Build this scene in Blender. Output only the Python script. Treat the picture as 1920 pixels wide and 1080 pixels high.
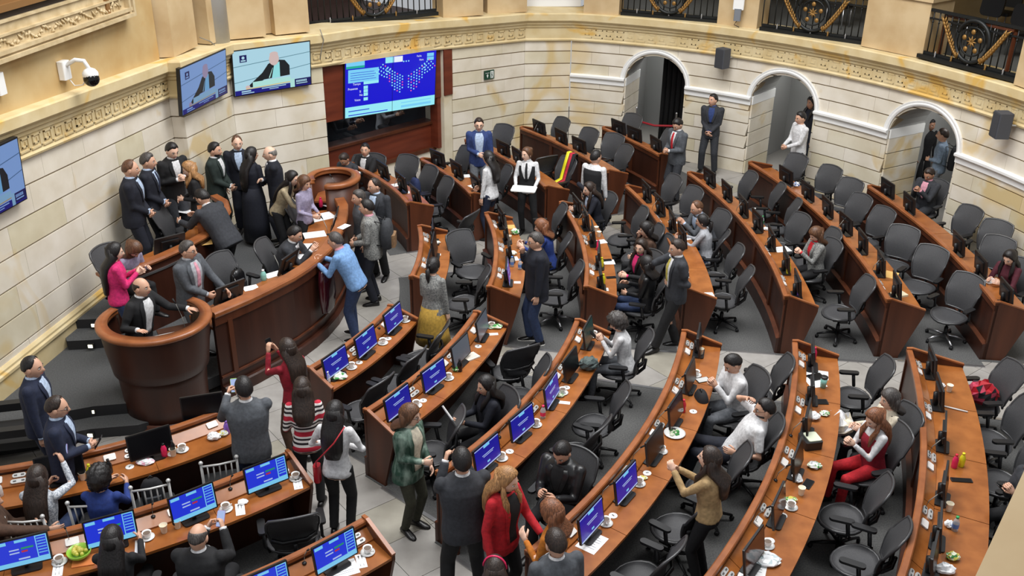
import bpy, bmesh, math, random
from mathutils import Vector, Matrix, Euler
random.seed(11)
for o in list(bpy.data.objects): bpy.data.objects.remove(o)
SC = bpy.context.scene
COL = SC.collection
# ------------------------------------------------------------------ camera
CAMF, CAMH, CAMT, CAMR = 1848.0, 7.1, math.radians(26.05), math.radians(0.68)
cam = bpy.data.cameras.new('camera'); camo = bpy.data.objects.new('camera', cam); COL.objects.link(camo)
cam.sensor_width = 36.0; cam.lens = CAMF/1920*36; cam.clip_start = 0.05; cam.clip_end = 200
_fw = Vector((0, math.cos(CAMT), -math.sin(CAMT))); _up = Vector((0, math.sin(CAMT), math.cos(CAMT))); _rt = Vector((1, 0, 0))
_r2 = _rt*math.cos(CAMR)+_up*math.sin(CAMR); _u2 = -_rt*math.sin(CAMR)+_up*math.cos(CAMR)
_m = Matrix((_r2, _u2, -_fw)).transposed().to_4x4(); _m.translation = Vector((0, 0, CAMH))
camo.matrix_world = _m
SC.camera = camo
# ------------------------------------------------------------------ light
SC.view_settings.view_transform = 'Standard'; SC.view_settings.look = 'None'
SC.view_settings.exposure = 0.0; SC.view_settings.gamma = 1.0; SC.view_settings.use_curve_mapping = False
world = bpy.data.worlds.new('hall_ambient'); SC.world = world; world.use_nodes = True
world.node_tree.nodes['Background'].inputs[0].default_value = (0.93, 0.96, 1.0, 1)
world.node_tree.nodes['Background'].inputs[1].default_value = 0.46
def area(name, loc, size, power, color=(1, 1, 1), target=None, sy=None):
    l = bpy.data.lights.new(name, 'AREA'); l.energy = power; l.color = color; l.size = size
    if sy: l.shape = 'RECTANGLE'; l.size_y = sy
    o = bpy.data.objects.new(name, l); o.location = loc; COL.objects.link(o)
    if target:
        o.rotation_euler = (Vector(target)-Vector(loc)).to_track_quat('-Z', 'Y').to_euler()
    return o
area('ceiling_skylight', (0.5, 13.0, 12.5), 7.0, 1650, (1.0, 0.995, 0.985))
area('ceiling_lamp_bank', (5.5, 11.0, 10.5), 3.0, 400, (1.0, 0.995, 0.985), (3.5, 14, 0))
area('ceiling_lamp_bank', (-3.0, 6.0, 10.5), 3.0, 400, (1.0, 0.995, 0.985), (-2.5, 11, 0))
# ------------------------------------------------------------------ helpers
def ray(px, py):
    x = (px-960)/CAMF; y = -(py-540)/CAMF
    return (_r2*x+_u2*y+_fw)
def at(px, py, z=0.0):
    """the point of the hall at height z seen at a spot of the survey photograph"""
    d = ray(px, py); t = (z-CAMH)/d.z
    return Vector((d.x*t, d.y*t, z))
EC = Vector((-6.664, 13.763)); EA = 0.92           # centre of the elliptical desk rows
ROWR = {1: 5.22, 2: 6.39, 3: 7.76, 4: 9.17, 5: 10.58, 6: 12.0, 7: 13.5}
def ell(R, t, z=0.0):
    a = math.radians(t); return Vector((EC.x+R*math.cos(a), EC.y+R*math.sin(a)/EA, z))
def er(t):
    a = math.radians(t); return Vector((math.cos(a), EA*math.sin(a), 0)).normalized()
def pol(p):
    x = p[0]-EC.x; y = (p[1]-EC.y)*EA; return math.hypot(x, y), math.degrees(math.atan2(y, x))
def tag(o, label=None, cat=None, group=None, kind=None):
    if label: o['label'] = label
    if cat: o['category'] = cat
    if group: o['group'] = group
    if kind: o['kind'] = kind
    return o
def empty(name, loc=(0, 0, 0), rz=0.0, label=None, cat=None, group=None, kind=None):
    o = bpy.data.objects.new(name, None); o.location = loc; o.rotation_euler = (0, 0, rz); o.empty_display_size = 0.1
    COL.objects.link(o); return tag(o, label, cat, group, kind)
def link(name, mesh, parent=None, loc=None, rot=None):
    o = bpy.data.objects.new(name, mesh); COL.objects.link(o)
    if parent: o.parent = parent
    if loc is not None: o.location = loc
    if rot is not None: o.rotation_euler = rot
    return o
def copy_tree(o, parent=None):
    c = o.copy(); COL.objects.link(c); c.parent = parent
    for ch in o.children: copy_tree(ch, c)
    return c
# ------------------------------------------------------------------ materials
MATS = {}
def mat(name, color, rough=0.6, metal=0.0, emit=None, es=1.0, alpha=None, spec=None, coat=0.0, trans=0.0):
    if name in MATS: return MATS[name]
    m = bpy.data.materials.new(name); m.use_nodes = True; b = m.node_tree.nodes['Principled BSDF']
    b.inputs['Base Color'].default_value = (*color, 1); b.inputs['Roughness'].default_value = rough; b.inputs['Metallic'].default_value = metal
    if emit: b.inputs['Emission Color'].default_value = (*emit, 1); b.inputs['Emission Strength'].default_value = es
    if spec is not None: b.inputs['Specular IOR Level'].default_value = spec
    if coat: b.inputs['Coat Weight'].default_value = coat
    if trans: b.inputs['Transmission Weight'].default_value = trans
    if alpha is not None: b.inputs['Alpha'].default_value = alpha
    m.diffuse_color = (*color, 1); MATS[name] = m; return m
def srgb(r, g, b):
    return tuple((c/255/12.92 if c/255 <= 0.04045 else ((c/255+0.055)/1.055)**2.4) for c in (r, g, b))
def noisy(name, c1, c2, scale=3.0, rough=0.6, stretch=(1, 1, 1), detail=6.0, bump=0.0, objrand=0.0, c3=None, coat=0.0, lo=0.35, hi=0.65, spec=None, world=False):
    """base colour wandering between c1 and c2, optional third colour in patches and a per-object tone"""
    m = mat(name, c1, rough, coat=coat, spec=spec); nt = m.node_tree; b = nt.nodes['Principled BSDF']; N = nt.nodes.new; L = nt.links.new
    tc = N('ShaderNodeTexCoord'); mp = N('ShaderNodeMapping'); mp.inputs['Scale'].default_value = stretch
    src = tc.outputs['Object']
    if world:
        g = N('ShaderNodeNewGeometry'); src = g.outputs['Position']
    L(src, mp.inputs['Vector'])
    n = N('ShaderNodeTexNoise'); n.inputs['Scale'].default_value = scale; n.inputs['Detail'].default_value = detail; L(mp.outputs[0], n.inputs['Vector'])
    r = N('ShaderNodeValToRGB'); r.color_ramp.elements[0].position = lo; r.color_ramp.elements[1].position = hi
    r.color_ramp.elements[0].color = (*c1, 1); r.color_ramp.elements[1].color = (*c2, 1); L(n.outputs['Fac'], r.inputs[0]); out = r.outputs[0]
    if c3:
        n2 = N('ShaderNodeTexNoise'); n2.inputs['Scale'].default_value = scale*0.35; n2.inputs['Detail'].default_value = 3; n2.inputs['Distortion'].default_value = 1.2
        L(mp.outputs[0], n2.inputs['Vector']); r2 = N('ShaderNodeValToRGB'); r2.color_ramp.elements[0].position = 0.58; r2.color_ramp.elements[1].position = 0.68; L(n2.outputs['Fac'], r2.inputs[0])
        mx = N('ShaderNodeMix'); mx.data_type = 'RGBA'; L(r2.outputs[0], mx.inputs['Factor']); L(out, mx.inputs['A']); mx.inputs['B'].default_value = (*c3, 1); out = mx.outputs['Result']
    if objrand:
        oi = N('ShaderNodeObjectInfo'); r3 = N('ShaderNodeValToRGB'); e = r3.color_ramp.elements
        lo_, hi_ = 1-objrand, 1+objrand*0.4
        e[0].color = (lo_*1.02, lo_, lo_*0.86, 1); e[1].color = (hi_, hi_, hi_*1.03, 1); el = e.new(0.25); el.color = (1, 1, 1, 1)
        L(oi.outputs['Random'], r3.inputs[0])
        mm = N('ShaderNodeMix'); mm.data_type = 'RGBA'; mm.blend_type = 'MULTIPLY'; mm.inputs['Factor'].default_value = 1; L(out, mm.inputs['A']); L(r3.outputs[0], mm.inputs['B']); out = mm.outputs['Result']
    L(out, b.inputs['Base Color'])
    if bump:
        bp = N('ShaderNodeBump'); bp.inputs['Strength'].default_value = bump; bp.inputs['Distance'].default_value = 0.02; L(n.outputs['Fac'], bp.inputs['Height']); L(bp.outputs[0], b.inputs['Normal'])
    return m
STONE = noisy('sandstone_block', srgb(226, 218, 202), srgb(212, 202, 182), 2.2, 0.75, detail=8, bump=0.06, objrand=0.12, c3=srgb(212, 190, 146), world=True)
STONEY = noisy('yellow_sandstone', srgb(198, 172, 124), srgb(184, 152, 100), 1.8, 0.75, detail=8, bump=0.05, c3=srgb(190, 148, 84), world=True)
CORN = noisy('cornice_stone', srgb(216, 198, 156), srgb(204, 182, 134), 3.0, 0.7, detail=8, bump=0.05, c3=srgb(212, 172, 92), world=True)
PEDE = noisy('pedestal_stone', srgb(202, 178, 138), srgb(186, 158, 116), 2.2, 0.7, detail=7, bump=0.04, world=True)
MORTAR = mat('recessed_joint', srgb(150, 132, 104), 0.9)
WHITEM = mat('white_moulding', srgb(238, 238, 236), 0.45)
GREYW = mat('grey_passage_wall', srgb(150, 150, 148), 0.8)
WOODF = noisy('dark_wood_front', srgb(66, 35, 24), srgb(52, 26, 17), 4.0, 0.38, stretch=(1, 1, 0.12), detail=9, spec=0.4)
WOODE = noisy('mid_wood_panel', srgb(90, 48, 29), srgb(72, 37, 21), 4.0, 0.38, stretch=(1.5, 1.5, 0.12), detail=9, spec=0.4)
WOODT = noisy('polished_desk_top', srgb(160, 97, 48), srgb(138, 80, 37), 5.0, 0.24, stretch=(1, 1, 1), detail=9, spec=0.5)
WOODC = noisy('orange_wood_rail', srgb(154, 93, 54), srgb(132, 76, 42), 5.0, 0.3, detail=8, spec=0.5)
WOODR = noisy('red_wood_panel', srgb(112, 50, 30), srgb(92, 38, 22), 2.5, 0.45, stretch=(0.4, 0.4, 3), detail=9)
CARPET = noisy('charcoal_carpet', srgb(94, 94, 93), srgb(74, 74, 74), 60, 0.95, detail=3, bump=0.2)
CARPETD = noisy('dais_carpet', srgb(84, 85, 86), srgb(70, 71, 72), 60, 0.95, detail=3, bump=0.2)
RISER = mat('dark_step_riser', srgb(38, 38, 40), 0.8)
TILE = noisy('grey_floor_stone', srgb(160, 156, 150), srgb(146, 142, 136), 4, 0.4, detail=6, objrand=0.08, world=True)
GROUT = mat('floor_grout', srgb(132, 129, 124), 0.8)
BLACK = mat('black_plastic', srgb(26, 26, 28), 0.4)
BLACKM = mat('matt_black', srgb(18, 18, 20), 0.7)
IRON = mat('black_wrought_iron', srgb(28, 30, 30), 0.45, 0.3)
GOLD = mat('gilded_leaf', srgb(150, 112, 58), 0.5, 0.5)
STEEL = mat('brushed_steel', srgb(190, 190, 192), 0.3, 0.9)
SILVER = mat('silver_plastic', srgb(200, 200, 198), 0.4, 0.2)
WHITE = mat('white_plastic', srgb(236, 236, 234), 0.4)
PAPER = mat('white_paper', srgb(240, 240, 240), 0.8)
MANILA = mat('manila_envelope', srgb(222, 178, 104), 0.7)
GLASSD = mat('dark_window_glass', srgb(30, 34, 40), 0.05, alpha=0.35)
# ------------------------------------------------------------------ mesh builder
class MB:
    def __init__(s): s.v = []; s.f = []; s.m = []; s.sm = []
    def add(s, vs, fs, mi=0, smooth=False, M=None):
        n = len(s.v)
        if M is not None: vs = [M @ Vector(v) for v in vs]
        s.v += [tuple(v) for v in vs]; s.f += [tuple(i+n for i in f) for f in fs]; s.m += [mi]*len(fs); s.sm += [smooth]*len(fs); return s
    def box(s, c, d, mi=0, M=None, rz=0.0):
        x, y, z = [k/2 for k in d]; vs = [(sx*x, sy*y, sz*z) for sz in (-1, 1) for sy in (-1, 1) for sx in (-1, 1)]
        T = Matrix.Translation(c) @ Matrix.Rotation(rz, 4, 'Z')
        if M is not None: T = M @ T
        return s.add(vs, [(0, 2, 3, 1), (4, 5, 7, 6), (0, 1, 5, 4), (2, 6, 7, 3), (0, 4, 6, 2), (1, 3, 7, 5)], mi, False, T)
    def hexa(s, p, mi=0):  # 8 points: bottom ring then top ring
        return s.add(p, [(3, 2, 1, 0), (4, 5, 6, 7), (0, 1, 5, 4), (1, 2, 6, 5), (2, 3, 7, 6), (3, 0, 4, 7)], mi)
    def rbox(s, c, d, r=0.02, mi=0, M=None, rz=0.0, seg=3):
        x, y, z = [k/2 for k in d]; r = min(r, x, y); pts = []
        for cx, cy, a0 in ((x-r, y-r, 0), (-x+r, y-r, 90), (-x+r, -y+r, 180), (x-r, -y+r, 270)):
            for k in range(seg+1):
                a = math.radians(a0+90*k/seg); pts.append((cx+r*math.cos(a), cy+r*math.sin(a)))
        T = Matrix.Translation(c) @ Matrix.Rotation(rz, 4, 'Z')
        if M is not None: T = M @ T
        return s.prism(pts, -z, z, mi, T)
    def prism(s, pts, z0, z1, mi=0, M=None):
        n = len(pts); vs = [(p[0], p[1], z0) for p in pts]+[(p[0], p[1], z1) for p in pts]
        fs = [tuple(range(n))[::-1], tuple(range(n, 2*n))]+[(i, (i+1) % n, n+(i+1) % n, n+i) for i in range(n)]
        return s.add(vs, fs, mi, False, M)
    def lathe(s, prof, n=16, mi=0, M=None, smooth=True, cap=True, ex=1.0, ey=1.0, a0=0.0, a1=360.0):
        full = abs(a1-a0-360) < 1e-6; vs = []; fs = []; k = n if full else n+1
        for r, z in prof:
            for i in range(k):
                a = math.radians(a0+(a1-a0)*i/n); vs.append((r*math.cos(a)*ex, r*math.sin(a)*ey, z))
        for j in range(len(prof)-1):
            for i in range(n):
                i2 = (i+1) % k; fs.append((j*k+i, j*k+i2, (j+1)*k+i2, (j+1)*k+i))
        if cap and full:
            if prof[0][0] > 1e-4: fs.append(tuple(range(k))[::-1])
            if prof[-1][0] > 1e-4: fs.append(tuple(range((len(prof)-1)*k, len(prof)*k)))
        return s.add(vs, fs, mi, smooth, M)
    def loft(s, rings, mi=0, smooth=True, cap=True, M=None, closed=False):
        k = len(rings[0]); vs = [v for r in rings for v in r]; fs = []
        nr = len(rings)
        for j in range(nr if closed else nr-1):
            j2 = (j+1) % nr
            for i in range(k):
                i2 = (i+1) % k; fs.append((j*k+i, j*k+i2, j2*k+i2, j2*k+i))
        if cap and not closed: fs += [tuple(range(k))[::-1], tuple(range((nr-1)*k, nr*k))]
        return s.add(vs, fs, mi, smooth, M)
    def tube(s, path, r, n=8, mi=0, M=None, smooth=True, flat=1.0, closed=False):
        P = [Vector(p) for p in path]; rings = []; up = Vector((0, 0, 1)); rs = r if isinstance(r, (list, tuple)) else [r]*len(P)
        for i, p in enumerate(P):
            if closed: t = P[(i+1) % len(P)]-P[i-1]
            else: t = (P[min(i+1, len(P)-1)]-P[max(i-1, 0)])
            t.normalize(); u = up if abs(t.z) < 0.95 else Vector((1, 0, 0))
            a = t.cross(u).normalized(); b = a.cross(t).normalized()
            rings.append([p+a*(rs[i]*math.cos(2*math.pi*k/n))+b*(rs[i]*flat*math.sin(2*math.pi*k/n)) for k in range(n)])
        return s.loft(rings, mi, smooth, True, M, closed)
    def ball(s, c, r, n=10, mi=0, M=None, sc=(1, 1, 1)):
        prof = [(max(1e-5, math.sin(math.pi*k/(n//2+1))), -math.cos(math.pi*k/(n//2+1))) for k in range(n//2+2)]
        T = Matrix.Translation(c) @ Matrix.Diagonal((r*sc[0], r*sc[1], r*sc[2], 1))
        if M is not None: T = M @ T
        return s.lathe(prof, n, mi, T, True, False)
    def sweep(s, prof, path, mi=0, smooth=False, cap=True):
        """closed profile [(out, z)] along path [(point, outward normal, dz)]"""
        rings = [[(p.x+n.x*o, p.y+n.y*o, z+dz) for o, z in prof] for p, n, dz in path]
        return s.loft(rings, mi, smooth, cap)
    def mesh(s, name, mats):
        me = bpy.data.meshes.new(name); me.from_pydata(s.v, [], s.f)
        for m in (mats if isinstance(mats, (list, tuple)) else [mats]): me.materials.append(m)
        me.polygons.foreach_set('material_index', s.m); me.polygons.foreach_set('use_smooth', s.sm); me.update(); return me
    def build(s, name, mats, parent=None, origin=None):
        """link as one object; vertices are in world space when parent is an unrotated Empty and origin its location"""
        if origin is not None:
            o = Vector(origin); s.v = [tuple(Vector(v)-o) for v in s.v]
        return link(name, s.mesh(name, mats), parent)
def at_origin(mb, name, mats, **kw):
    """a top-level mesh object whose origin sits at its base centre"""
    n = len(mb.v); c = Vector((sum(v[0] for v in mb.v)/n, sum(v[1] for v in mb.v)/n, min(v[2] for v in mb.v)))
    o = mb.build(name, mats, None, c); o.location = c; return tag(o, **kw)
ORD = ['first', 'second', 'third', 'fourth', 'fifth', 'sixth', 'seventh', 'eighth', 'ninth', 'tenth', 'eleventh', 'twelfth']
def disp(o):
    return o
# ================================================================== SETTING
HALL = Vector((0.5, 13.5))
class Run:
    """a stretch of wall: straight between two plan points or an arc, with its own top height"""
    def __init__(s, a, b, za, zb, arc=None):
        s.za, s.zb, s.arc = za, zb, arc
        if arc: s.c, s.R, s.p0, s.p1 = Vector(arc[0]), arc[1], math.radians(arc[2]), math.radians(arc[3]); s.L = abs(s.p1-s.p0)*s.R
        else:
            s.a, s.b = Vector(a), Vector(b); s.L = (s.b-s.a).length; d = (s.b-s.a).normalized(); n = Vector((d.y, -d.x))
            s.n = n if n.dot(HALL-s.a) > 0 else -n
    def pos(s, u):
        if s.arc:
            p = s.p0+(s.p1-s.p0)*u/s.L; return s.c+Vector((math.cos(p), math.sin(p)))*s.R
        return s.a+(s.b-s.a)*(u/s.L)
    def nrm(s, u):
        if s.arc:
            p = s.p0+(s.p1-s.p0)*u/s.L; return -Vector((math.cos(p), math.sin(p)))
        return s.n
    def zt(s, u): return s.za+(s.zb-s.za)*u/s.L
    def P(s, u, o, z):
        p = s.pos(u)+s.nrm(u)*o; return Vector((p.x, p.y, z))
    def u_of(s, p):   # nearest u
        return min((k*s.L/400 for k in range(401)), key=lambda u: (s.pos(u)-Vector((p[0], p[1]))).length)
CC = 0.62   # cornice height
RIGHTC = ((-1.294, 12.288), 10.153)
runs = {
    'wall_left': Run((-6.80, 8.5), (-5.56, 15.55), 3.82, 3.46),
    'wall_left_return': Run((-5.56, 15.55), (-5.33, 15.49), 3.46, 3.48),
    'wall_left_alcove': Run((-5.33, 15.49), (-4.97, 17.06), 3.48, 3.40),
    'wall_rostrum': Run((-4.97, 17.06), (-3.56, 18.17), 3.40, 3.36),
    'wall_niche': Run((-3.56, 18.17), (-1.32, 20.71), 3.36, 3.16),
    'wall_back': Run((-1.32, 20.71), (0.22, 21.91), 3.16, 3.08),
    'wall_back_return': Run((0.22, 21.91), (1.25, 22.10), 3.08, 3.06),
    'wall_right': Run(None, None, 3.06, 3.12, (RIGHTC[0], RIGHTC[1], 75.4, -6.0)),
}
RW = runs['wall_right']
ARCHES = [(RW.u_of((3.06, 21.42)), 0.70), (RW.u_of((5.51, 19.82)), 0.72), (RW.u_of((7.42, 17.38)), 0.76)]
SPR = 1.62
def archtop(u):
    for uc, w in ARCHES:
        d = abs(u-uc)
        if d < w: return SPR+0.64*math.sqrt(max(0, 1-(d/w)**2))
    return 0.0
def strip_boxes(mb, run, u0, u1, z0, z1, o_front, o_back, clip=None, du=0.35):
    n = max(1, math.ceil((u1-u0)/du))
    for k in range(n):
        a, b = u0+(u1-u0)*k/n, u0+(u1-u0)*(k+1)/n
        za, zb = z0, z0
        ta, tb = z1, z1
        if callable(z0): za, zb, ta, tb = z0(a), z0(b), z1(a), z1(b)
        if clip:
            za, zb = max(z0, clip(a)), max(z0, clip(b))
            if za >= z1-0.004 and zb >= z1-0.004: continue
            za, zb = min(za, z1-0.001), min(zb, z1-0.001)
            mid = clip((a+b)/2)
            if mid > z1: continue
        mb.hexa([run.P(a, o_front, za), run.P(b, o_front, zb), run.P(b, o_back, zb), run.P(a, o_back, za),
                 run.P(a, o_front, ta), run.P(b, o_front, tb), run.P(b, o_back, tb), run.P(a, o_back, ta)])
rb = random.Random(5)
WALLOBJ = {}
for name, run in runs.items():
    mb = MB(); isR = name == 'wall_right'; clip = (lambda u: archtop(u)) if isR else None
    # backing slab in vertical steps, set behind the blocks
    if name != 'wall_niche':
        n = 1 if not run.arc else 90
        for k in range(n):
            a, b = run.L*k/n, run.L*(k+1)/n
            if n == 1 and 'left' in name: a, b = 0.06, run.L-0.06
            za, zb = (archtop(a), archtop(b)) if isR else (0, 0)
            if isR and archtop((a+b)/2) > 0: za, zb = max(za, SPR), max(zb, SPR)
            mb.hexa([run.P(a, -0.03, za), run.P(b, -0.03, zb), run.P(b, -0.30, zb), run.P(a, -0.30, za),
                     run.P(a, -0.03, run.zt(a)-0.05), run.P(b, -0.03, run.zt(b)-0.05), run.P(b, -0.30, run.zt(b)-0.05), run.P(a, -0.30, run.zt(a)-0.05)])
        c = run.P(run.L/2, 0, 0); w = mb.build(name, MORTAR, None, c); w.location = c; tag(w, kind='structure'); WALLOBJ[name] = w
    else:
        c = run.P(run.L/2, 0, 0); w = empty(name, c, kind='structure'); WALLOBJ[name] = w; continue
    # courses of sandstone blocks, each block its own piece
    NC = 8 if name in ('wall_left', 'wall_left_return', 'wall_left_alcove', 'wall_rostrum') else 9
    for i in range(NC):
        u = 0.0; first = True
        while u < run.L-0.02:
            ln = rb.uniform(0.75, 1.35)*(0.6 if first and i % 2 else 1.0); first = False
            v = min(run.L, u+ln)
            if run.L-v < 0.35: v = run.L
            um = (u+v)/2; H = run.zt(um)-CC+0.04
            z0, z1 = H*i/NC+0.012, H*(i+1)/NC-0.012
            b = MB(); need = isR and any(archtop(x) > z0 for x in [u+(v-u)*q/8 for q in range(9)])
            if need: strip_boxes(b, run, u+0.002, v-0.002, z0, z1, 0.0, -0.09, clip, 0.05)
            else: strip_boxes(b, run, u+0.002, v-0.002, (lambda q, i=i: (run.zt(q)-CC+0.04)*i/NC+0.012), (lambda q, i=i: (run.zt(q)-CC+0.04)*(i+1)/NC-0.012), 0.0, -0.09, None, 0.3 if run.arc else 3)
            if b.v: b.build('stone_block', STONE, w, c)
            u = v
# plinth along the left wall: base block and two mouldings
pl = MB(); rl = runs['wall_left']
path = [(Vector((*rl.pos(u), 0)), rl.nrm(u), 0) for u in (0, rl.L)]
pl.sweep([(0, 0.0), (0.05, 0.0), (0.05, 0.55), (0.075, 0.57), (0.075, 0.61), (0.05, 0.63), (0.05, 0.66), (0.02, 0.69), (0, 0.69)], path)
tag(pl.build('baseboard_left', CORN), kind='structure')
# ---- cornice: one moulding mitred along every run
def cornice_prof(z, full=True):
    return [(0.0, z-CC), (0.05, z-CC), (0.06, z-CC+0.03), (0.035, z-CC+0.06), (0.035, z-0.33), (0.06, z-0.32), (0.07, z-0.27), (0.10, z-0.25), (0.11, z-0.21), (0.15, z-0.18), (0.17, z-0.155), (0.17, z-0.02), (0.15, z), (-0.75, z), (-0.75, z-CC)]
pts = []
order = list(runs.values())
for name, run in runs.items():
    k = 1 if not run.arc else 40
    if name == 'wall_niche': k = 12
    for j in range(k+1):
        u = run.L*j/k; p = run.pos(u).copy()
        n_ = run.nrm(u)
        if name == 'wall_niche': p = p-n_*0.16*math.sin(math.pi*j/k)
        pts.append((p, n_, run.zt(u)))
mp = []
i = 0
while i < len(pts):
    if i+1 < len(pts) and (pts[i][0]-pts[i+1][0]).length < 0.03:
        n = (pts[i][1]+pts[i+1][1]).normalized(); n = n/max(0.5, n.dot(pts[i][1])); mp.append((pts[i][0], n, pts[i][2])); i += 2
    else: mp.append(pts[i]); i += 1
cm = MB(); cm.sweep(cornice_prof(0.0), [(Vector((p.x, p.y, 0)), n, z) for p, n, z in mp])
corn = cm.build('trim_1', CORN); tag(corn, kind='structure')
# Greek key reliefs on the frieze, one piece each
def key_mesh():
    m = MB(); t = 0.022; d = 0.016
    def bar(x0, z0, x1, z1):
        m.box(((x0+x1)/2, d/2, (z0+z1)/2), (abs(x1-x0)+t, d, abs(z1-z0)+t))
    bar(-0.085, -0.075, 0.085, -0.075); bar(-0.085, -0.075, -0.085, 0.075); bar(-0.085, 0.075, 0.05, 0.075); bar(0.05, 0.075, 0.05, -0.02); bar(0.05, -0.02, -0.03, -0.02); bar(-0.03, -0.02, -0.03, 0.025)
    return m.mesh('key_relief', CORN)
KM = key_mesh()
for name in runs:
    run = runs[name]
    if name in ('wall_left_return', 'wall_back_return'): continue
    n = int((run.L-0.1)/0.235)
    for k in range(n):
        u = (k+0.5)*run.L/n
        if name == 'wall_right' and u > 11.0: continue
        if name == 'wall_left' and u < 2.2: continue
        nn = run.nrm(u); off = 0.036
        if name == 'wall_niche': off -= 0.16*math.sin(math.pi*u/run.L)
        p = run.P(u, off, run.zt(u)-CC+0.175)
        o = link('key_relief', KM, corn, p, (0, 0, math.atan2(nn.y, nn.x)-math.pi/2))
        o.scale = (1.06, 0.35 if name == 'wall_right' else 1.0, 1.08)
# ---- white impost bands and archivolts of the right wall
edges = [0.0]
for uc, w in ARCHES: edges += [uc-w, uc+w]
edges.append(RW.L)
tn = 2
for k in range(0, len(edges), 2):
    a, b = edges[k], edges[k+1]; m = MB(); n = max(2, int((b-a)/0.25))
    m.sweep([(0.0, SPR-0.10), (0.03, SPR-0.10), (0.03, SPR-0.02), (0.05, SPR), (0.085, SPR+0.03), (0.085, SPR+0.07), (0.0, SPR+0.09)],
            [(Vector((*RW.pos(a+(b-a)*j/n), 0)), RW.nrm(a+(b-a)*j/n), 0) for j in range(n+1)])
    tag(m.build('trim_%d' % tn, WHITEM), kind='structure'); tn += 1
for uc, w in ARCHES:
    m = MB(); rings = []
    for j in range(33):
        a = math.pi*j/32; ring = []
        for dr, o in ((0, -0.05), (0, 0.035), (0.03, 0.05), (0.05, 0.05), (0.06, 0.035), (0.085, 0.045), (0.1, 0.045), (0.1, -0.05)):
            u = uc+(w+dr)*math.cos(a); z = SPR+0.05+(0.64+dr)*math.sin(a); ring.append(RW.P(u, o, z))
        rings.append(ring)
    m.loft(rings, 0, False); tag(m.build('trim_%d' % tn, WHITEM), kind='structure'); tn += 1
    # passage behind the arch: jambs, vault, back wall
    n0 = RW.nrm(uc); bk = -n0; tdir = (RW.pos(uc+0.1)-RW.pos(uc)).normalized(); base = RW.pos(uc)
    def PP(x, d, z): q = base+tdir*x+bk*d; return Vector((q.x, q.y, z))
    D = 2.2; outline = [(-w, 0.0), (-w, SPR)]+[(-w*math.cos(math.pi*j/16), SPR+0.64*math.sin(math.pi*j/16)) for j in range(1, 16)]+[(w, SPR), (w, 0.0)]
    m = MB()
    fr = [PP(x, 0.0, z) for x, z in outline]; md = [PP(x, 0.95, z) for x, z in outline]
    k = len(outline)
    m.add(fr+md, [(i, i+1, k+i+1, k+i) for i in range(k-1)], 0)
    m.add([PP(x*1.35, 0.95, z*1.25) for x, z in outline]+[PP(x*1.35, D, z*1.25) for x, z in outline], [(i, i+1, k+i+1, k+i) for i in range(k-1)], 0)
    m.add(md+[PP(x*1.35, 0.95, z*1.25) for x, z in outline], [(i, i+1, k+i+1, k+i) for i in range(k-1)], 0)
    m.add([PP(-w*1.35, D, 0), PP(w*1.35, D, 0), PP(w*1.35, D, 3.0), PP(-w*1.35, D, 3.0)], [(0, 1, 2, 3)], 0)
    tag(m.build('wall_passage', GREYW), kind='structure')
    area('passage_fill', PP(0, 1.35, 2.45), 0.5, 16, (1, 1, 0.98))  # added fill light that brightens the passage walls, not a visible fitting
    # stone courses lining the jambs, impost band returning along them
    for sx in (-1, 1):
        for k_ in range(5):
            z0_, z1_ = 0.305*k_+0.01, 0.305*(k_+1)-0.012; m = MB(); x0_, x1_ = sx*(w-0.025), sx*(w+0.01)
            m.hexa([PP(x0_, 0.0, z0_), PP(x1_, 0.0, z0_), PP(x1_, 0.94, z0_), PP(x0_, 0.94, z0_), PP(x0_, 0.0, z1_), PP(x1_, 0.0, z1_), PP(x1_, 0.94, z1_), PP(x0_, 0.94, z1_)])
            m.build('stone_block', STONE, WALLOBJ['wall_right'], WALLOBJ['wall_right'].location)
    for sx in (-1, 1):
        m = MB(); x = sx*(w-0.03)
        m.hexa([PP(x, 0, SPR-0.1), PP(sx*w, 0, SPR-0.1), PP(sx*w, 0.95, SPR-0.1), PP(x, 0.95, SPR-0.1), PP(x, 0, SPR+0.08), PP(sx*w, 0, SPR+0.08), PP(sx*w, 0.95, SPR+0.08), PP(x, 0.95, SPR+0.08)])
        tag(m.build('trim_%d' % tn, WHITEM), kind='structure'); tn += 1
    if uc == ARCHES[0][0]:
        m = MB(); m.hexa([PP(-0.15, 1.02, 0), PP(w*1.3, 1.02, 0), PP(w*1.3, 1.1, 0), PP(-0.15, 1.1, 0), PP(-0.15, 1.02, 2.6), PP(w*1.3, 1.02, 2.6), PP(w*1.3, 1.1, 2.6), PP(-0.15, 1.1, 2.6)])
        for j in range(9): m.tube([PP(-0.1+j*0.12, 1.0, 0.02), PP(-0.1+j*0.12, 1.0, 2.55)], 0.05, 6)
        at_origin(m, 'curtain', mat('black_velvet', srgb(12, 12, 14), 0.95), label='black floor-length curtain hanging inside the leftmost archway', cat='curtain')
        m = MB(); m.tube([PP(-0.55, 0.5, 0.62), PP(-0.1, 0.5, 0.56), PP(0.4, 0.5, 0.62)], 0.025, 8); m.lathe([(0.12, 0), (0.12, 0.02), (0.02, 0.04), (0.02, 0.9), (0.03, 0.92), (0.0, 0.94)], 12, 1, Matrix.Translation(PP(-0.55, 0.5, 0))); m.lathe([(0.12, 0), (0.12, 0.02), (0.02, 0.04), (0.02, 0.9), (0.03, 0.92), (0.0, 0.94)], 12, 1, Matrix.Translation(PP(0.4, 0.5, 0)))
        at_origin(m, 'rope_barrier', [mat('red_rope', srgb(150, 22, 34), 0.7), STEEL], label='red rope barrier between two posts inside the leftmost archway', cat='barrier')
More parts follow.
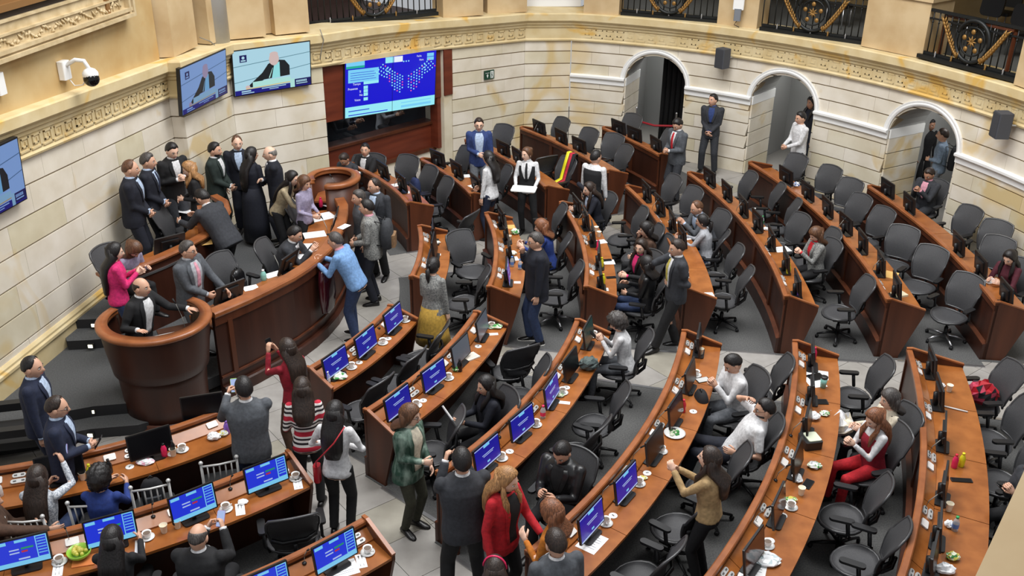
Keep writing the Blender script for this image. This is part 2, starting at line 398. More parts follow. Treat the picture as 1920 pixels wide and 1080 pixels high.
# ---- niche with wood panelling, control-room window and screen surround
NR = runs['wall_niche']; nd = 0.34
def NP(u, o, z): return NR.P(u*NR.L, o, z)
wn = WALLOBJ['wall_niche']; c0 = wn.location.copy()
def nbox(u0, u1, z0a, z1a, z0b, z1b, of, ob, name, m_, parent=wn, o=c0):
    m = MB(); m.hexa([NP(u0, of, z0a), NP(u1, of, z0b), NP(u1, ob, z0b), NP(u0, ob, z0a), NP(u0, of, z1a), NP(u1, of, z1b), NP(u1, ob, z1b), NP(u0, ob, z1a)])
    return m.build(name, m_, parent, o)
ZA = lambda f: f*3.36/3.26; ZB = lambda f: f*3.16/3.26
def nb(u0, u1, z0, z1, of, ob, name, m_):
    s = lambda u, z: z*(3.36+(3.16-3.36)*u)/3.26
    return nbox(u0, u1, s(u0, z0), s(u0, z1), s(u1, z0), s(u1, z1), of, ob, name, m_)
nb(0, 1, 2.635, 2.72, -0.02, -0.6, 'lintel', CORN)
nb(0.0, 0.035, 0, 2.6, -nd, -0.6, 'jamb', STONE); nb(0.93, 1.0, 0, 2.6, -0.02, -0.6, 'jamb', STONE)
nb(0.0, 0.93, 1.58, 2.635, -0.10, -0.2, 'wood_panel', WOODR)
nb(0.93, 1.0, 1.62, 2.635, 0.012, -0.02, 'wood_panel', WOODR)
nb(0.0, 0.93, 0.42, 0.98, -nd, -nd-0.08, 'wood_panel', WOODR)
nb(0.0, 0.93, 0.34, 0.42, -nd+0.06, -nd-0.08, 'skirting', WOODE)
nb(0.0, 0.93, 0.0, 0.34, -nd+0.02, -nd-0.08, 'stone_plinth', STONE)
nb(0.90, 0.93, 0.42, 1.6, -0.12, -nd, 'reveal_panel', WOODR)
nb(0.0, 0.93, 0.95, 1.0, -nd+0.05, -nd-0.3, 'window_sill', WOODE)
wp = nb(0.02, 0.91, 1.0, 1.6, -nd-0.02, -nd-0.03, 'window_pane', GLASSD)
# dark control room behind the pane
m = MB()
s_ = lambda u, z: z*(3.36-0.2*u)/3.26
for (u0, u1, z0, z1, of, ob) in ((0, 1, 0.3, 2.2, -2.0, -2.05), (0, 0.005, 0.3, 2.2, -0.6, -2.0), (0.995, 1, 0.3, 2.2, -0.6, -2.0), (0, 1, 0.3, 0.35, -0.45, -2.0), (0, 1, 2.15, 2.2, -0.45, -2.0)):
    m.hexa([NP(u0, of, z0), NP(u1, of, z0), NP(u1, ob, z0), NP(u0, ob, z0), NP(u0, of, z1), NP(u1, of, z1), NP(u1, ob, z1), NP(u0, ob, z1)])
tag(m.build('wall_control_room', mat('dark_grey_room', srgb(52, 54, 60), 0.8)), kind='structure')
# ---- floor: slab, aisle tiles, carpets
m = MB(); m.box((0.5, 12.5, -0.06), (24, 26, 0.1)); fl = m.build('floor', GROUT); tag(fl, kind='structure')
DESKS = [  # section, row, t0, t1 : the curved desks
    ('near', 1, -37.0, -17.6), ('near', 2, -38.6, -15.6), ('near', 3, -40.5, -14.2), ('near', 4, -42.0, -13.6), ('near', 5, -46.0, -13.0), ('near', 6, -44.0, -12.2),
    ('middle', 1, -8.2, 11.5), ('middle', 2, -9.3, 14.4), ('middle', 3, -7.4, 15.7), ('middle', 4, -6.4, 18.4), ('middle', 5, -6.6, 19.9), ('middle', 6, -6.1, 20.5), ('middle', 7, -5.6, 13.0),
    ('far', 1, 22.1, 47.4), ('far', 2, 22.2, 40.6), ('far', 3, 21.0, 43.2), ('far', 4, 23.3, 42.2), ('far', 5, 25.5, 36.0),
    ('left', 1, -82.0, -47.0), ('left', 2, -80.0, -47.6), ('left', 3, -62.0, -47.2)]
def in_carpet(p):
    r, t = pol(p)
    for sec, row, a, b in DESKS:
        R = ROWR[row]; R1 = ROWR.get(row+1, R+1.6)
        if R-0.1 <= r <= R1 and a-0.3 <= t <= b+0.3: return True
    return False
carp = 1
for sec, row, a, b in DESKS:
    R = ROWR[row]; R1 = ROWR.get(row+1, R+1.5)-0.02; R0 = R-0.35 if row == 1 else R-0.02
    m = MB(); n = max(4, int((b-a)/2))
    rings = []
    for k in range(n+1):
        t = a-0.2+(b-a+0.4)*k/n; rings.append([ell(R0, t, 0.0), ell(R1, t, 0.0), ell(R1, t, 0.016), ell(R0, t, 0.016)])
    m.loft(rings, 0, False); tag(m.build('floor_carpet', CARPET), kind='structure')
    # metal strip at the aisle ends
    for t in (a-0.3, b+0.3):
        if (sec == 'left' and t < -60) or (sec == 'near' and row >= 5 and t < -40): continue
        q0, q1 = ell(R0+0.3, t, 0.012), ell(R1, t, 0.012); d = (q1-q0); mm = MB(); mm.box(((q0+q1)/2), (d.length, 0.045, 0.02), rz=math.atan2(d.y, d.x)); tag(mm.build('trim_%d' % tn, STEEL), kind='structure'); tn += 1
tl = MB(); S = 0.62; tl.box((0, 0, 0.003), (S-0.006, S-0.006, 0.012)); tmesh = tl.mesh('floor_tile', TILE)
tcount = 0
rotT = math.radians(38)
for i in range(-22, 34):
    for j in range(-22, 34):
        p = Vector((i*S, j*S)); q = Vector((p.x*math.cos(rotT)-p.y*math.sin(rotT), p.x*math.sin(rotT)+p.y*math.cos(rotT)))+Vector((0, 12))
        r, t = pol(q)
        cs = [q+Vector((math.cos(rotT+math.pi/4+k*math.pi/2), math.sin(rotT+math.pi/4+k*math.pi/2)))*S*0.7 for k in range(4)]
        if all(in_carpet(k) for k in cs+[q]): continue
        if r < 3.4 or q.y < 5.8 or q.y > 21.8 or (q-Vector(RIGHTC[0])).length > 10.1 or q.x < -6.6: continue
        if abs(q.x) > q.y*0.62+0.4: continue
        if tcount >= 300: break
        link('floor_tile', tmesh, fl, (q.x, q.y, 0), (0, 0, rotT)); tcount += 1
# ---- dais: four carpeted levels with dark risers and small step lights
def level(name, outline, z, m_=CARPETD):
    mb = MB(); n = len(outline); mb.prism(outline, 0.0 if z < 0.2 else z-0.16, z); 
    mb.m = [1 if k >= 2 else 0 for k in range(len(mb.f))]
    return tag(mb.build(name, [m_, RISER]), kind='structure')
def dais_edge(r, t0, t1, n=24): return [tuple(ell(r, t0+(t1-t0)*k/n).xy) for k in range(n+1)]
Z1, Z2, Z3, Z4 = 0.15, 0.30, 0.44, 0.58
wl = lambda y, o=0.0: (-6.2+(y-11.9)*0.1763+o, y)
level('floor_dais_step', [wl(9.62), (-5.95, 9.80), (-5.18, 10.12), (-4.62, 10.22), (-4.2, 10.5), (-4.2, 12.6), wl(12.6)], Z1)
level('floor_dais', [wl(9.95), (-5.95, 10.10), (-5.22, 10.40), (-4.7, 10.5), (-4.3, 10.75), (-3.95, 11.1), (-3.55, 11.55), (-3.1, 12.25), (-2.85, 12.9), (-2.72, 13.7), (-2.72, 14.6), (-2.85, 15.2), (-3.3, 16.4), (-3.9, 17.4), (-4.85, 16.9), (-5.2, 15.6), wl(15.4)], Z2)
level('floor_dais_upper_step', [wl(11.95), (-6.1, 11.80), (-5.78, 11.84), (-5.35, 11.95), (-5.2, 12.4), wl(12.9)], Z3)
level('floor_dais_upper', [wl(12.25), (-6.2, 12.15), (-5.85, 12.19), (-5.4, 12.25), (-5.0, 12.8), (-4.68, 13.5), (-4.6, 14.3), (-4.85, 15.1), (-5.2, 15.35), wl(15.4)], Z4)
LAMP = mat('step_light_lens', (0.9, 0.9, 0.7), 0.4, emit=(1, 0.95, 0.7), es=2.5)
for (x, y, z) in [(*at(178, 607, 0.51).xy, 0.51), (*at(172, 646, 0.37).xy, 0.37), (*at(175, 768, 0.22).xy, 0.22), (*at(172, 812, 0.07).xy, 0.07)]:
    m = MB(); m.box((x, y-0.035, z), (0.10, 0.03, 0.075)); m.box((x, y-0.052, z), (0.06, 0.012, 0.045), 1)
    at_origin(m, 'step_light', [BLACK, LAMP], label='small square glowing step light in the riser %s' % ('of the top dais step' if z > 0.45 else 'one below the top dais step' if z > 0.3 else 'just below the lower platform edge' if z > 0.15 else 'of the lowest dais step'), cat='light', group='step lights')
# ---- zone above the cornice: upper wall, pedestals, balcony
def ledge_box(pxl, pxr, zb, depth, h, inset=0.0, name='wall_pedestal', m_=PEDE, capd=0.0):
    a, b = at(*pxl, zb), at(*pxr, zb); d = (b-a).normalized(); n = Vector((-d.y, d.x, 0)); n = n if n.dot(Vector((*HALL, zb))-a) < 0 else -n
    a, b = a+n*inset, b+n*inset; m = MB()
    m.hexa([a, b, b+n*depth, a+n*depth, a+Vector((0, 0, h)), b+Vector((0, 0, h)), b+n*depth+Vector((0, 0, h)), a+n*depth+Vector((0, 0, h))])
    if capd:
        e = capd; up = Vector((0, 0, h)); m.hexa([a-d*e-n*e+up, b+d*e-n*e+up, b+d*e+n*(depth+e)+up, a-d*e+n*(depth+e)+up, a-d*e-n*e+up*1.12, b+d*e-n*e+up*1.12, b+d*e+n*(depth+e)+up*1.12, a-d*e+n*(depth+e)+up*1.12])
    return tag(m.build(name, m_), kind='structure'), a, b, n
# upper left wall
m = MB(); A0, B0 = wl(8.0, 0.0), wl(15.45, 0.0)
m.hexa([(*A0, 3.4), (*B0, 3.4), (B0[0]-0.3, B0[1], 3.4), (A0[0]-0.3, A0[1], 3.4), (*A0, 6.6), (*B0, 6.6), (B0[0]-0.3, B0[1], 6.6), (A0[0]-0.3, A0[1], 6.6)])
tag(m.build('wall_left_upper', STONEY), kind='structure')
ledge_box((278, 109), (327, 107), 3.48, 0.6, 1.25, name='wall_pedestal')
ledge_box((327, 107), (371, 86), 3.48, 0.6, 1.25, capd=0.03)
m = MB(); pc = at(318, 88, 3.5); m.lathe([(0.34, 4.85), (0.36, 4.9), (0.34, 4.95), (0.29, 5.0), (0.28, 6.6)], 24, 0, Matrix.Translation((pc.x+0.02, pc.y+0.35, 0))); tag(m.build('wall_column', PEDE), kind='structure')
m = MB(); pc = at(388, 82, 3.46); m.lathe([(0.26, 3.4), (0.26, 6.4)], 24, 0, Matrix.Translation((pc.x, pc.y+0.45, 0))); tag(m.build('wall_column', noisy('pale_grey_shaft', srgb(196, 196, 194), srgb(178, 178, 176), 2, 0.5)), kind='structure')
ledge_box((405, 84), (425, 76), 3.44, 0.7, 2.6, 0.10)
ledge_box((425, 75), (499, 68), 3.42, 0.6, 2.6)
ledge_box((499, 68), (517, 66), 3.4, 0.5, 2.6, 0.20)
ledge_box((517, 66), (581, 59), 3.4, 0.6, 2.6)
ledge_box((831, 34), (906, 28), 3.16, 0.6, 2.6)
ledge_box((906, 28), (914, 27), 3.14, 0.5, 2.6, 0.2)
ledge_box((914, 27), (988, 22), 3.1, 0.6, 2.6)
ledge_box((966, 20), (1094, 20), 3.07, 0.1, 2.6, 0.5, 'wall_white_panel', mat('white_panel', srgb(226, 228, 230), 0.6))
ledge_box((1094, 25), (1160, 29), 3.06, 0.6, 2.6)
ledge_box((1344, 46), (1418, 56), 3.06, 0.6, 2.6)
_, pa, pb, pn = ledge_box((1614, 86), (1728, 110), 3.1, 0.75, 0.98, name='wall_pedestal', capd=0.04)
pc = (pa+pb)/2+pn*0.36; m = MB(); m.lathe([(0.42, 4.2), (0.44, 4.26), (0.42, 4.32), (0.36, 4.36), (0.34, 6.2)], 28, 0, Matrix.Translation((pc.x, pc.y, 0))); tag(m.build('wall_column', PEDE), kind='structure')
ledge_box((1900, 158), (1990, 190), 3.12, 0.75, 2.4)
# balcony floor and dark back wall
m = MB(); n = 30; prv = None
def bal(u, o, z): return RW.P(u, o, z)
for k in range(n):
    a, b = RW.L*k/n, RW.L*(k+1)/n
    m.hexa([bal(a, -0.3, 2.9), bal(b, -0.3, 2.9), bal(b, -4.5, 2.9), bal(a, -4.5, 2.9), bal(a, -0.3, 3.0), bal(b, -0.3, 3.0), bal(b, -4.5, 3.0), bal(a, -4.5, 3.0)])
tag(m.build('floor_balcony', mat('balcony_floor', srgb(92, 92, 88), 0.8)), kind='structure')
m = MB()
for k in range(n):
    a, b = RW.L*k/n, RW.L*(k+1)/n
    m.hexa([bal(a, -4.4, 3.0), bal(b, -4.4, 3.0), bal(b, -4.6, 3.0), bal(a, -4.6, 3.0), bal(a, -4.4, 5.6), bal(b, -4.4, 5.6), bal(b, -4.6, 5.6), bal(a, -4.6, 5.6)])
tag(m.build('wall_balcony', STONEY), kind='structure')
m = MB()
for k in range(n):
    a, b = RW.L*k/n, RW.L*(k+1)/n
    m.hexa([bal(a, -0.4, 5.5), bal(b, -0.4, 5.5), bal(b, -4.6, 5.5), bal(a, -4.6, 5.5), bal(a, -0.4, 5.6), bal(b, -0.4, 5.6), bal(b, -4.6, 5.6), bal(a, -4.6, 5.6)])
tag(m.build('ceiling_balcony', GREYW), kind='structure')
m = MB(); m.hexa([NP(-0.1, -0.8, 3.1), NP(1.05, -0.8, 3.1), NP(1.05, -3.2, 3.1), NP(-0.1, -3.2, 3.1), NP(-0.1, -0.8, 3.14), NP(1.05, -0.8, 3.14), NP(1.05, -3.2, 3.14), NP(-0.1, -3.2, 3.14)])
m.hexa([NP(-0.1, -3.0, 3.1), NP(1.05, -3.0, 3.1), NP(1.05, -3.2, 3.1), NP(-0.1, -3.2, 3.1), NP(-0.1, -3.0, 5.4), NP(1.05, -3.0, 5.4), NP(1.05, -3.2, 5.4), NP(-0.1, -3.2, 5.4)])
tag(m.build('wall_box_interior', mat('dark_wood_box', srgb(46, 28, 22), 0.6)), kind='structure')
# ---- wrought-iron balcony railings with gilded emblems
def railing(pxl, pxr, zb, lab, h=0.84, emblem=True, inset=0.18):
    a, b = at(*pxl, zb), at(*pxr, zb); L = (b-a).length; d = (b-a)/L; n = Vector((-d.y, d.x, 0)); n = n if n.dot(Vector((*HALL, zb))-a) < 0 else -n
    a = a+n*inset; root = empty('balcony_railing', a, 0, lab, 'railing')
    X = Matrix((Vector((*d.xy, 0)), Vector((*n.xy, 0)), Vector((0, 0, 1)))).transposed().to_4x4()
    slope = d.z
    def B(name, mb, m_): return link(name, mb.mesh(name, m_), root, (0, 0, 0), None)
    def tf(mb): mb.v = [tuple(X @ Vector((v[0], v[1], v[2]+0*slope))) for v in mb.v]; return mb
    for z, t in ((0.10, 0.045), (h-0.14, 0.025), (h, 0.05)):
        mb = MB(); mb.box((L/2, 0, z), (L, 0.045, t)); B('rail', tf(mb), IRON)
    mb = MB(); mb.box((L/2, -0.02, 0.035), (L, 0.16, 0.07)); B('base_bar', tf(mb), IRON)
    bal_ = MB(); bal_.tube([(0, 0, 0.1), (0, 0, h)], 0.011, 6); bal_.ball((0, 0, h-0.2), 0.02, 6); bm = tf(bal_).mesh('baluster', IRON)
    N = max(4, int(L/0.125))
    for k in range(N+1):
        link('baluster', bm, root, d*(L*k/N))
    for k in range(1, 6):
        f = MB(); f.lathe([(0.03, 0.0), (0.012, 0.03), (0.02, 0.07), (0.0, 0.11)], 8, 0, Matrix.Translation((L*k/6, -0.05, 0.06))); B('finial', tf(f), STEEL if k % 2 else GOLD)
    if emblem:
        cx = L*0.5; cz = h*0.56; R_ = min(0.33, L*0.2)
        e = MB(); e.tube([(cx+R_*math.cos(q*math.pi/16), -0.05, cz+R_*1.05*math.sin(q*math.pi/16)) for q in range(32)], 0.035, 8, closed=True); e.tube([(cx+R_*0.72*math.cos(q*math.pi/16), -0.05, cz+R_*0.72*math.sin(q*math.pi/16)) for q in range(32)], 0.015, 6, closed=True); B('wreath_ring', tf(e), IRON)
        g = MB()
        for q in range(5):
            an = math.radians(90+72*q); g.ball((cx+R_*0.5*math.cos(an), -0.07, cz+R_*0.5*math.sin(an)), 0.045, 8, 0, None, (1, 0.5, 1))
        for q in range(8):
            an = math.radians(45*q); g.tube([(cx, -0.075, cz), (cx+0.10*math.cos(an), -0.075, cz+0.10*math.sin(an))], [0.025, 0.004], 6)
        B('crest', tf(g), GOLD)
        for sgn in (-1, 1):
            sp = MB()
            for q in range(12):
                f = q/11; bx = cx+sgn*(R_*0.75+f*R_*1.15); bz = 0.14+f**1.25*(h*0.62); ang = 0.75
                sp.tube([(bx, -0.06, bz), (bx+sgn*0.02, -0.075, bz+0.075), (bx+sgn*0.075, -0.06, bz+0.12)], [0.012, 0.024, 0.003], 6)
                sp.tube([(bx, -0.06, bz), (bx-sgn*0.03, -0.075, bz+0.07), (bx-sgn*0.02, -0.06, bz+0.13)], [0.012, 0.022, 0.003], 6)
            B('leaf_spray', tf(sp), GOLD)
    return root
railing((582, 56), (826, 30), 3.24, 'black iron balcony railing with gilded wreath above the voting board')
railing((1161, 30), (1343, 46), 3.06, 'black iron balcony railing above the leftmost archway')
railing((1420, 58), (1612, 86), 3.08, 'black iron balcony railing with gold sprays above the middle archway')
railing((1712, 108), (1902, 158), 3.12, 'black iron balcony railing with gold sprays at the right end')
# ================================================================== FURNITURE
# ---- curved desks
def arc_path(R, t0, t1, step=1.6):
    n = max(3, math.ceil((t1-t0)/step)); return [t0+(t1-t0)*k/n for k in range(n+1)]
def radial_sweep(prof, R, ts, mb=None, mi=0, smooth=False):
    mb = mb or MB(); mb.loft([[ell(R+o, t, z) for o, z in prof] for t in ts], mi, smooth); return mb
SECW = {'near': 'nearest block', 'middle': 'middle block', 'far': 'far block', 'left': 'bottom-left block'}
ROWW = {1: 'innermost row', 2: 'second row', 3: 'third row', 4: 'fourth row', 5: 'fifth row', 6: 'sixth row', 7: 'outermost row'}
CARDM = mat('white_card_pad', srgb(226, 222, 218), 0.5)
DESKOBJ = {}
DD0 = 0.47
DDS = {('near', 1): .42, ('near', 4): .51, ('near', 5): .57, ('near', 6): .68, ('middle', 6): .53, ('middle', 7): .53}
for sec, row, t0, t1 in DESKS:
    DD = DDS.get((sec, row), DD0)
    R = ROWR[row]; ts = arc_path(R, t0, t1); tm = (t0+t1)/2; org = ell(R+0.2, tm, 0)
    d = empty('curved_desk', org, 0, 'curved wooden desk, %s from the rostrum in the %s' % (ROWW[row], SECW[sec]), 'desk', 'curved wooden desks'); DESKOBJ[(sec, row)] = d
    radial_sweep([(0.02, 0.0), (0.05, 0.0), (0.05, 0.885), (0.02, 0.885)], R, ts).build('front_panel', WOODF, d, org)
    radial_sweep([(-0.035, 0.0), (0.02, 0.0), (0.02, 0.27), (-0.035, 0.25)], R, ts).build('plinth', WOODF, d, org)
    radial_sweep([(-0.04, 0.25), (0.02, 0.27), (0.02, 0.285), (-0.04, 0.265)], R, ts).build('plinth_edge', WOODE, d, org)
    radial_sweep([(-0.012, 0.885), (0.06, 0.885), (0.06, 0.92), (0.05, 0.93), (0.0, 0.93), (-0.012, 0.92)], R, ts).build('cap_rail', WOODC, d, org)
    radial_sweep([(0.0, 0.80), (0.02, 0.80), (0.02, 0.885), (0.0, 0.885)], R, ts).build('top_frame', WOODE, d, org)
    nseat = max(2, round(R*math.radians(t1-t0)/0.95)); seg = (t1-t0)/nseat
    for k in range(nseat):
        a, b = t0+seg*k, t0+seg*(k+1); s2 = arc_path(R, a+0.02, b-0.02, 1.2)
        led = radial_sweep([(0.05, 0.79), (0.17, 0.74), (0.17, 0.785), (0.06, 0.85), (0.05, 0.85)], R, s2).build('console_ledge', WOODT, d, org)
        radial_sweep([(0.165, 0.735), (DD, 0.735), (DD, 0.765), (0.165, 0.765)], R, s2).build('worktop_panel', WOODT, d, org)
        if k: 
            q = MB(); p = ell(R+0.01, a); q.box((p.x, p.y, 0.54), (0.02, 0.09, 0.52), rz=math.atan2(er(a).y, er(a).x)); q.build('panel_stile', WOODE, d, org)
        # silver microphone pads and voting card reader in the ledge
        pm = MB(); tc = a+seg*0.82; e = er(tc); an = math.atan2(e.y, e.x)
        for o, z, ln in ((0.085, 0.842, 0.13), (0.14, 0.812, 0.16)):
            pm.rbox((0, 0, 0), (0.045, ln, 0.022), 0.022, 0, Matrix.Translation(ell(R+o, tc, z)) @ Matrix.Rotation(an, 4, 'Z') @ Matrix.Rotation(0.53, 4, 'Y'))
            for y_ in (-ln*0.25, ln*0.25): pm.box((0, y_, 0.012), (0.014, 0.03, 0.006), 1, Matrix.Translation(ell(R+o, tc, z)) @ Matrix.Rotation(an, 4, 'Z') @ Matrix.Rotation(0.53, 4, 'Y'))
        pm.build('microphone_pad', [SILVER, mat('pad_dark', srgb(84, 84, 84), 0.5)], led, org)
        cm_ = MB(); tc = a+seg*0.62; cm_.rbox((0, 0, 0), (0.075, 0.12, 0.016), 0.012, 0, Matrix.Translation(ell(R+0.105, tc, 0.835)) @ Matrix.Rotation(math.atan2(er(tc).y, er(tc).x), 4, 'Z') @ Matrix.Rotation(0.53, 4, 'Y')); cm_.build('card_reader', CARDM, led, org)
    for t, s_ in ((t0, 1), (t1, -1)):
        dt = math.degrees(0.03/R)*s_; pf = [(0.0, 0.0), (0.0, 0.93), (0.06, 0.935), (DD+0.01, 0.80), (DD+0.01, 0.73), (0.30, 0.06), (0.30, 0.0)]
        m = MB(); m.loft([[ell(R+o, t, z) for o, z in pf], [ell(R+o, t+dt, z) for o, z in pf]], 0, False); m.build('end_panel', WOODE, d, org)
        m = MB(); pf = [(-0.012, 0.925), (0.06, 0.935), (DD+0.015, 0.795), (DD+0.015, 0.815), (0.06, 0.955), (-0.012, 0.945)]
        m.loft([[ell(R+o, t-dt*0.1, z) for o, z in pf], [ell(R+o, t+dt*1.15, z) for o, z in pf]], 0, False); m.build('end_trim', WOODC, d, org)
# ---- rostrum
RPATH = [(-3.80, 11.10), (-3.66, 11.27), (-3.48, 11.50), (-3.24, 11.85), (-3.02, 12.20), (-2.88, 12.50), (-2.77, 12.82), (-2.68, 13.2), (-2.64, 13.6), (-2.62, 14.05), (-2.65, 14.5), (-2.72, 14.95), (-2.86, 15.35)]
def path_n(P):
    out = []
    for i, p in enumerate(P):
        d = Vector(P[min(i+1, len(P)-1)])-Vector(P[max(i-1, 0)]); n = Vector((d.y, -d.x)).normalized(); out.append((Vector((p[0], p[1], 0)), n, 0))
    return out
RP = path_n(RPATH)
ro_ = Vector((-3.0, 13.0, 0)); rost = empty('rostrum', ro_, 0, 'long curved dark wooden rostrum with orange rail on the dais', 'rostrum')
def rs(prof, name, m_, path=RP, root=rost, o=ro_): mb = MB(); mb.sweep(prof, path); return mb.build(name, m_, root, o)
rs([(-0.05, 0.0), (0.0, 0.0), (0.0, 1.2), (-0.05, 1.2)], 'front_panel', WOODF)
rs([(0.0, 0.0), (0.07, 0.0), (0.07, 0.16), (0.05, 0.18), (0.0, 0.18)], 'plinth', WOODF)
rs([(0.0, 0.30), (0.025, 0.30), (0.025, 0.33), (0.0, 0.33)], 'lower_bead', WOODE)
rs([(0.0, 1.08), (0.02, 1.08), (0.02, 1.2), (0.0, 1.2)], 'top_frame', WOODE)
rs([(-0.13, 1.2), (0.035, 1.2), (0.045, 1.22), (0.045, 1.26), (0.03, 1.28), (-0.12, 1.28), (-0.13, 1.26)], 'top_rail', WOODC)
rs([(-0.60, 1.0), (-0.05, 1.0), (-0.05, 1.04), (-0.60, 1.04)], 'inner_desk', WOODT)
rs([(-0.60, 0.94), (-0.56, 0.94), (-0.56, 1.0), (-0.60, 1.0)], 'inner_edge', WOODC)
for k in (1,):
    p, n, _ = RP[k]; m = MB(); m.box((p.x+n.x*0.012, p.y+n.y*0.012, 0.72), (0.03, 0.07, 0.78), rz=math.atan2(n.y, n.x)); m.build('panel_stile', WOODE, rost, ro_)
m = MB(); m.box((-3.35, 11.95, 0.66), (0.05, 0.9, 0.72), rz=math.radians(-32)); 
# upper-tier desk behind it
UPATH = [(-5.42, 12.02), (-5.18, 12.28), (-4.92, 12.66), (-4.70, 13.05), (-4.54, 13.45), (-4.45, 13.9), (-4.46, 14.4), (-4.62, 14.85), (-4.85, 15.1)]
UP = path_n(UPATH); uo = Vector((-4.8, 13.5, 0)); upd = empty('upper_desk', uo, 0, 'curved wooden upper-tier desk behind the rostrum', 'desk')
rs([(-0.05, 0.30), (0.0, 0.30), (0.0, 1.3), (-0.05, 1.3)], 'front_panel', WOODF, UP, upd, uo)
rs([(-0.10, 1.3), (0.03, 1.3), (0.04, 1.33), (0.02, 1.36), (-0.10, 1.36)], 'top_rail', WOODC, UP, upd, uo)
rs([(0.0, 1.16), (0.015, 1.16), (0.015, 1.19), (0.0, 1.19)], 'bead', STEEL, UP[:4], upd, uo)
rs([(-0.5, 1.18), (-0.05, 1.18), (-0.05, 1.22), (-0.5, 1.22)], 'inner_desk', WOODT, UP, upd, uo)
m = MB(); m.lathe([(0.20, 1.2), (0.24, 1.25), (0.25, 1.55), (0.25, 1.6), (0.19, 1.6), (0.19, 1.3)], 20, 0, Matrix.Translation((-4.72, 13.75, 0)), a0=-80, a1=110); m.build('lectern_hood', WOODC, upd, uo)
# ---- speaker's bowl-shaped lectern and the rounded secretary lectern
def shell_lectern(name, label, c, lev, gap0, gap1, rim_w=0.10, rot=0.0, n=44):
    """lev: outer levels (z, rx, ry); open between gap0 and gap1 degrees"""
    root = empty(name, (c[0], c[1], 0), rot, label, 'lectern')
    def sh(levs, th, nm, m_):
        rings = []
        for k in range(n+1):
            a = math.radians(gap1+(gap0+360-gap1)*k/n); ca, sa = math.cos(a), math.sin(a)
            rings.append([(x*ca, y*sa, z) for z, x, y in levs]+[((x-th)*ca, (y-th)*sa, z) for z, x, y in reversed(levs)])
        m = MB(); m.loft(rings, 0, True); o = link(nm, m.mesh(nm, m_), root)
        return o
    return root, sh
LEC = (-4.42, 10.76)
lroot, sh = shell_lectern('speaker_lectern', 'tall bowl-shaped dark wooden lectern with orange rim at the foot of the rostrum', LEC, None, 62, 158)
def closed_drum(root, levs, nm, m_, n=40):
    m = MB(); m.loft([[(x*math.cos(2*math.pi*k/n), y*math.sin(2*math.pi*k/n), z) for k in range(n)] for z, x, y in levs], 0, True); return link(nm, m.mesh(nm, m_), root)
closed_drum(lroot, [(0.0, 0.57, 0.53), (0.04, 0.57, 0.53), (0.06, 0.54, 0.50), (0.10, 0.54, 0.50)], 'base_ring', WOODE)
closed_drum(lroot, [(0.02, 0.52, 0.48), (0.30, 0.52, 0.48), (0.62, 0.54, 0.50), (0.74, 0.56, 0.52), (0.76, 0.53, 0.49)], 'pedestal', WOODF)
sh([(0.70, 0.565, 0.53), (0.72, 0.585, 0.55), (0.84, 0.60, 0.565), (1.05, 0.63, 0.595), (1.29, 0.655, 0.62), (1.32, 0.66, 0.625)], 0.05, 'bowl', WOODF)
sh([(1.32, 0.685, 0.65), (1.34, 0.695, 0.66), (1.37, 0.695, 0.66), (1.385, 0.675, 0.64)], 0.13, 'rim', WOODC)
m = MB(); m.box((0.22, 0.10, 1.12), (0.45, 0.32, 0.02), rz=0.5); link('reading_shelf', m.mesh('reading_shelf', WOODF), lroot)
m = MB(); m.box((0.16, -0.02, 1.15), (0.34, 0.05, 0.02), rz=0.5); link('shelf_edge', m.mesh('shelf_edge', SILVER), lroot)
REC = (-3.02, 15.62)
rroot, sh2 = shell_lectern('secretary_lectern', 'rounded open wooden lectern at the far end of the rostrum', REC, None, 215, 262)
sh2([(0.30, 0.38, 0.40), (1.44, 0.42, 0.44)], 0.05, 'shell', WOODE)
sh2([(1.44, 0.45, 0.47), (1.46, 0.46, 0.48), (1.50, 0.46, 0.48), (1.515, 0.44, 0.46)], 0.13, 'rim', WOODC)
m = MB(); m.box((0.0, 0.05, 1.12), (0.62, 0.5, 0.03)); link('inner_shelf', m.mesh('inner_shelf', WOODC), rroot)
m = MB(); m.box((-0.42, -0.05, 0.9), (0.06, 0.5, 1.15)); link('side_panel', m.mesh('side_panel', WOODF), rroot)
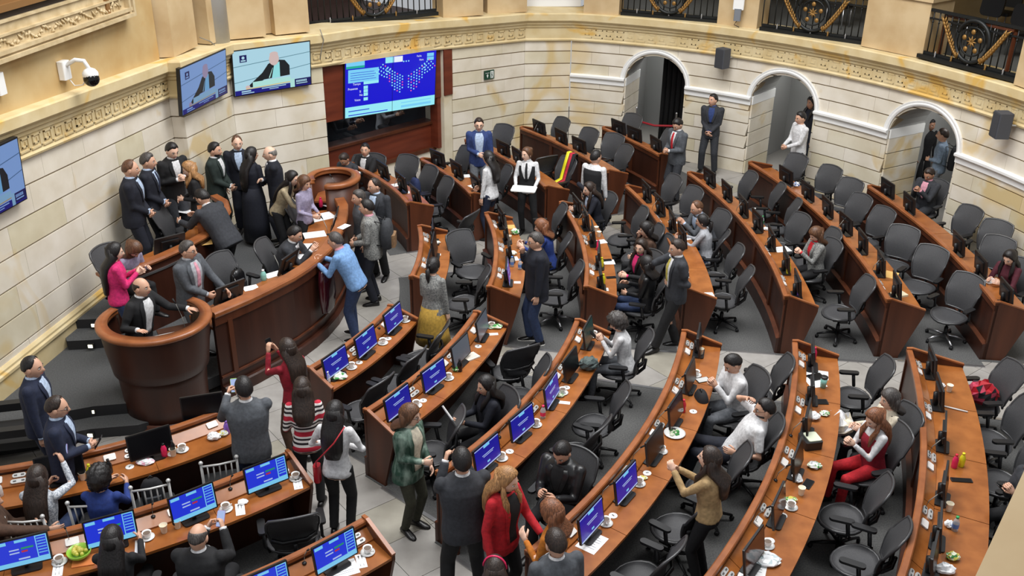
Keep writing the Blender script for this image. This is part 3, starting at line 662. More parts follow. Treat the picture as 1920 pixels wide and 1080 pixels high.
# ---- office chairs
FAB = noisy('dark_grey_mesh_fabric', srgb(72, 72, 74), srgb(60, 60, 62), 120, 0.55, detail=2, spec=0.35)
FRAME = mat('chair_frame_graphite', srgb(58, 58, 60), 0.32, spec=0.6)
def chair_parts():
    P = {}
    # backrest grid: u across, v up
    def bp(u, v, off=0.0):
        w = (0.20+0.075*math.sin(math.pi*min(1, v*1.15)*0.62))*(1 if v < 0.9 else 1-(v-0.9)*0.9)
        x = -0.235-0.17*v+0.045*math.sin(v*math.pi*1.1)+0.055*u*u-off; z = 0.50+0.56*v-0.03*u*u*(1 if v > 0.5 else -0.3); return Vector((x, u*w, z))
    def grid(off):
        return [[bp(-1+2*i/8, j/8, off) for i in range(9)] for j in range(9)]
    m = MB(); A, B = grid(0), grid(0.018); vs = [p for r in A for p in r]+[p for r in B for p in r]; fs = []
    for j in range(8):
        for i in range(8):
            a = j*9+i; fs += [(a, a+1, a+10, a+9), (a+81+9, a+81+10, a+81+1, a+81)]
    m.add(vs, fs, 0, True); P['backrest'] = m.mesh('backrest', FAB)
    rim = [bp(-1, j/10) for j in range(11)]+[bp(-1+2*i/8, 1) for i in range(1, 8)]+[bp(1, 1-j/10) for j in range(11)]+[bp(1-2*i/8, 0) for i in range(1, 8)]
    m = MB(); m.tube([p-Vector((0.009, 0, 0)) for p in rim], 0.017, 6, closed=True); P['back_frame'] = m.mesh('back_frame', FRAME)
    m = MB(); m.tube([bp(-0.95, 0.3, 0.05), bp(-0.5, 0.28, 0.075), bp(0.5, 0.28, 0.075), bp(0.95, 0.3, 0.05)], 0.022, 6, flat=1.6); m.tube([(-0.10, 0, 0.37), (-0.24, 0, 0.42), (-0.33, 0, 0.52), (-0.345, 0, 0.66)], 0.024, 6); P['lumbar_support'] = m.mesh('lumbar_support', BLACK)
    def sp(r, a):
        x = 0.245*r*math.cos(a)*(1 if math.cos(a) > 0 else 0.95); y = 0.265*r*math.sin(a)*(1-0.08*math.cos(a)); return Vector((x+0.02, y, 0.455-0.03*max(0, math.cos(a))*r**3+0.012*abs(math.sin(a))*r**2-0.02*(1-r)))
    m = MB(); n = 20; rings = [[sp(r, 2*math.pi*k/n) for k in range(n)] for r in (0.05, 0.4, 0.75, 1.0)]; rings.append([sp(1.0, 2*math.pi*k/n)-Vector((0, 0, 0.03)) for k in range(n)]); rings.append([sp(0.3, 2*math.pi*k/n)-Vector((0, 0, 0.035)) for k in range(n)])
    m.loft(rings, 0, True); P['seat'] = m.mesh('seat', FAB)
    m = MB(); m.tube([sp(1.03, 2*math.pi*k/n)-Vector((0, 0, 0.012)) for k in range(n)], 0.02, 6, closed=True); P['seat_frame'] = m.mesh('seat_frame', FRAME)
    m = MB(); m.rbox((0, 0, 0.375), (0.24, 0.18, 0.09), 0.03); m.box((0, 0, 0.40), (0.12, 0.5, 0.03)); P['tilt_mechanism'] = m.mesh('tilt_mechanism', BLACK)
    m = MB(); m.lathe([(0.03, 0.10), (0.03, 0.24), (0.02, 0.24), (0.02, 0.36)], 10); P['gas_column'] = m.mesh('gas_column', BLACK)
    m = MB(); m.rbox((0.03, 0, 0.665), (0.27, 0.085, 0.03), 0.04); P['arm_pad'] = m.mesh('arm_pad', BLACK)
    m = MB(); m.tube([(-0.08, -0.05, 0.40), (-0.06, 0.0, 0.47), (-0.03, 0.0, 0.65)], 0.018, 6, flat=1.4); P['arm_post'] = m.mesh('arm_post', BLACK)
    m = MB(); m.tube([(0, 0, 0.115), (0.16, 0, 0.10), (0.31, 0, 0.07)], [0.032, 0.024, 0.017], 6, flat=0.8); P['base_leg'] = m.mesh('base_leg', BLACK)
    m = MB(); m.tube([(0, 0, 0.115), (0.16, 0, 0.10), (0.31, 0, 0.07)], [0.032, 0.024, 0.017], 6, flat=0.8); P['base_leg_steel'] = m.mesh('base_leg', STEEL)
    m = MB(); m.lathe([(0.012, -0.022), (0.028, -0.018), (0.028, 0.018), (0.012, 0.022)], 10, 0, Matrix.Translation((0, 0, 0.029)) @ Matrix.Rotation(math.pi/2, 4, 'X')); m.tube([(0, 0, 0.04), (0, 0, 0.075)], 0.01, 6); P['caster'] = m.mesh('caster', BLACKM)
    return P
CP = chair_parts()
def chair(pos, yaw, label, steel=False, spin=0.3, group='grey mesh office chairs'):
    r = empty('office_chair', pos, yaw, label, 'chair', group); r.scale = (0.93, 0.93, 0.93)
    for k in ('seat', 'seat_frame', 'backrest', 'back_frame', 'lumbar_support', 'tilt_mechanism', 'gas_column'): link(k, CP[k], r)
    for s in (-1, 1):
        ap = link('arm_post', CP['arm_post'], r, (0, s*0.305, 0)); link('arm_pad', CP['arm_pad'], ap, (0, s*0.01, 0))
    for k in range(5):
        a = spin+k*2*math.pi/5; bl = link('base_leg', CP['base_leg_steel' if steel else 'base_leg'], r, (0, 0, 0), (0, 0, a)); link('caster', CP['caster'], bl, (0.31, 0, 0), (0, 0, 0.7))
    return r
# section, backrest centre in the survey photo, absolute facing in degrees (None: toward the rostrum)
CHAIRS = [
 ('near', 1, 683, 722, None), ('near', 1, 757, 678, None), ('near', 1, 800, 630, 165),
 ('near', 2, 846, 793, 178), ('near', 2, 905, 756, 170), ('near', 2, 952, 680, 118), ('near', 2, 1027, 690, 178),
 ('near', 3, 1092, 822, 150), ('near', 3, 1146, 765, 172), ('near', 3, 1178, 690, 165), ('near', 3, 1078, 858, 120),
 ('near', 4, 1470, 700, 172), ('near', 4, 1412, 735, 185), ('near', 4, 1455, 800, 185), ('near', 4, 1389, 872, 165), ('near', 4, 1258, 935, 140), ('near', 4, 1190, 1020, 145),
 ('near', 5, 1622, 698, 174), ('near', 5, 1664, 762, 172), ('near', 5, 1684, 852, 168), ('near', 5, 1618, 925, 160), ('near', 5, 1680, 1015, 152),
 ('near', 6, 1878, 708, 184), ('near', 6, 1888, 775, 178), ('near', 6, 1890, 850, 170), ('near', 6, 1876, 945, 165), ('near', 6, 1890, 1010, 160),
 ('middle', 1, 862, 457, -52), ('middle', 1, 908, 528, 178), ('middle', 1, 876, 418, 150),
 ('middle', 2, 1052, 406, 185), ('middle', 2, 1046, 466, 180), ('middle', 2, 1082, 518, 178),
 ('middle', 3, 1155, 378, 195), ('middle', 3, 1203, 412, 185), ('middle', 3, 1232, 446, 182), ('middle', 3, 1232, 485, 180), ('middle', 3, 1236, 532, 165),
 ('middle', 4, 1258, 350, 200), ('middle', 4, 1300, 372, 205), ('middle', 4, 1347, 412, 195), ('middle', 4, 1388, 443, 182), ('middle', 4, 1362, 485, 178), ('middle', 4, 1393, 527, 168),
 ('middle', 5, 1410, 345, 190), ('middle', 5, 1456, 364, 175), ('middle', 5, 1490, 396, 170), ('middle', 5, 1500, 424, 200), ('middle', 5, 1560, 453, 185), ('middle', 5, 1590, 483, 200), ('middle', 5, 1622, 546, 178),
 ('middle', 6, 1482, 310, 215), ('middle', 6, 1556, 331, 215), ('middle', 6, 1594, 356, 218), ('middle', 6, 1606, 388, 205), ('middle', 6, 1652, 410, 205), ('middle', 6, 1693, 447, 232), ('middle', 6, 1746, 486, 225), ('middle', 6, 1812, 540, 215),
 ('middle', 7, 1745, 360, 215), ('middle', 7, 1768, 388, 205), ('middle', 7, 1872, 468, 230), ('middle', 7, 1912, 432, 225), ('middle', 7, 1925, 505, 200),
 ('far', 1, 688, 312, 235), ('far', 1, 753, 312, 240), ('far', 1, 783, 338, 215), ('far', 1, 803, 360, 205),
 ('far', 2, 864, 297, 215), ('far', 2, 950, 332, 195),
 ('far', 3, 945, 252, 235), ('far', 3, 1022, 310, 120), ('far', 3, 1058, 315, 215),
 ('far', 4, 1048, 240, 215), ('far', 4, 1094, 266, 220), ('far', 4, 1139, 268, 230), ('far', 4, 1167, 292, 205),
 ('left', 2, 545, 985, 108), ('far', 5, 1190, 228, 225), ('far', 5, 1255, 262, 205)]
cnt = {}; CH = {}
CPOS = []
STEELSET = {(1082, 518), (1812, 540)}
for sec, row, px, py, yaw in CHAIRS:
    bpos = at(px, py, 0.80); R, t = pol(bpos)
    y = math.radians(yaw) if yaw is not None else math.atan2(-er(t).y, -er(t).x)
    pos = bpos+Vector((math.cos(y), math.sin(y), 0))*0.30
    CPOS.append([sec, row, px, py, y, Vector((pos.x, pos.y))])
def clamp_row(c):     # keep clear of the desk in front and the desk behind
    rr, tt = pol(c[5]); row = c[1]; rc = min(max(rr, ROWR[row]+DDS.get((c[0], c[1]), DD0)+0.22), ROWR.get(row+1, ROWR[row]+1.75)-0.36); c[5] = ell(rc, tt).xy
    w = c[5]-Vector(RIGHTC[0])
    if w.length > RIGHTC[1]-0.62: c[5] = Vector(RIGHTC[0])+w.normalized()*(RIGHTC[1]-0.62)
for it in range(40):
    for i_ in range(len(CPOS)):
        for j_ in range(i_):
            d = CPOS[i_][5]-CPOS[j_][5]
            if 1e-4 < d.length < 0.66:
                q = d.normalized()*(0.66-d.length)*0.5; CPOS[i_][5] = CPOS[i_][5]+q; CPOS[j_][5] = CPOS[j_][5]-q
    for c in CPOS: clamp_row(c)
for sec, row, px, py, y, q in CPOS:
    n = cnt.get((sec, row), 0); cnt[(sec, row)] = n+1
    lab = 'grey mesh office chair in the %s, %s, %s from its %s end' % (SECW[sec], ROWW[row], ORD[n], 'far' if sec in ('middle',) else 'left')
    CH[(px, py)] = chair((q.x, q.y, 0.016), y, lab, (px, py) in STEELSET, random.uniform(0, 1.2))
DAISCH = [(303, 410, 0.58, 0, 'beside the two standing navy suits on the upper dais'), (208, 455, 0.58, -15, 'against the stone wall behind the pink jacket'), (415, 500, 0.30, -30, 'behind the rostrum, holding a black bag'), (487, 462, 0.30, -25, 'behind the rostrum next to the bending man'), (548, 396, 0.30, 0, 'behind the rostrum under the beige sweater'), (335, 372, 0.58, -60, 'at the wall between the standing men')]
for px, py, z, yaw, w in DAISCH:
    y = math.radians(yaw); p = at(px, py, z+0.80)+Vector((math.cos(y), math.sin(y), 0))*0.28; p.z = z
    CH[(px, py)] = chair(p, y, 'grey mesh office chair '+w)
# ---- silver banquet chairs of the bottom-left block
def banquet_parts():
    P = {}
    m = MB(); m.rbox((0, 0, 0.45), (0.40, 0.40, 0.05), 0.06); P['seat'] = m.mesh('seat', BLACKM)
    m = MB(); m.tube([(0.18, 0, 0.0), (0.18, 0, 0.43)], 0.014, 8); P['front_leg'] = m.mesh('leg', SILVER)
    m = MB(); m.tube([(-0.22, 0, 0.0), (-0.18, 0, 0.43), (-0.24, 0, 0.92)], 0.014, 8); m.ball((-0.24, 0, 0.93), 0.024, 8); P['back_post'] = m.mesh('back_post', SILVER)
    for nm, z, x in (('top_rail', 0.88, -0.235), ('lower_rail', 0.60, -0.20)):
        m = MB(); m.tube([(x, -0.18, z), (x-0.03, 0, z+0.01), (x, 0.18, z)], 0.012, 8); P[nm] = m.mesh(nm, SILVER)
    m = MB(); m.tube([(-0.215, 0, 0.60), (-0.25, 0, 0.88)], 0.008, 6); P['spindle'] = m.mesh('spindle', SILVER)
    m = MB(); m.tube([(0.18, 0, 0.2), (-0.2, 0, 0.2)], 0.009, 6); P['stretcher'] = m.mesh('stretcher', SILVER)
    return P
BP = banquet_parts()
def banquet(px, py, yaw, label):
    y = math.radians(yaw); p = at(px, py, 0.80)+Vector((math.cos(y), math.sin(y), 0))*0.22; p.z = 0.016
    R, t = pol(p); row = 1 if R < 6.3 else 2; R2 = min(max(R, ROWR[row]+DD0+0.2), ROWR[row+1]-0.28); q = ell(R2, t); p.x, p.y = q.x, q.y
    r = empty('banquet_chair', p, y, label, 'chair', 'silver banquet chairs')
    link('seat', BP['seat'], r); link('top_rail', BP['top_rail'], r); link('lower_rail', BP['lower_rail'], r)
    for s in (-1, 1): link('leg', BP['front_leg'], r, (0, s*0.17, 0)); link('back_post', BP['back_post'], r, (0, s*0.18, 0)); link('stretcher', BP['stretcher'], r, (0, s*0.17, 0))
    for k in range(5): link('spindle', BP['spindle'], r, (0, -0.12+0.06*k, 0))
    return r
BQ = [banquet(410, 878, 110, 'empty silver spindle-back banquet chair nearest the grey-jacketed man'), banquet(280, 915, 110, 'silver spindle-back banquet chair holding a dark backpack'),
      banquet(168, 955, 100, 'silver spindle-back banquet chair under the woman in royal blue'), banquet(50, 990, 95, 'silver spindle-back banquet chair under the woman in checked jacket')]
# ---- monitors
def scr(name, c, e): return mat(name, (0.02, 0.02, 0.02), 0.25, emit=c, es=e)
S_BLUE = scr('screen_blue', srgb(10, 10, 150), 0.9); S_CYAN = scr('screen_cyan', srgb(120, 200, 240), 0.9); S_LITE = scr('screen_pale', srgb(170, 190, 235), 0.9); S_GRN = scr('screen_green', srgb(30, 150, 110), 0.8); S_RED = scr('screen_red', srgb(190, 40, 60), 0.8); S_BLU2 = scr('screen_bright_blue', srgb(25, 50, 215), 0.9)
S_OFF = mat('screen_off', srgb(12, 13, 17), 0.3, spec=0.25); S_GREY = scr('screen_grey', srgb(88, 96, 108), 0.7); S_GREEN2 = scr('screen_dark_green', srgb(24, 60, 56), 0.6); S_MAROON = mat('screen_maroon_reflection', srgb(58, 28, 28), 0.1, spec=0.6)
MW, MH = 0.43, 0.265
def monitor_parts():
    P = {}
    m = MB(); m.rbox((0, 0, 0), (MW+0.03, MH+0.03, 0.022), 0.012, 0, Matrix.Rotation(math.pi/2, 4, 'Z') @ Matrix.Rotation(math.pi/2, 4, 'X')); m.rbox((-0.018, 0, 0), (0.03, 0.26, 0.16), 0.01); P['housing'] = m.mesh('housing', BLACK)
    m = MB(); m.tube([(-0.04, 0, 0.0), (-0.05, 0, -0.17)], 0.022, 8, flat=1.5); P['neck'] = m.mesh('neck', BLACK)
    m = MB(); m.rbox((-0.0, 0, 0.008), (0.15, 0.26, 0.016), 0.03); P['base'] = m.mesh('foot', BLACK)
    def quad(mb, y0, z0, y1, z1, mi, x): mb.add([(x, y0*MW, z0*MH), (x, y1*MW, z0*MH), (x, y1*MW, z1*MH), (x, y0*MW, z1*MH)], [(0, 1, 2, 3)], mi)
    def S(name, mats, quads):
        mb = MB()
        for i, (a, b, c_, d, mi) in enumerate(quads): quad(mb, a, b, c_, d, mi, 0.0125+0.0004*min(i, 3))
        P[name] = mb.mesh('screen', mats)
    S('vote', [S_BLUE, S_CYAN, S_LITE], [(-.5, -.5, .5, .5, 0), (-.5, .44, .5, .48, 2), (-.13, .34, .12, .47, 1), (-.22, .04, .26, .075, 2), (-.18, -.03, .22, 0.0, 2), (-.05, -.36, .06, -.28, 1), (-.5, -.5, .5, -.44, 2)])
    S('list', [S_BLU2, S_CYAN, S_LITE, S_GRN, S_RED], [(-.5, -.5, .5, .5, 0), (-.5, -.5, .5, -.33, 1), (.27, -.33, .5, .5, 1), (.29, -.30, .48, .46, 0), (-.48, .36, -.28, .48, 1), (-.12, .38, .12, .48, 1), (-.02, .10, .22, .17, 3), (-.02, -.02, .10, .05, 4), (-.25, .10, -.06, .15, 2), (-.25, -.02, -.06, .03, 2), (-.10, -.28, .12, -.22, 2)]+[(.30, .36-.11*k, .47, .40-.11*k, 1) for k in range(6)])
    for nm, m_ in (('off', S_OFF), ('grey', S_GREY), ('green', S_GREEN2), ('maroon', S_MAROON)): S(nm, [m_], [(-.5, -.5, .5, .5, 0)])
    return P
MP = monitor_parts()
def monitor(pos, yaw, kind, label, tilt=0.16, h=0.20):
    r = empty('monitor', pos, yaw, label, 'monitor', 'desk monitors')
    M = Matrix.Translation((0, 0, h)) @ Matrix.Rotation(-tilt, 4, 'Y')
    ho = link('housing', MP['housing'], r); ho.matrix_local = M; link('screen', MP[kind], ho)
    o = link('neck', MP['neck'], r); o.matrix_local = M
    link('foot', MP['base'], r)
    return r
MON = {('near', 1): [(613, 673, 'vote'), (678, 637, 'vote'), (722, 592, 'vote')], ('near', 2): [(738, 750, 'vote'), (806, 700, 'vote'), (860, 655, 'grey'), (895, 607, 'grey')],
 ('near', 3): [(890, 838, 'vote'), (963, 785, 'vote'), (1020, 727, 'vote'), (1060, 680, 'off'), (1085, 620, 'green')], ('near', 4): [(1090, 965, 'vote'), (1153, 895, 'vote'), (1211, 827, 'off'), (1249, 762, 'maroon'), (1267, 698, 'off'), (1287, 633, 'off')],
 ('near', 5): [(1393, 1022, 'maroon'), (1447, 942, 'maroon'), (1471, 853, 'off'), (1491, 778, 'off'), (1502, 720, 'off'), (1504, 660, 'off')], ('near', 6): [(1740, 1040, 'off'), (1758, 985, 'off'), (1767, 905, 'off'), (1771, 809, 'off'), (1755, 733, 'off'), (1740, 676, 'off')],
 ('middle', 1): [(790, 434, 'off'), (792, 460, 'off'), (790, 493, 'off')], ('middle', 2): [(927, 402, 'off'), (936, 432, 'off'), (940, 465, 'off'), (942, 508, 'vote')], ('middle', 3): [(1066, 378, 'off'), (1092, 408, 'off'), (1106, 437, 'off'), (1113, 478, 'off'), (1113, 517, 'off')],
 ('middle', 4): [(1198, 358, 'off'), (1226, 383, 'off'), (1250, 412, 'off'), (1264, 440, 'off')], ('middle', 5): [(1320, 332, 'off'), (1355, 357, 'off'), (1387, 385, 'off'), (1416, 412, 'off'), (1441, 445, 'off'), (1462, 487, 'off'), (1478, 530, 'off')],
 ('middle', 6): [(1478, 328, 'off'), (1516, 357, 'off'), (1551, 387, 'off'), (1585, 418, 'off'), (1618, 451, 'off'), (1647, 492, 'off'), (1672, 534, 'off')], ('middle', 7): [(1657, 349, 'off'), (1705, 380, 'off'), (1803, 455, 'off'), (1841, 495, 'off'), (1882, 547, 'off')],
 ('far', 1): [(690, 325, 'off'), (727, 345, 'off'), (752, 372, 'off')], ('far', 2): [(815, 297, 'off'), (848, 318, 'off'), (880, 345, 'off')], ('far', 3): [(933, 280, 'off'), (965, 293, 'off')], ('far', 4): [(1006, 240, 'off'), (1050, 256, 'off'), (1083, 272, 'off')], ('far', 5): [(1157, 237, 'off'), (1187, 251, 'off'), (1230, 270, 'off')],
 ('left', 1): [(110, 893, 'off'), (280, 828, 'off')], ('left', 2): [(45, 1018, 'list'), (205, 975, 'list'), (358, 935, 'list'), (490, 877, 'list')], ('left', 3): [(487, 1078, 'list'), (618, 1020, 'list')]}
KW = {'vote': 'showing blue voting page', 'list': 'showing bright blue attendance page', 'off': 'with dark screen', 'grey': 'showing a pale grey page', 'green': 'showing a dark green page', 'maroon': 'with dark maroon reflection'}
for (sec, row), L in MON.items():
    for n, (px, py, kind) in enumerate(L):
        p = at(px, py, 0.97); r_, t = pol(p); R = ROWR[row]; t0, t1 = next((a, b) for s_, w_, a, b in DESKS if (s_, w_) == (sec, row))
        t = min(max(t, t0+math.degrees(0.25/R)), t1-math.degrees(0.25/R)); q = ell(R+0.24, t, 0.765); e = er(t)
        monitor(q, math.atan2(e.y, e.x)+random.uniform(-0.08, 0.08), kind, 'black monitor %s, %s on %s desk, %s' % (KW[kind], ORD[n], ROWW[row].replace(' row', '-row'), SECW[sec]))
# monitor turned round toward the lectern
monitor(at(380, 806, 0.78)+Vector((0, 0.10, 0)), math.radians(-72), 'off', 'large black monitor turned askew on desk below the lectern', 0.05, 0.25)
for i, (px, py, z, yaw, w) in enumerate([(430, 548, 1.04, 140, 'in front of the grey-suited man'), (541, 492, 1.04, 160, 'beside the seated secretary'), (628, 412, 1.04, 185, 'among papers at the far rostrum end'), (318, 458, 1.22, 130, 'on the upper-tier desk')]):
    p = at(px, py, z+0.15); p.z = z; monitor(p, math.radians(yaw), 'off', 'black monitor with dark screen '+w, 0.35, 0.16)
# ================================================================== PEOPLE
def V(*a): return Vector(a)
TMP = bpy.data.scenes.new('workshop')
def remesh(mb, name, mats, vox, smooth_it=2):
    """unite overlapping closed pieces into one continuous surface"""
    me = mb.mesh(name, mats); ob = bpy.data.objects.new(name, me); TMP.collection.objects.link(ob)
    r = ob.modifiers.new('r', 'REMESH'); r.mode = 'VOXEL'; r.voxel_size = vox; r.use_smooth_shade = True
    if smooth_it:
        s = ob.modifiers.new('s', 'SMOOTH'); s.iterations = smooth_it; s.factor = 0.5
    TMP.view_layers[0].update(); dg = TMP.view_layers[0].depsgraph; out = bpy.data.meshes.new_from_object(ob.evaluated_get(dg)); out.name = name
    bpy.data.objects.remove(ob); bpy.data.meshes.remove(me)
    out.materials.clear()
    for m in (mats if isinstance(mats, (list, tuple)) else [mats]): out.materials.append(m)
    return out
def mesh_to_mb(mb, me, mi=0, M=None):
    mb.add([v.co for v in me.vertices], [tuple(p.vertices) for p in me.polygons], mi, True, M)
def ik(a, c, l1, l2, pole):
    d = c-a; L = min(d.length, (l1+l2)*0.999); dn = d.normalized(); x = (l1*l1-l2*l2+L*L)/(2*L); h = math.sqrt(max(0, l1*l1-x*x))
    p = (pole-dn*pole.dot(dn)); p = p.normalized() if p.length > 1e-4 else Vector((0, 0, -1))
    return a+dn*x+p*h, a+dn*L
SKIN = {'a': mat('skin_light', srgb(228, 186, 162), 0.5), 'b': mat('skin_medium', srgb(208, 162, 136), 0.5), 'c': mat('skin_tan', srgb(176, 130, 104), 0.5)}
def hairm(n, c): return noisy('hair_'+n, srgb(*c), srgb(*[min(255, int(k*1.5+8)) for k in c]), 1.0, 0.45, stretch=(90, 90, 7), detail=3, bump=0.25, lo=0.4, hi=0.75)
HAIRC = {'black': hairm('black', (20, 17, 17)), 'dark': hairm('dark_brown', (36, 26, 21)), 'brown': hairm('brown', (76, 50, 33)), 'blond': hairm('dark_blond', (132, 96, 60)), 'grey': hairm('grey', (98, 94, 90)), 'auburn': hairm('auburn', (100, 62, 40)), 'ash': hairm('salt_and_pepper', (56, 52, 50))}
EYEW = mat('eye_white', srgb(225, 222, 215), 0.3); EYED = mat('eye_dark', srgb(30, 22, 18), 0.2); LIP = mat('lips', srgb(158, 88, 80), 0.5); SHOE = mat('shoe_leather', srgb(24, 22, 22), 0.35); SOLE = mat('pale_sole', srgb(210, 208, 202), 0.6)
def cloth(name, c, rough=0.85): return noisy('cloth_'+name, srgb(*c), srgb(*[int(k*0.86) for k in c]), 30, rough, detail=3, bump=0.12)
CL = {k: cloth(k, c) for k, c in {'black': (26, 26, 29), 'charcoal': (52, 54, 60), 'navy': (30, 38, 62), 'darknavy': (22, 25, 38), 'blue': (46, 66, 120), 'grey': (112, 116, 122), 'midgrey': (84, 88, 94), 'white': (228, 228, 230), 'pink': (222, 44, 116), 'red': (196, 30, 42), 'crimson': (150, 24, 44), 'beige': (178, 162, 132), 'tan': (182, 152, 108), 'lavender': (160, 152, 178), 'sky': (122, 162, 212), 'denim': (42, 58, 92), 'green': (34, 46, 42), 'forest': (40, 92, 66), 'olive': (58, 58, 44), 'mustard': (186, 148, 60), 'orange': (204, 122, 38), 'maroon': (84, 28, 42), 'brown': (82, 58, 44), 'cream': (226, 216, 194), 'royal': (34, 58, 128), 'palegrey': (176, 178, 184), 'lightblue': (186, 204, 230), 'rose': (226, 160, 176), 'yellow': (206, 190, 90), 'slate': (120, 138, 158)}.items()}
def striped():
    m = cloth('stripes', (232, 226, 222)); nt = m.node_tree; b = nt.nodes['Principled BSDF']; N = nt.nodes.new; g = N('ShaderNodeTexCoord'); sx = N('ShaderNodeSeparateXYZ'); nt.links.new(g.outputs['Object'], sx.inputs[0])
    mm = N('ShaderNodeMath'); mm.operation = 'MULTIPLY'; mm.inputs[1].default_value = 5.6; nt.links.new(sx.outputs['Z'], mm.inputs[0]); fr = N('ShaderNodeMath'); fr.operation = 'FRACT'; nt.links.new(mm.outputs[0], fr.inputs[0])
    r = N('ShaderNodeValToRGB'); r.color_ramp.interpolation = 'CONSTANT'; e = r.color_ramp.elements; e[0].color = (*srgb(232, 226, 222), 1); e[1].position = 0.16; e[1].color = (*srgb(38, 30, 34), 1)
    for p, c in ((0.30, (232, 226, 222)), (0.44, (38, 30, 34)), (0.56, (232, 226, 222)), (0.68, (190, 36, 58))): k = e.new(p); k.color = (*srgb(*c), 1)
    nt.links.new(fr.outputs[0], r.inputs[0]); nt.links.new(r.outputs[0], b.inputs['Base Color']); return m
CL['stripes'] = striped()
CL['velvet'] = noisy('cloth_green_velvet', srgb(42, 72, 58), srgb(150, 172, 158), 9, 0.6, stretch=(1, 1, 0.45), detail=6, lo=0.46, hi=0.68)
CL['check'] = noisy('cloth_grey_check', srgb(206, 210, 216), srgb(150, 156, 166), 55, 0.85, detail=1, lo=0.45, hi=0.55)
CL['tweed'] = noisy('cloth_silver_tweed', srgb(150, 150, 146), srgb(96, 98, 98), 50, 0.85, detail=4)
CL['leather'] = mat('black_leather', srgb(26, 26, 28), 0.35)
# ---- hand template: wrist at origin, fingers along +X, palm toward -Z, thumb on +Y
def hand_mesh(curl):
    m = MB(); pal = []
    for x, w, t in ((-0.015, 0.026, 0.020), (0.02, 0.036, 0.017), (0.06, 0.041, 0.015), (0.088, 0.039, 0.012)):
        pal.append([(x, w*math.cos(2*math.pi*k/10), t*math.sin(2*math.pi*k/10)) for k in range(10)])
    m.loft(pal, 0, True)
    for y, L, r in ((0.030, 0.070, 0.0088), (0.010, 0.080, 0.0092), (-0.011, 0.074, 0.0088), (-0.030, 0.056, 0.0078)):
        p = V(0.082, y, 0); a = 0.15; pts = [p-V(0.02, 0, 0), p]
        for f in (0.45, 0.32, 0.23):
            a += curl; p = p+V(math.cos(a), 0, -math.sin(a))*L*f; pts.append(p)
        m.tube(pts, [r, r, r*0.95, r*0.88, r*0.6], 6)
    m.tube([V(0.015, 0.028, -0.004), V(0.045, 0.050, -0.016), V(0.068, 0.056, -0.030-0.02*curl), V(0.085, 0.048, -0.042-0.02*curl)], [0.013, 0.012, 0.0105, 0.006], 6)
    return m
HAND = {'relaxed': hand_mesh(0.33), 'grip': hand_mesh(0.75), 'flat': hand_mesh(0.1)}
# ---- head shape as a function of direction
def head_r(d):
    x, y, z = d
    rx = 0.098 if x > 0 else 0.104; p = V(rx*x, 0.077*y, 0.120*z)
    if z < 0:
        f = (-z)**1.4; p.y *= 1-0.30*f; p.x *= 1-0.10*f if x > 0 else 1-0.35*f
    if x > 0:
        g = lambda cy, cz, s: math.exp(-(((p.y-cy)/s)**2+((p.z-cz)/s)**2))
        p.x += 0.026*math.exp(-((p.y/0.011)**2))*math.exp(-(((p.z+0.020)/0.020)**2))+0.010*math.exp(-((p.y/0.009)**2+((p.z-0.006)/0.022)**2))
        p.x -= 0.010*(g(0.032, 0.012, 0.015)+g(-0.032, 0.012, 0.015)); p.x += 0.004*math.exp(-(((p.z-0.034)/0.010)**2))*(1 if abs(p.y) < 0.055 else 0)
        p.x += 0.007*math.exp(-((p.y/0.026)**2+((p.z+0.064)/0.010)**2))+0.012*math.exp(-((p.y/0.022)**2+((p.z+0.104)/0.018)**2)); p.x -= 0.003*math.exp(-((p.y/0.03)**2+((p.z+0.050)/0.006)**2))
    return p
def sph_dirs(nu, nv):
    return [[V(math.sin(math.pi*j/nv)*math.cos(2*math.pi*i/nu), math.sin(math.pi*j/nv)*math.sin(2*math.pi*i/nu), math.cos(math.pi*j/nv)) for i in range(nu)] for j in range(nv+1)]
DIRS = sph_dirs(36, 26)
def head_surface(fn, mb, mi):
    rings = [[fn(d) for d in r] for r in DIRS]; rings[0] = [rings[0][0]+(rings[1][i]-rings[0][0])*0.02 for i in range(36)]; rings[-1] = [rings[-1][0]+(rings[-2][i]-rings[-1][0])*0.02 for i in range(36)]
    mb.loft(rings[::-1], mi, True, True)
HEADMB = MB(); head_surface(head_r, HEADMB, 0)
for s in (-1, 1):
    HEADMB.ball((-0.002, s*0.077, -0.004), 0.03, 10, 0, Matrix.Rotation(0.1, 4, 'Y'), (0.62, 0.34, 1.05))
    HEADMB.ball((0.0795, s*0.032, 0.012), 0.0135, 8, 1, None, (0.75, 1.15, 0.62)); HEADMB.ball((0.0865, s*0.032, 0.0115), 0.0068, 8, 2, None, (0.8, 1, 1))
    HEADMB.tube([V(0.091, s*0.016, 0.030), V(0.092, s*0.032, 0.035), V(0.080, s*0.050, 0.030)], [0.0035, 0.0045, 0.0025], 6, 3)
HEADMB.tube([V(0.083, -0.024, -0.0535), V(0.0955, 0, -0.051), V(0.083, 0.024, -0.0535)], [0.003, 0.006, 0.003], 6, 4)
def sstep(x): x = min(1, max(0, x)); return x*x*(3-2*x)
def hairline(ph, pts):
    for (a, ha), (b, hb) in zip(pts, pts[1:]):
        if a <= ph <= b: return ha+(hb-ha)*(ph-a)/(b-a)
    return pts[-1][1]
HL = {'short': [(0, .60), (40, .62), (62, .42), (78, .10), (96, .12), (112, -.25), (180, -.48)], 'recede': [(0, .80), (30, .86), (55, .62), (72, .25), (84, .08), (98, .12), (114, -.25), (180, -.48)],
      'long': [(0, .62), (30, .60), (52, .35), (70, -.1), (85, -.55), (110, -.75), (180, -.8)], 'bob': [(0, .45), (35, .42), (55, .1), (72, -.45), (100, -.85), (180, -.85)]}
RH = random.Random(3)
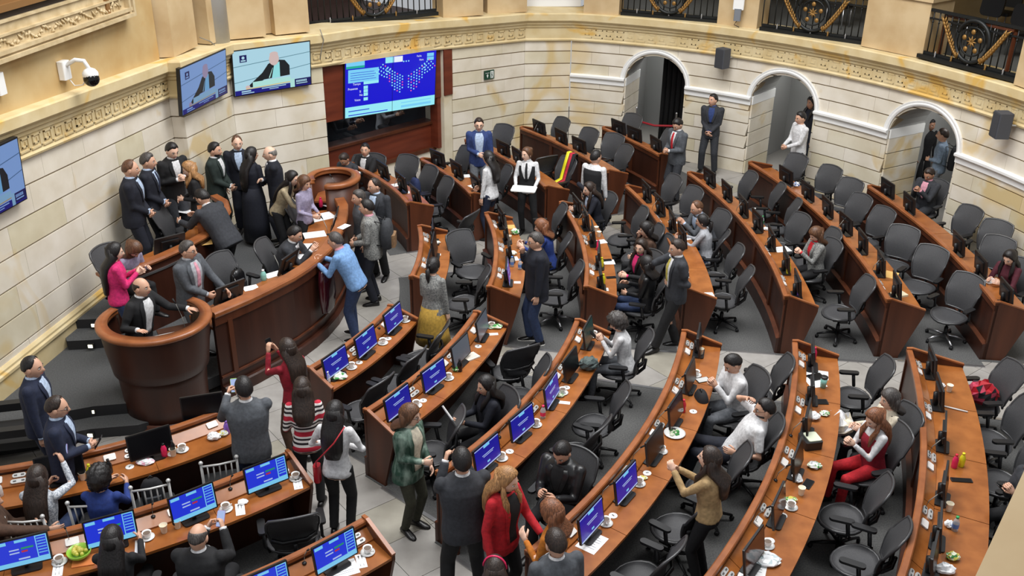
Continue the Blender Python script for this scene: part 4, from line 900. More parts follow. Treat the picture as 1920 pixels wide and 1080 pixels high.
def hair_mb(style, thick, mb):
    hl = HL['short' if style in ('short', 'fringe') else 'recede' if style == 'recede' else 'bob' if style in ('bob', 'curly') else 'long']
    def fn(d):
        ph = abs(math.degrees(math.atan2(d.y, d.x))); k = sstep((d.z-hairline(ph, hl))/0.26+0.2)
        if style == 'fringe': k *= sstep((0.52-d.z)/0.10+ (0.0 if ph < 90 else 0.3)) * sstep((ph-62)/18)
        p = head_r(d); n = V(p.x/0.0100, p.y/0.0062, p.z/0.0144).normalized(); t = thick*(0.75+0.5*max(0, d.z))+0.0016*math.sin(ph*0.9)
        if style == 'curly': t += 0.016*math.sin(d.x*19+1)*math.sin(d.y*17)*math.sin(d.z*21+2)+0.008*math.sin(d.x*41)*math.sin(d.z*37)
        return p+n*(-0.012+(t+0.012)*k)
    head_surface(fn, mb, 0)
def person(px, py, zf, h, yaw, pose, label, top='charcoal', bottom='black', hair=('short', 'black'), skin='b', shirt=None, tie=None, jacket=True, fem=False, seat=False, glasses=False, beard=None, shoe='dark', skirt=None, hem=None, sleeve='long', feet_on=None, chair_it=True, bulk=1.0, collar=None, vest=None):
    s = h/1.72; y = math.radians(yaw); po = dict(pose)
    hipz = 0.54 if seat else 0.93*s-po.get('crouch', 0)
    if seat: hipz = (0.415+0.016)+0.085
    hipx = po.get('hipx', -0.07 if seat else 0.0); P = V(hipx, po.get('hipy', 0), hipz)
    lean = math.radians(po.get('lean', 3 if not seat else 2)); side = math.radians(po.get('side', 0)); tw = math.radians(po.get('twist', 0))
    up = V(math.sin(lean), -math.sin(side), math.cos(lean)).normalized(); fw0 = V(math.cos(tw), math.sin(tw), 0); lt = up.cross(fw0).normalized(); fw = lt.cross(up).normalized()
    tl = 0.535*s; N_ = P+up*tl; sw = (0.158 if fem else 0.185)*s*(0.5+0.5*bulk)
    SH = {1: N_+lt*sw-up*0.055*s, -1: N_-lt*sw-up*0.055*s}; HIP = {1: P+V(0, 0.085*s, -0.02), -1: P+V(0, -0.085*s, -0.02)}
    hy, hp = math.radians(po.get('hyaw', 0)), math.radians(po.get('hpitch', 5))
    HM = Matrix.Rotation(hy, 4, 'Z') @ Matrix.Rotation(hp, 4, 'Y'); nk = (up*0.6+V(0, 0, 0.4)).normalized(); HC = N_+nk*0.135*s+ (HM @ V(0.022*s, 0, 0)); HT = HC+V(0, 0, 0.125*s)
    # arms
    WR, EL = {}, {}
    for sd, k in ((1, 'L'), (-1, 'R')):
        t = po.get(k); tgt = V(*t)*s if t else V(0.06*s, sd*(sw+0.06*s), N_.z-0.62*s)+V((N_.x-P.x)*0.6, 0, 0)
        if not t and seat: tgt = V(0.22, sd*0.17, hipz+0.14)
        pole = V(*po.get('pole'+k, (-0.45, sd*0.42, -1.0))); EL[sd], WR[sd] = ik(SH[sd], tgt, 0.285*s, 0.255*s, pole)
    KN, AN = {}, {}
    for sd, k in ((1, 'FL'), (-1, 'FR')):
        t = po.get(k); base = V(0.38*s, sd*0.12, 0.08) if seat else V(0.0, sd*0.095*s, 0.085*s); tgt = V(t[0], t[1], t[2] if len(t) > 2 else 0.08) if t else base
        KN[sd], AN[sd] = ik(HIP[sd], tgt, 0.43*s, 0.425*s, V(1, sd*0.12, 0.35 if seat else 0.0))
    # -------- clothing volumes
    b = bulk
    def tring(f, a, d, off=0.0, n=20):
        c = P+up*(tl*f); return [c+lt*((a*s*b+off)*math.copysign(abs(math.cos(q))**0.85, math.cos(q)))+fw*((d*s*b+off)*math.copysign(abs(math.sin(q))**0.9, math.sin(q))) for q in [2*math.pi*k/n for k in range(n)]]
    if fem: prof = [(-0.20, .165, .125), (-0.05, .172, .130), (0.12, .150, .112), (0.32, .128, .098), (0.55, .150, .118), (0.72, .158, .128), (0.86, .150, .100), (0.95, .115, .078), (1.03, .060, .060)]
    else: prof = [(-0.20, .172, .125), (-0.05, .178, .130), (0.12, .168, .125), (0.32, .162, .122), (0.55, .180, .130), (0.74, .190, .130), (0.88, .180, .105), (0.97, .125, .080), (1.04, .066, .066)]
    jk = 0.014 if jacket else 0.0; lo = -0.24 if jacket else -0.14
    if hem is not None: lo = hem
    tp = [(f, a, d) for f, a, d in prof if f >= lo-0.001]
    if tp[0][0] > lo or lo < -0.2: tp = [(lo, prof[0][1]+(0.012 if lo < -0.3 else 0), prof[0][2])]+tp
    def surf(f, q, off):   # torso surface point at spine fraction f, angle q from the front
        for (f0, a0, d0), (f1, a1, d1) in zip(prof, prof[1:]):
            if f0 <= f <= f1: k = (f-f0)/(f1-f0); a, d = a0+(a1-a0)*k, d0+(d1-d0)*k; break
        else: a, d = prof[-1][1:]
        sn, cs = math.sin(q), math.cos(q); return P+up*(tl*f)+lt*((a*s*b+off)*math.copysign(abs(sn)**0.85, sn))+fw*((d*s*b+off)*math.copysign(abs(cs)**0.9, cs))
    def tube_arm(mb, r0, r1, r2, upto=1.0, over=0.0):
        for sd in (1, -1):
            e, w = EL[sd], WR[sd]; sh_ = SH[sd]
            if upto < 0.6: pts = [sh_, sh_+(e-sh_)*0.8]; rr = [r0, r1]
            else: pts = [sh_, sh_+(e-sh_)*0.55, e, e+(w-e)*0.5, e+(w-e)*upto]; rr = [r0, (r0+r1)/2, r1, (r1+r2)/2, r2]
            mb.tube(pts, [k*s for k in rr], 10)
            mb.ball(sh_, r0*1.03*s, 10); mb.ball(e, r1*s, 8) if upto > 0.6 else None
    # body: one continuous skin surface, head and hands joined on
    bm = MB(); bm.loft([tring(f, a*0.86, d*0.86, n=12) for f, a, d in prof], 0, True); bm.tube([N_-up*0.05*s, N_+nk*0.05*s, HC-V(0, 0, 0.05*s)], [0.062*s, 0.056*s*(0.88 if fem else 1), 0.055*s*(0.88 if fem else 1)], 10); tube_arm(bm, 0.046, 0.038, 0.027)
    for sd in (1, -1): bm.tube([HIP[sd], KN[sd], AN[sd]], [0.07*s, 0.05*s, 0.036*s], 8)
    body = remesh(bm, 'person', SKIN[skin], 0.022*s, 2)
    full = MB(); mesh_to_mb(full, body); bpy.data.meshes.remove(body)
    hm = Matrix.Translation(HC) @ HM @ Matrix.Scale(s*1.06, 4)
    n0 = len(full.v); full.v += [tuple(hm @ Vector(v)) for v in HEADMB.v]; full.f += [tuple(i+n0 for i in f) for f in HEADMB.f]; full.m += HEADMB.m; full.sm += HEADMB.sm
    for sd in (1, -1):
        X = (WR[sd]-EL[sd]).normalized(); hb = po.get('handdir'+('L' if sd > 0 else 'R'))
        if hb: X = V(*hb).normalized()
        pn = V(*po.get('palm'+('L' if sd > 0 else 'R'), (0, -sd, -0.25))); Z = -(pn-X*pn.dot(X)).normalized(); Y = Z.cross(X)
        Mh = Matrix((X, Y*(1 if True else 1), Z)).transposed().to_4x4(); Mh.translation = WR[sd]
        H_ = HAND[po.get('hand'+('L' if sd > 0 else 'R'), 'relaxed')]
        thumb = V(1, 0, 0.5) if False else None
        # thumb side: choose mirror so that the thumb points forward/up
        fl = 1 if (Y.dot(V(1, 0, 0.8)) >= 0) else -1
        hv = [(v[0]*s*0.98, v[1]*fl*s*0.98, v[2]*s*0.98) for v in H_.v]; n0 = len(full.v); full.v += [tuple(Mh @ Vector(v)) for v in hv]; full.f += [tuple((i+n0) for i in (f if fl > 0 else f[::-1])) for f in H_.f]; full.m += [0]*len(H_.f); full.sm += H_.sm
    ob = link('person', full.mesh('person', [SKIN[skin], EYEW, EYED, HAIRC[hair[1] if hair[1] in HAIRC else 'dark'], LIP]))
    tag(ob, label, 'person')
    # clothing
    def part(name, me): return link(name, me, ob)
    tm = MB(); tm.loft([tring(f, a, d, jk) for f, a, d in tp], 0, True)
    ar = (0.066, 0.054, 0.042) if jacket else (0.060, 0.048, 0.036)
    tube_arm(tm, *[k*(0.86 if fem else 1)*(0.6+0.4*b) for k in ar], upto={'long': 0.97, 'mid': 0.75, 'short': 0.5}[sleeve] if sleeve != 'none' else 0.5)
    part('jacket' if jacket else 'top', remesh(tm, 'jacket' if jacket else 'top', CL[top], 0.0155, 2))
    if vest:
        vm = MB(); vm.loft([tring(f, a, d, 0.012) for f, a, d in prof if -0.06 <= f <= 0.9], 0, True); part('vest', remesh(vm, 'vest', CL[vest], 0.0155, 2))
        jk = 0.012
    bt = MB()
    if skirt:
        bt.loft([[P+V(0, 0, z*s)+V(a*s*math.cos(q), a*s*1.1*math.sin(q), 0) for q in [2*math.pi*k/18 for k in range(18)]] for z, a in skirt], 0, True); part('skirt', bt.mesh('skirt', CL[bottom]))
    else:
        bt.loft([tring(f, a*1.0, d*1.0, 0.002) for f, a, d in ((-0.17, .150, .115), (-0.05, .172, .124), (0.03, .160, .116), (0.07, .14, .10))], 0, True)
        tr = (0.096, 0.077, 0.067) if not fem else (0.093, 0.066, 0.054)
        for sd in (1, -1):
            k, a = KN[sd], AN[sd]; bt.tube([HIP[sd]+V(0, 0, 0.03), HIP[sd]+(k-HIP[sd])*0.5, k, k+(a-k)*0.5, a-(a-k).normalized()*0.005], [tr[0]*s*b, (tr[0]+tr[1])/2*s*1.03, tr[1]*s, (tr[1]+tr[2])/2*s, tr[2]*s], 10); bt.ball(k, tr[1]*s, 8)
        part('trousers', remesh(bt, 'trousers', CL[bottom], 0.019, 2))
    for sd in (1, -1):
        a = AN[sd]; k = KN[sd]; toe = math.radians(12*sd); ft = po.get('toe'); sm = MB()
        M = Matrix.Translation(V(a.x, a.y, max(0, a.z-0.08*s))) @ Matrix.Rotation(toe, 4, 'Z')
        rings = []
        for x, w, t in ((-0.075, 0.020, 0.05), (-0.06, 0.036, 0.085), (0.0, 0.040, 0.095), (0.07, 0.046, 0.065), (0.13, 0.046, 0.045), (0.175, 0.030, 0.032), (0.19, 0.010, 0.02)):
            rings.append([(x*s, w*s*math.cos(q), max(0.0, t*s*0.5+t*s*0.5*math.sin(q))) for q in [2*math.pi*j/10 for j in range(10)]])
        sm.loft(rings, 0, True, True, M); 
        if shoe == 'sneaker': sm.rbox((0.055*s, 0, 0.012), (0.27*s, 0.098*s, 0.024), 0.045, 1, M)
        part('shoe', sm.mesh('shoe', [SHOE, SOLE]))
    # shirt front, tie, lapels, collar
    def shell(name, m_, f0, f1, w0, w1, off, nf=8, nq=6, qc=None):
        mb = MB(); A = []; B = []
        for i in range(nf+1):
            f = f0+(f1-f0)*i/nf; w = w0+(w1-w0)*i/nf; c = qc(i/nf) if qc else 0
            A.append([surf(f, c-w+2*w*j/nq, off+jk) for j in range(nq+1)]); B.append([surf(f, c-w+2*w*j/nq, off+jk-0.02) for j in range(nq+1)])
        k = nq+1; vs = [p for r in A for p in r]+[p for r in B for p in r]; n = len(A)*k; fs = []
        for i in range(nf):
            for j in range(nq):
                a = i*k+j; fs += [(a, a+1, a+k+1, a+k), (n+a+k, n+a+k+1, n+a+1, n+a)]
        for i in range(nf): fs += [(i*k, (i+1)*k, n+(i+1)*k, n+i*k), (i*k+nq, n+i*k+nq, n+(i+1)*k+nq, (i+1)*k+nq)]
        for j in range(nq): fs += [(j, n+j, n+j+1, j+1), (nf*k+j, nf*k+j+1, n+nf*k+j+1, n+nf*k+j)]
        mb.add(vs, fs, 0, True); return part(name, mb.mesh(name, m_))
    if shirt and (jacket or vest):
        lo_ = po.get('open', 0.42)
        shell('shirt_front', CL[shirt], lo_, 1.0, 0.04 if lo_ > 0.2 else 0.22, 0.42, 0.007)
        for sd in (-1, 1): shell('lapel', CL[top], lo_, 0.97, 0.07, 0.17, 0.012, qc=lambda t, sd=sd, l=lo_: sd*((0.04 if l > 0.2 else 0.22)+0.08+(0.36 if l > 0.2 else 0.26)*t))
        cuff = MB()
        for sd in (1, -1): d_ = (WR[sd]-EL[sd]).normalized(); cuff.tube([WR[sd]-d_*0.02, WR[sd]+d_*0.012], 0.034*s*(0.85 if fem else 1), 10)
        part('cuffs', cuff.mesh('cuffs', CL[shirt]))
    if shirt or collar:
        c = MB(); c.lathe([(0.068*s, -0.02), (0.072*s, 0.0), (0.062*s*(0.9 if fem else 1), 0.035*s), (0.058*s*(0.9 if fem else 1), 0.03*s)], 14, 0, Matrix.Translation(N_+up*0.012) @ up.to_track_quat('Z', 'Y').to_matrix().to_4x4(), cap=False); part('collar', c.mesh('collar', CL[collar or shirt]))
    if tie: shell('tie', CL[tie], 0.36, 0.98, 0.10, 0.07, 0.016, nq=2)
    # hair
    st, hc = hair
    if st != 'bald':
        hb = MB(); hair_mb(st, {'short': 0.014, 'recede': 0.010, 'fringe': 0.006, 'long': 0.022, 'pony': 0.014, 'bun': 0.014, 'bob': 0.028, 'curly': 0.040}[st], hb); hb.v = [tuple(hm @ Vector(v)) for v in hb.v]
        bk = -(HM @ V(1, 0, 0)).normalized(); ll = (HM @ V(0, 1, 0)).normalized()
        if st in ('long', 'bob'):
            Ln = (po.get('hairlen', 0.42) if st == 'long' else 0.22)*s; pts = []; 
            for f in (0.0, 0.2, 0.4, 0.6, 0.8, 1.0):
                z = HC.z+0.075*s-(Ln+0.045*s)*f; ax = P+up*((min(z, N_.z)-P.z)/max(0.2, up.z)); tgt = HC+bk*0.055*s
                if z < N_.z+0.02: tgt = V(ax.x, ax.y, z)+bk*(0.135+jk)*s
                k = sstep((f-0.15)/0.35); c = (HC+bk*0.035*s)*(1-k)+tgt*k; c.z = z; w = ((0.080 if f < 0.1 else 0.104)+0.022*math.sin(f*3))*s*(1 if f < 0.85 else 0.72); d = (0.088-0.05*f)*s
                pts.append([c+ll*(w*math.cos(q))+bk*(d*math.sin(q)) for q in [2*math.pi*j/14 for j in range(14)]])
            hb.loft(pts, 0, True)
            if po.get('front', True) and st == 'long':
                for sd in (1, -1):
                    q0 = HC+ll*sd*0.072*s+bk*0.0+V(0, 0, 0.02); q1 = HC+ll*sd*0.088*s-bk*0.015-V(0, 0, 0.10*s); q2 = N_+lt*sd*0.095*s+fw*(0.09+jk)*s-up*0.05*s; q3 = N_+lt*sd*0.085*s+fw*(0.125+jk)*s-up*(Ln*0.42)
                    hb.tube([q0, q1, q2, q3], [0.02*s, 0.03*s, 0.034*s, 0.012*s], 8)
        if st == 'pony':
            q0 = HC+bk*0.10*s+V(0, 0, 0.03); hb.ball(q0, 0.03*s, 8); hb.tube([q0, q0+bk*0.05-V(0, 0, 0.06), q0+bk*0.05-V(0, 0, 0.17), q0+bk*0.03-V(0, 0, 0.27)], [0.02, 0.032, 0.03, 0.006], 8)
        if st == 'bun': hb.ball(HC+bk*0.10*s+V(0, 0, 0.06*s), 0.045*s, 10)
        part('hair', hb.mesh('hair', HAIRC[hc]))
    if beard:
        bb = MB()
        def bf(d):
            ph = abs(math.degrees(math.atan2(d.y, d.x))); k = sstep((88-ph)/14)*sstep((-0.28-d.z)/0.14); k *= 1-0.95*math.exp(-((d.y/0.25)**2+((d.z+0.44)/0.05)**2)); p = head_r(d); return p*(1-0.05+(0.05+0.035)*k)
        head_surface(bf, bb, 0); bb.v = [tuple(hm @ Vector(v)) for v in bb.v]; part('beard', bb.mesh('beard', HAIRC[beard]))
    if glasses:
        g = MB()
        for sd in (1, -1):
            g.tube([V(0.098, sd*0.033+0.022*math.cos(q), 0.010+0.016*math.sin(q)) for q in [2*math.pi*j/12 for j in range(12)]], 0.0022, 5, closed=True); g.tube([V(0.096, sd*0.055, 0.014), V(0.0, sd*0.079, 0.014)], 0.002, 5)
        g.tube([V(0.100, -0.011, 0.012), V(0.100, 0.011, 0.012)], 0.002, 5); g.v = [tuple(hm @ Vector(v)) for v in g.v]; part('glasses', g.mesh('glasses', BLACK))
    # place: the head top is surveyed, the feet follow
    c_, s_ = math.cos(y), math.sin(y); off = V(HT.x*c_-HT.y*s_, HT.x*s_+HT.y*c_, 0); tp_ = at(px, py, zf+HT.z)
    ob.location = (tp_.x-off.x, tp_.y-off.y, zf); ob.rotation_euler = (0, 0, y)
    ob_info = {'R': WR[-1], 'L': WR[1], 'N': N_, 'P': P, 'yaw': y, 'ob': ob, 'HC': HC}
    if seat and chair_it:
        loc = Vector((ob.location.x, ob.location.y)); best = None
        for k, cobj in CH.items():
            d = (Vector((cobj.location.x, cobj.location.y))-loc).length
            if k not in TAKEN and d < 0.75 and (best is None or d < best[0]): best = (d, k)
        if best:
            cobj = CH[best[1]]; TAKEN.add(best[1]); cobj.location.x, cobj.location.y = loc.x, loc.y; cobj.rotation_euler.z = y
        else:
            CH[('p', px, py)] = chair((loc.x, loc.y, zf+0.016), y, 'grey mesh office chair under the '+' '.join(label.split()[:9])); TAKEN.add(('p', px, py))
    PEOPLE[label] = ob_info
    return ob_info
TAKEN = set(); PEOPLE = {}
CLASP = {'L': (.20, .035, .98), 'R': (.20, -.035, .98), 'handL': 'grip'}
PHONE = {'L': (.28, .05, 1.12), 'R': (.28, -.05, 1.12), 'hpitch': 28, 'handR': 'grip', 'handL': 'grip'}
PHOTO = {'L': (.40, .07, 1.45), 'R': (.40, -.07, 1.45), 'handR': 'grip', 'handL': 'grip', 'hpitch': -2}
CROSS = {'L': (.21, -.10, 1.16), 'R': (.23, .10, 1.20)}
SDESK = {'L': (.40, .10, .86), 'R': (.40, -.10, .86), 'lean': 14, 'hpitch': 15}
SPHONE = {'L': (.28, .05, .93), 'R': (.28, -.05, .93), 'hpitch': 30, 'handR': 'grip', 'handL': 'grip', 'lean': 6}
SLAP = {'L': (.24, .05, .72), 'R': (.24, -.05, .72), 'hpitch': 8}
def U(d, **k): e = dict(d); e.update(k); return e
pp = person
# ---- dais and rostrum
pp(262, 522, .15, 1.72, -18, {'lean': 12, 'R': (.30, -.36, 1.20), 'L': (.52, .34, 1.20), 'open': .1, 'hyaw': 8, 'hpitch': 2, 'handR': 'flat', 'handL': 'flat', 'palmR': (0, 0, -1), 'palmL': (0, 0, -1), 'FL': (-.1, .1), 'FR': (-.1, -.1)}, 'person in dark suit and open white shirt speaking at the lectern, both arms spread', 'black', 'denim', ('fringe', 'dark'), 'b', shirt='white')
pp(212, 458, .30, 1.64, 25, U(PHONE, L=(.30, .04, 1.27), R=(.30, -.04, 1.27), hpitch=10, hairlen=.62, front=False), 'person in bright pink jacket with long black hair holding hands up', 'pink', 'denim', ('long', 'black'), 'a', fem=True, hem=-.15)
pp(350, 453, .30, 1.72, -22, {'R': (.30, -.02, 1.02), 'L': (.34, .28, .98), 'hyaw': 12, 'lean': 4, 'open': .15, 'handR': 'grip'}, 'person in grey suit, grey waistcoat and glasses standing behind the rostrum', 'midgrey', 'midgrey', ('short', 'ash'), 'b', shirt='palegrey', tie='rose', glasses=True, bulk=1.1)
pp(247, 452, .58, 1.62, -25, {'lean': 30, 'hpitch': 55, 'L': (.36, .12, .80), 'R': (.36, -.12, .80), 'hairlen': .2, 'front': False}, 'person in lavender top bowed over the upper-tier desk', 'lavender', 'black', ('bob', 'brown'), 'a', jacket=False, fem=True, seat=True)
pp(242, 301, .58, 1.85, 8, U(CLASP, hyaw=6), 'person in navy suit with receding hair, leftmost of the standing group by the wall', 'darknavy', 'darknavy', ('recede', 'brown'), 'b', shirt='lightblue', bulk=1.08)
pp(275, 288, .58, 1.78, 2, U(CLASP, hyaw=4), 'person in dark navy suit and tie beside the wall, second of the standing group', 'darknavy', 'darknavy', ('short', 'ash'), 'b', shirt='lightblue', tie='navy')
pp(320, 268, .58, 1.80, -40, {'lean': 10, 'L': (.26, .06, 1.20), 'R': (.26, -.05, 1.18), 'handL': 'grip', 'handR': 'grip', 'hpitch': 20}, 'person in black cardigan leaning in with clasped fists beside the wall corner', 'black', 'charcoal', ('short', 'black'), 'a', shirt='white')
pp(354, 304, .58, 1.62, 200, {'hpitch': 22, 'L': (.22, .05, 1.12), 'R': (.22, -.06, 1.10), 'hairlen': .36}, 'person in black with long blond hair looking down at the upper desk', 'black', 'black', ('long', 'blond'), 'a', jacket=False, fem=True)
pp(378, 356, .30, 1.78, 150, {'lean': 36, 'R': (.62, -.16, 1.10), 'L': (.60, .18, 1.10), 'hpitch': 30, 'hyaw': 10, 'hipx': -.12}, 'person in charcoal suit seen from behind, bending over the upper desk', 'charcoal', 'black', ('short', 'black'), 'b', shirt='white', bulk=1.12)
pp(401, 268, .30, 1.76, -8, U(CLASP, L=(.25, .03, 1.0), R=(.25, -.03, 1.0)), 'person in dark green suit with short beard facing the navy robe', 'green', 'green', ('short', 'black'), 'b', shirt='white', beard='black')
pp(443, 255, .30, 1.76, -75, {'hyaw': 10}, 'person in navy suit and pale blue shirt standing behind the robed figure', 'darknavy', 'darknavy', ('recede', 'brown'), 'a', shirt='lightblue')
pp(470, 278, .30, 1.68, 62, {'hairlen': .62, 'front': False, 'R': (.25, -.12, 1.10), 'L': (.25, .12, 1.1), 'hyaw': -20}, 'person in long dark navy robe with long black hair, back turned', 'darknavy', 'darknavy', ('long', 'black'), 'b', fem=True, hem=-.2, skirt=[(.12, .15), (-.1, .19), (-.5, .215), (-.84, .225)])
pp(505, 275, .30, 1.74, 195, U(CROSS, hpitch=8), 'person in dark suit with grey fringe of hair, arms crossed', 'darknavy', 'darknavy', ('fringe', 'grey'), 'a', shirt='white')
pp(546, 322, .30, 1.64, -18, {'lean': 28, 'R': (.55, -.02, .98), 'L': (.44, .20, 1.06), 'hpitch': 15, 'hairlen': .5, 'hairlen': .48}, 'person in beige sweater with long black hair reaching over papers on the rostrum', 'beige', 'black', ('long', 'black'), 'a', jacket=False, fem=True)
pp(569, 331, .30, 1.56, -25, {'hpitch': 12, 'L': (.25, .08, 1.05), 'R': (.25, -.08, 1.05)}, 'person with brown hair half hidden behind the rounded lectern', 'lavender', 'black', ('bob', 'brown'), 'b', jacket=False, fem=True)
pp(551, 425, .30, 1.72, -8, U(SDESK, lean=24, hpitch=22, R=(.46, -.08, .92), L=(.44, .12, .92)), 'person in charcoal suit seated at the rostrum leaning toward the blue sweater', 'charcoal', 'charcoal', ('short', 'black'), 'b', shirt='white', seat=True)
pp(628, 437, 0, 1.72, 168, {'lean': 24, 'R': (.44, -.10, 1.22), 'L': (.44, .12, 1.22), 'hpitch': 12, 'FL': (-.06, .1), 'FR': (.04, -.1), 'hipx': -.08}, 'person in light blue sweater and jeans leaning on the rostrum rail', 'sky', 'denim', ('short', 'ash'), 'b', jacket=False, collar='rose', shoe='sneaker', bulk=1.08)
BPACK = pp(687, 375, 0, 1.74, 178, U(PHONE, hpitch=5, L=(.26, .1, 1.05), R=(.26, -.1, 1.05)), 'person in grey jacket wearing a two-tone backpack', 'tweed', 'darknavy', ('short', 'black'), 'b', collar='rose')
pp(701, 335, 0, 1.76, -115, {'hyaw': -25}, 'person in charcoal suit and open-necked pale shirt behind the backpack wearer', 'charcoal', 'black', ('recede', 'dark'), 'b', shirt='lightblue')
pp(672, 357, 0, 1.70, 205, {'hpitch': 8}, 'person in slate blue jacket beside the rostrum, partly hidden by the backpack wearer', 'midgrey', 'darknavy', ('short', 'ash'), 'b')
pp(684, 270, 0, 1.72, 245, U(SDESK, hyaw=20, hpitch=-5, lean=6), 'person in black suit and white shirt seated below the control-room window', 'black', 'black', ('short', 'black'), 'b', shirt='white', seat=True)
pp(645, 287, 0, 1.68, 240, U(SDESK, lean=28, hpitch=40), 'person in dark jacket seated with bowed head beside the rounded lectern', 'charcoal', 'black', ('short', 'dark'), 'c', seat=True)
# ---- far and middle blocks
pp(898, 222, 0, 1.76, -85, {'R': (.22, -.02, 1.08), 'handR': 'grip', 'open': .15}, 'person in blue blazer, pale shirt and glasses standing among the far desks', 'blue', 'grey', ('short', 'dark'), 'a', shirt='lightblue', glasses=True)
pp(916, 285, 0, 1.66, 150, {'hairlen': .46, 'R': (.30, -.10, .98), 'front': False}, 'person in white blouse and navy trousers seen from behind at a far desk', 'white', 'navy', ('long', 'black'), 'b', jacket=False, fem=True)
TRAY = pp(988, 277, 0, 1.66, -100, {'L': (.28, .17, 1.02), 'R': (.28, -.17, 1.02), 'hyaw': -35, 'palmL': (0, 0, 1), 'palmR': (0, 0, 1), 'handL': 'flat', 'handR': 'flat', 'FL': (0.1, .2), 'FR': (0, -.08)}, 'person in black waistcoat and white shirt carrying a white tray', 'white', 'black', ('bun', 'brown'), 'a', jacket=False, fem=True, vest='black', shirt='white', tie='black')
pp(1118, 283, 0, 1.70, 55, {'hyaw': -20}, 'person in black waistcoat and white sleeves with back turned', 'white', 'black', ('short', 'black'), 'b', jacket=False, vest='black')
pp(1106, 343, 0, 1.64, 200, U(SDESK, R=(.14, -.10, 1.15), poleR=(-.2, -1, -.3), handR='grip', hpitch=12), 'person in dark blazer seated with one hand raised to the ear', 'darknavy', 'darknavy', ('long', 'dark'), 'a', shirt='lightblue', fem=True, seat=True)
pp(1005, 437, 0, 1.76, 192, {'R': (.20, -.06, 1.42), 'handR': 'grip', 'hpitch': 8, 'FL': (-.04, .08), 'FR': (.06, -.1), 'lean': 1}, 'person in dark padded coat, jeans and white-soled shoes standing in the aisle', 'darknavy', 'denim', ('short', 'ash'), 'b', glasses=True, shoe='sneaker', hem=-.34, bulk=1.15)
pp(1016, 413, 0, 1.62, 175, U(SDESK), 'person with straight blond hair seated behind the padded coat', 'royal', 'black', ('bob', 'auburn'), 'a', jacket=False, fem=True, seat=True)
pp(1271, 450, 0, 1.74, 192, {'R': (.16, -.05, 1.46), 'poleR': (0, -1, -.6), 'L': (.16, .05, 1.10), 'handR': 'grip', 'hpitch': 10, 'FL': (.34, .06), 'FR': (-.05, -.1), 'lean': 2, 'open': .2, 'hipx': .06}, 'person in charcoal suit and yellow tie standing with hand at mouth', 'charcoal', 'black', ('short', 'dark'), 'b', shirt='white', tie='yellow')
pp(812, 485, 0, 1.62, 62, {'FL': (-.1, .08), 'FR': (.22, -.08), 'hpitch': 10, 'L': (.25, .06, 1.05)}, 'person in silver-grey jacket, mustard skirt and black boots walking along the aisle', 'tweed', 'mustard', ('pony', 'black'), 'a', fem=True, hem=-.3, skirt=[(.06, .15), (-.15, .19), (-.35, .22), (-.52, .25)])
pp(1213, 418, 0, 1.62, 185, U(SLAP, R=(.16, -.06, 1.08), handR='grip', hpitch=14, lean=10), 'person in taupe shawl seated with hand at cheek', 'brown', 'black', ('bob', 'black'), 'a', jacket=False, fem=True, seat=True)
pp(1203, 450, 0, 1.64, 210, U(SLAP, hyaw=25, L=(.26, .08, .80), R=(.26, -.06, .80)), 'person in black with magenta scarf and long brown hair seated smiling', 'black', 'black', ('long', 'dark'), 'a', fem=True, seat=True, shirt='pink')
pp(1214, 483, 0, 1.62, 165, U(SLAP, R=(.26, -.06, .85), hyaw=-25), 'person in black jacket and jeans seated at the aisle end of the third row', 'leather', 'denim', ('bob', 'black'), 'b', fem=True, seat=True)
pp(1308, 377, 0, 1.72, 200, U(SDESK, lean=24, L=(.44, .04, .90), R=(.44, -.04, .90), hpitch=20), 'person in grey suit seated with clasped hands on the desk', 'midgrey', 'charcoal', ('recede', 'brown'), 'b', shirt='lightblue', seat=True)
pp(1319, 403, 0, 1.62, 160, U(SDESK, lean=10), 'person in pale grey sweatshirt and dark ponytail seated with back turned', 'palegrey', 'denim', ('pony', 'black'), 'b', jacket=False, fem=True, seat=True)
pp(1533, 427, 0, 1.62, 195, U(SPHONE), 'person in grey tweed jacket over red top seated with a phone', 'tweed', 'black', ('bob', 'brown'), 'a', fem=True, seat=True, shirt='red')
pp(1745, 315, 0, 1.72, 215, U(SPHONE), 'person in charcoal suit and pink shirt seated below the right archway', 'charcoal', 'charcoal', ('short', 'dark'), 'c', shirt='rose', seat=True)
pp(1897, 470, 0, 1.64, 215, U(SDESK, hpitch=30), 'person in maroon jacket with black hair writing at the right edge', 'maroon', 'black', ('long', 'black'), 'a', jacket=False, fem=True, seat=True)
pp(1272, 222, 0, 1.74, 215, U(PHONE, hpitch=35), 'person in grey suit and red tie standing looking at a phone', 'midgrey', 'charcoal', ('short', 'black'), 'b', shirt='white', tie='red')
pp(1338, 177, 0, 1.74, -112, U(CLASP, hyaw=-30, hpitch=-4, L=(.19, .03, .97), R=(.19, -.03, .97), FL=(0, .16), FR=(0, -.14)), 'person in charcoal suit standing guard against the stone pier', 'charcoal', 'charcoal', ('short', 'black'), 'b', shirt='blue')
pp(1503, 210, 0, 1.74, 198, U(PHONE, hpitch=12, L=(.32, .05, 1.05), R=(.32, -.05, 1.05)), 'person in white shirt holding papers in the middle archway', 'white', 'darknavy', ('short', 'black'), 'b', jacket=False)
pp(1524, 182, 0, 1.78, 205, {}, 'person in dark clothes standing deep inside the middle archway', 'darknavy', 'darknavy', ('long', 'black'), 'c', fem=True)
pp(1747, 224, 0, 1.60, -70, {}, 'person all in black standing inside the right archway', 'black', 'black', ('short', 'black'), 'c', jacket=False)
BP2 = pp(1770, 242, 0, 1.68, 150, {'L': (.2, .06, 1.1)}, 'person in blue-grey shirt with a black backpack inside the right archway', 'slate', 'grey', ('short', 'dark'), 'b', jacket=False)
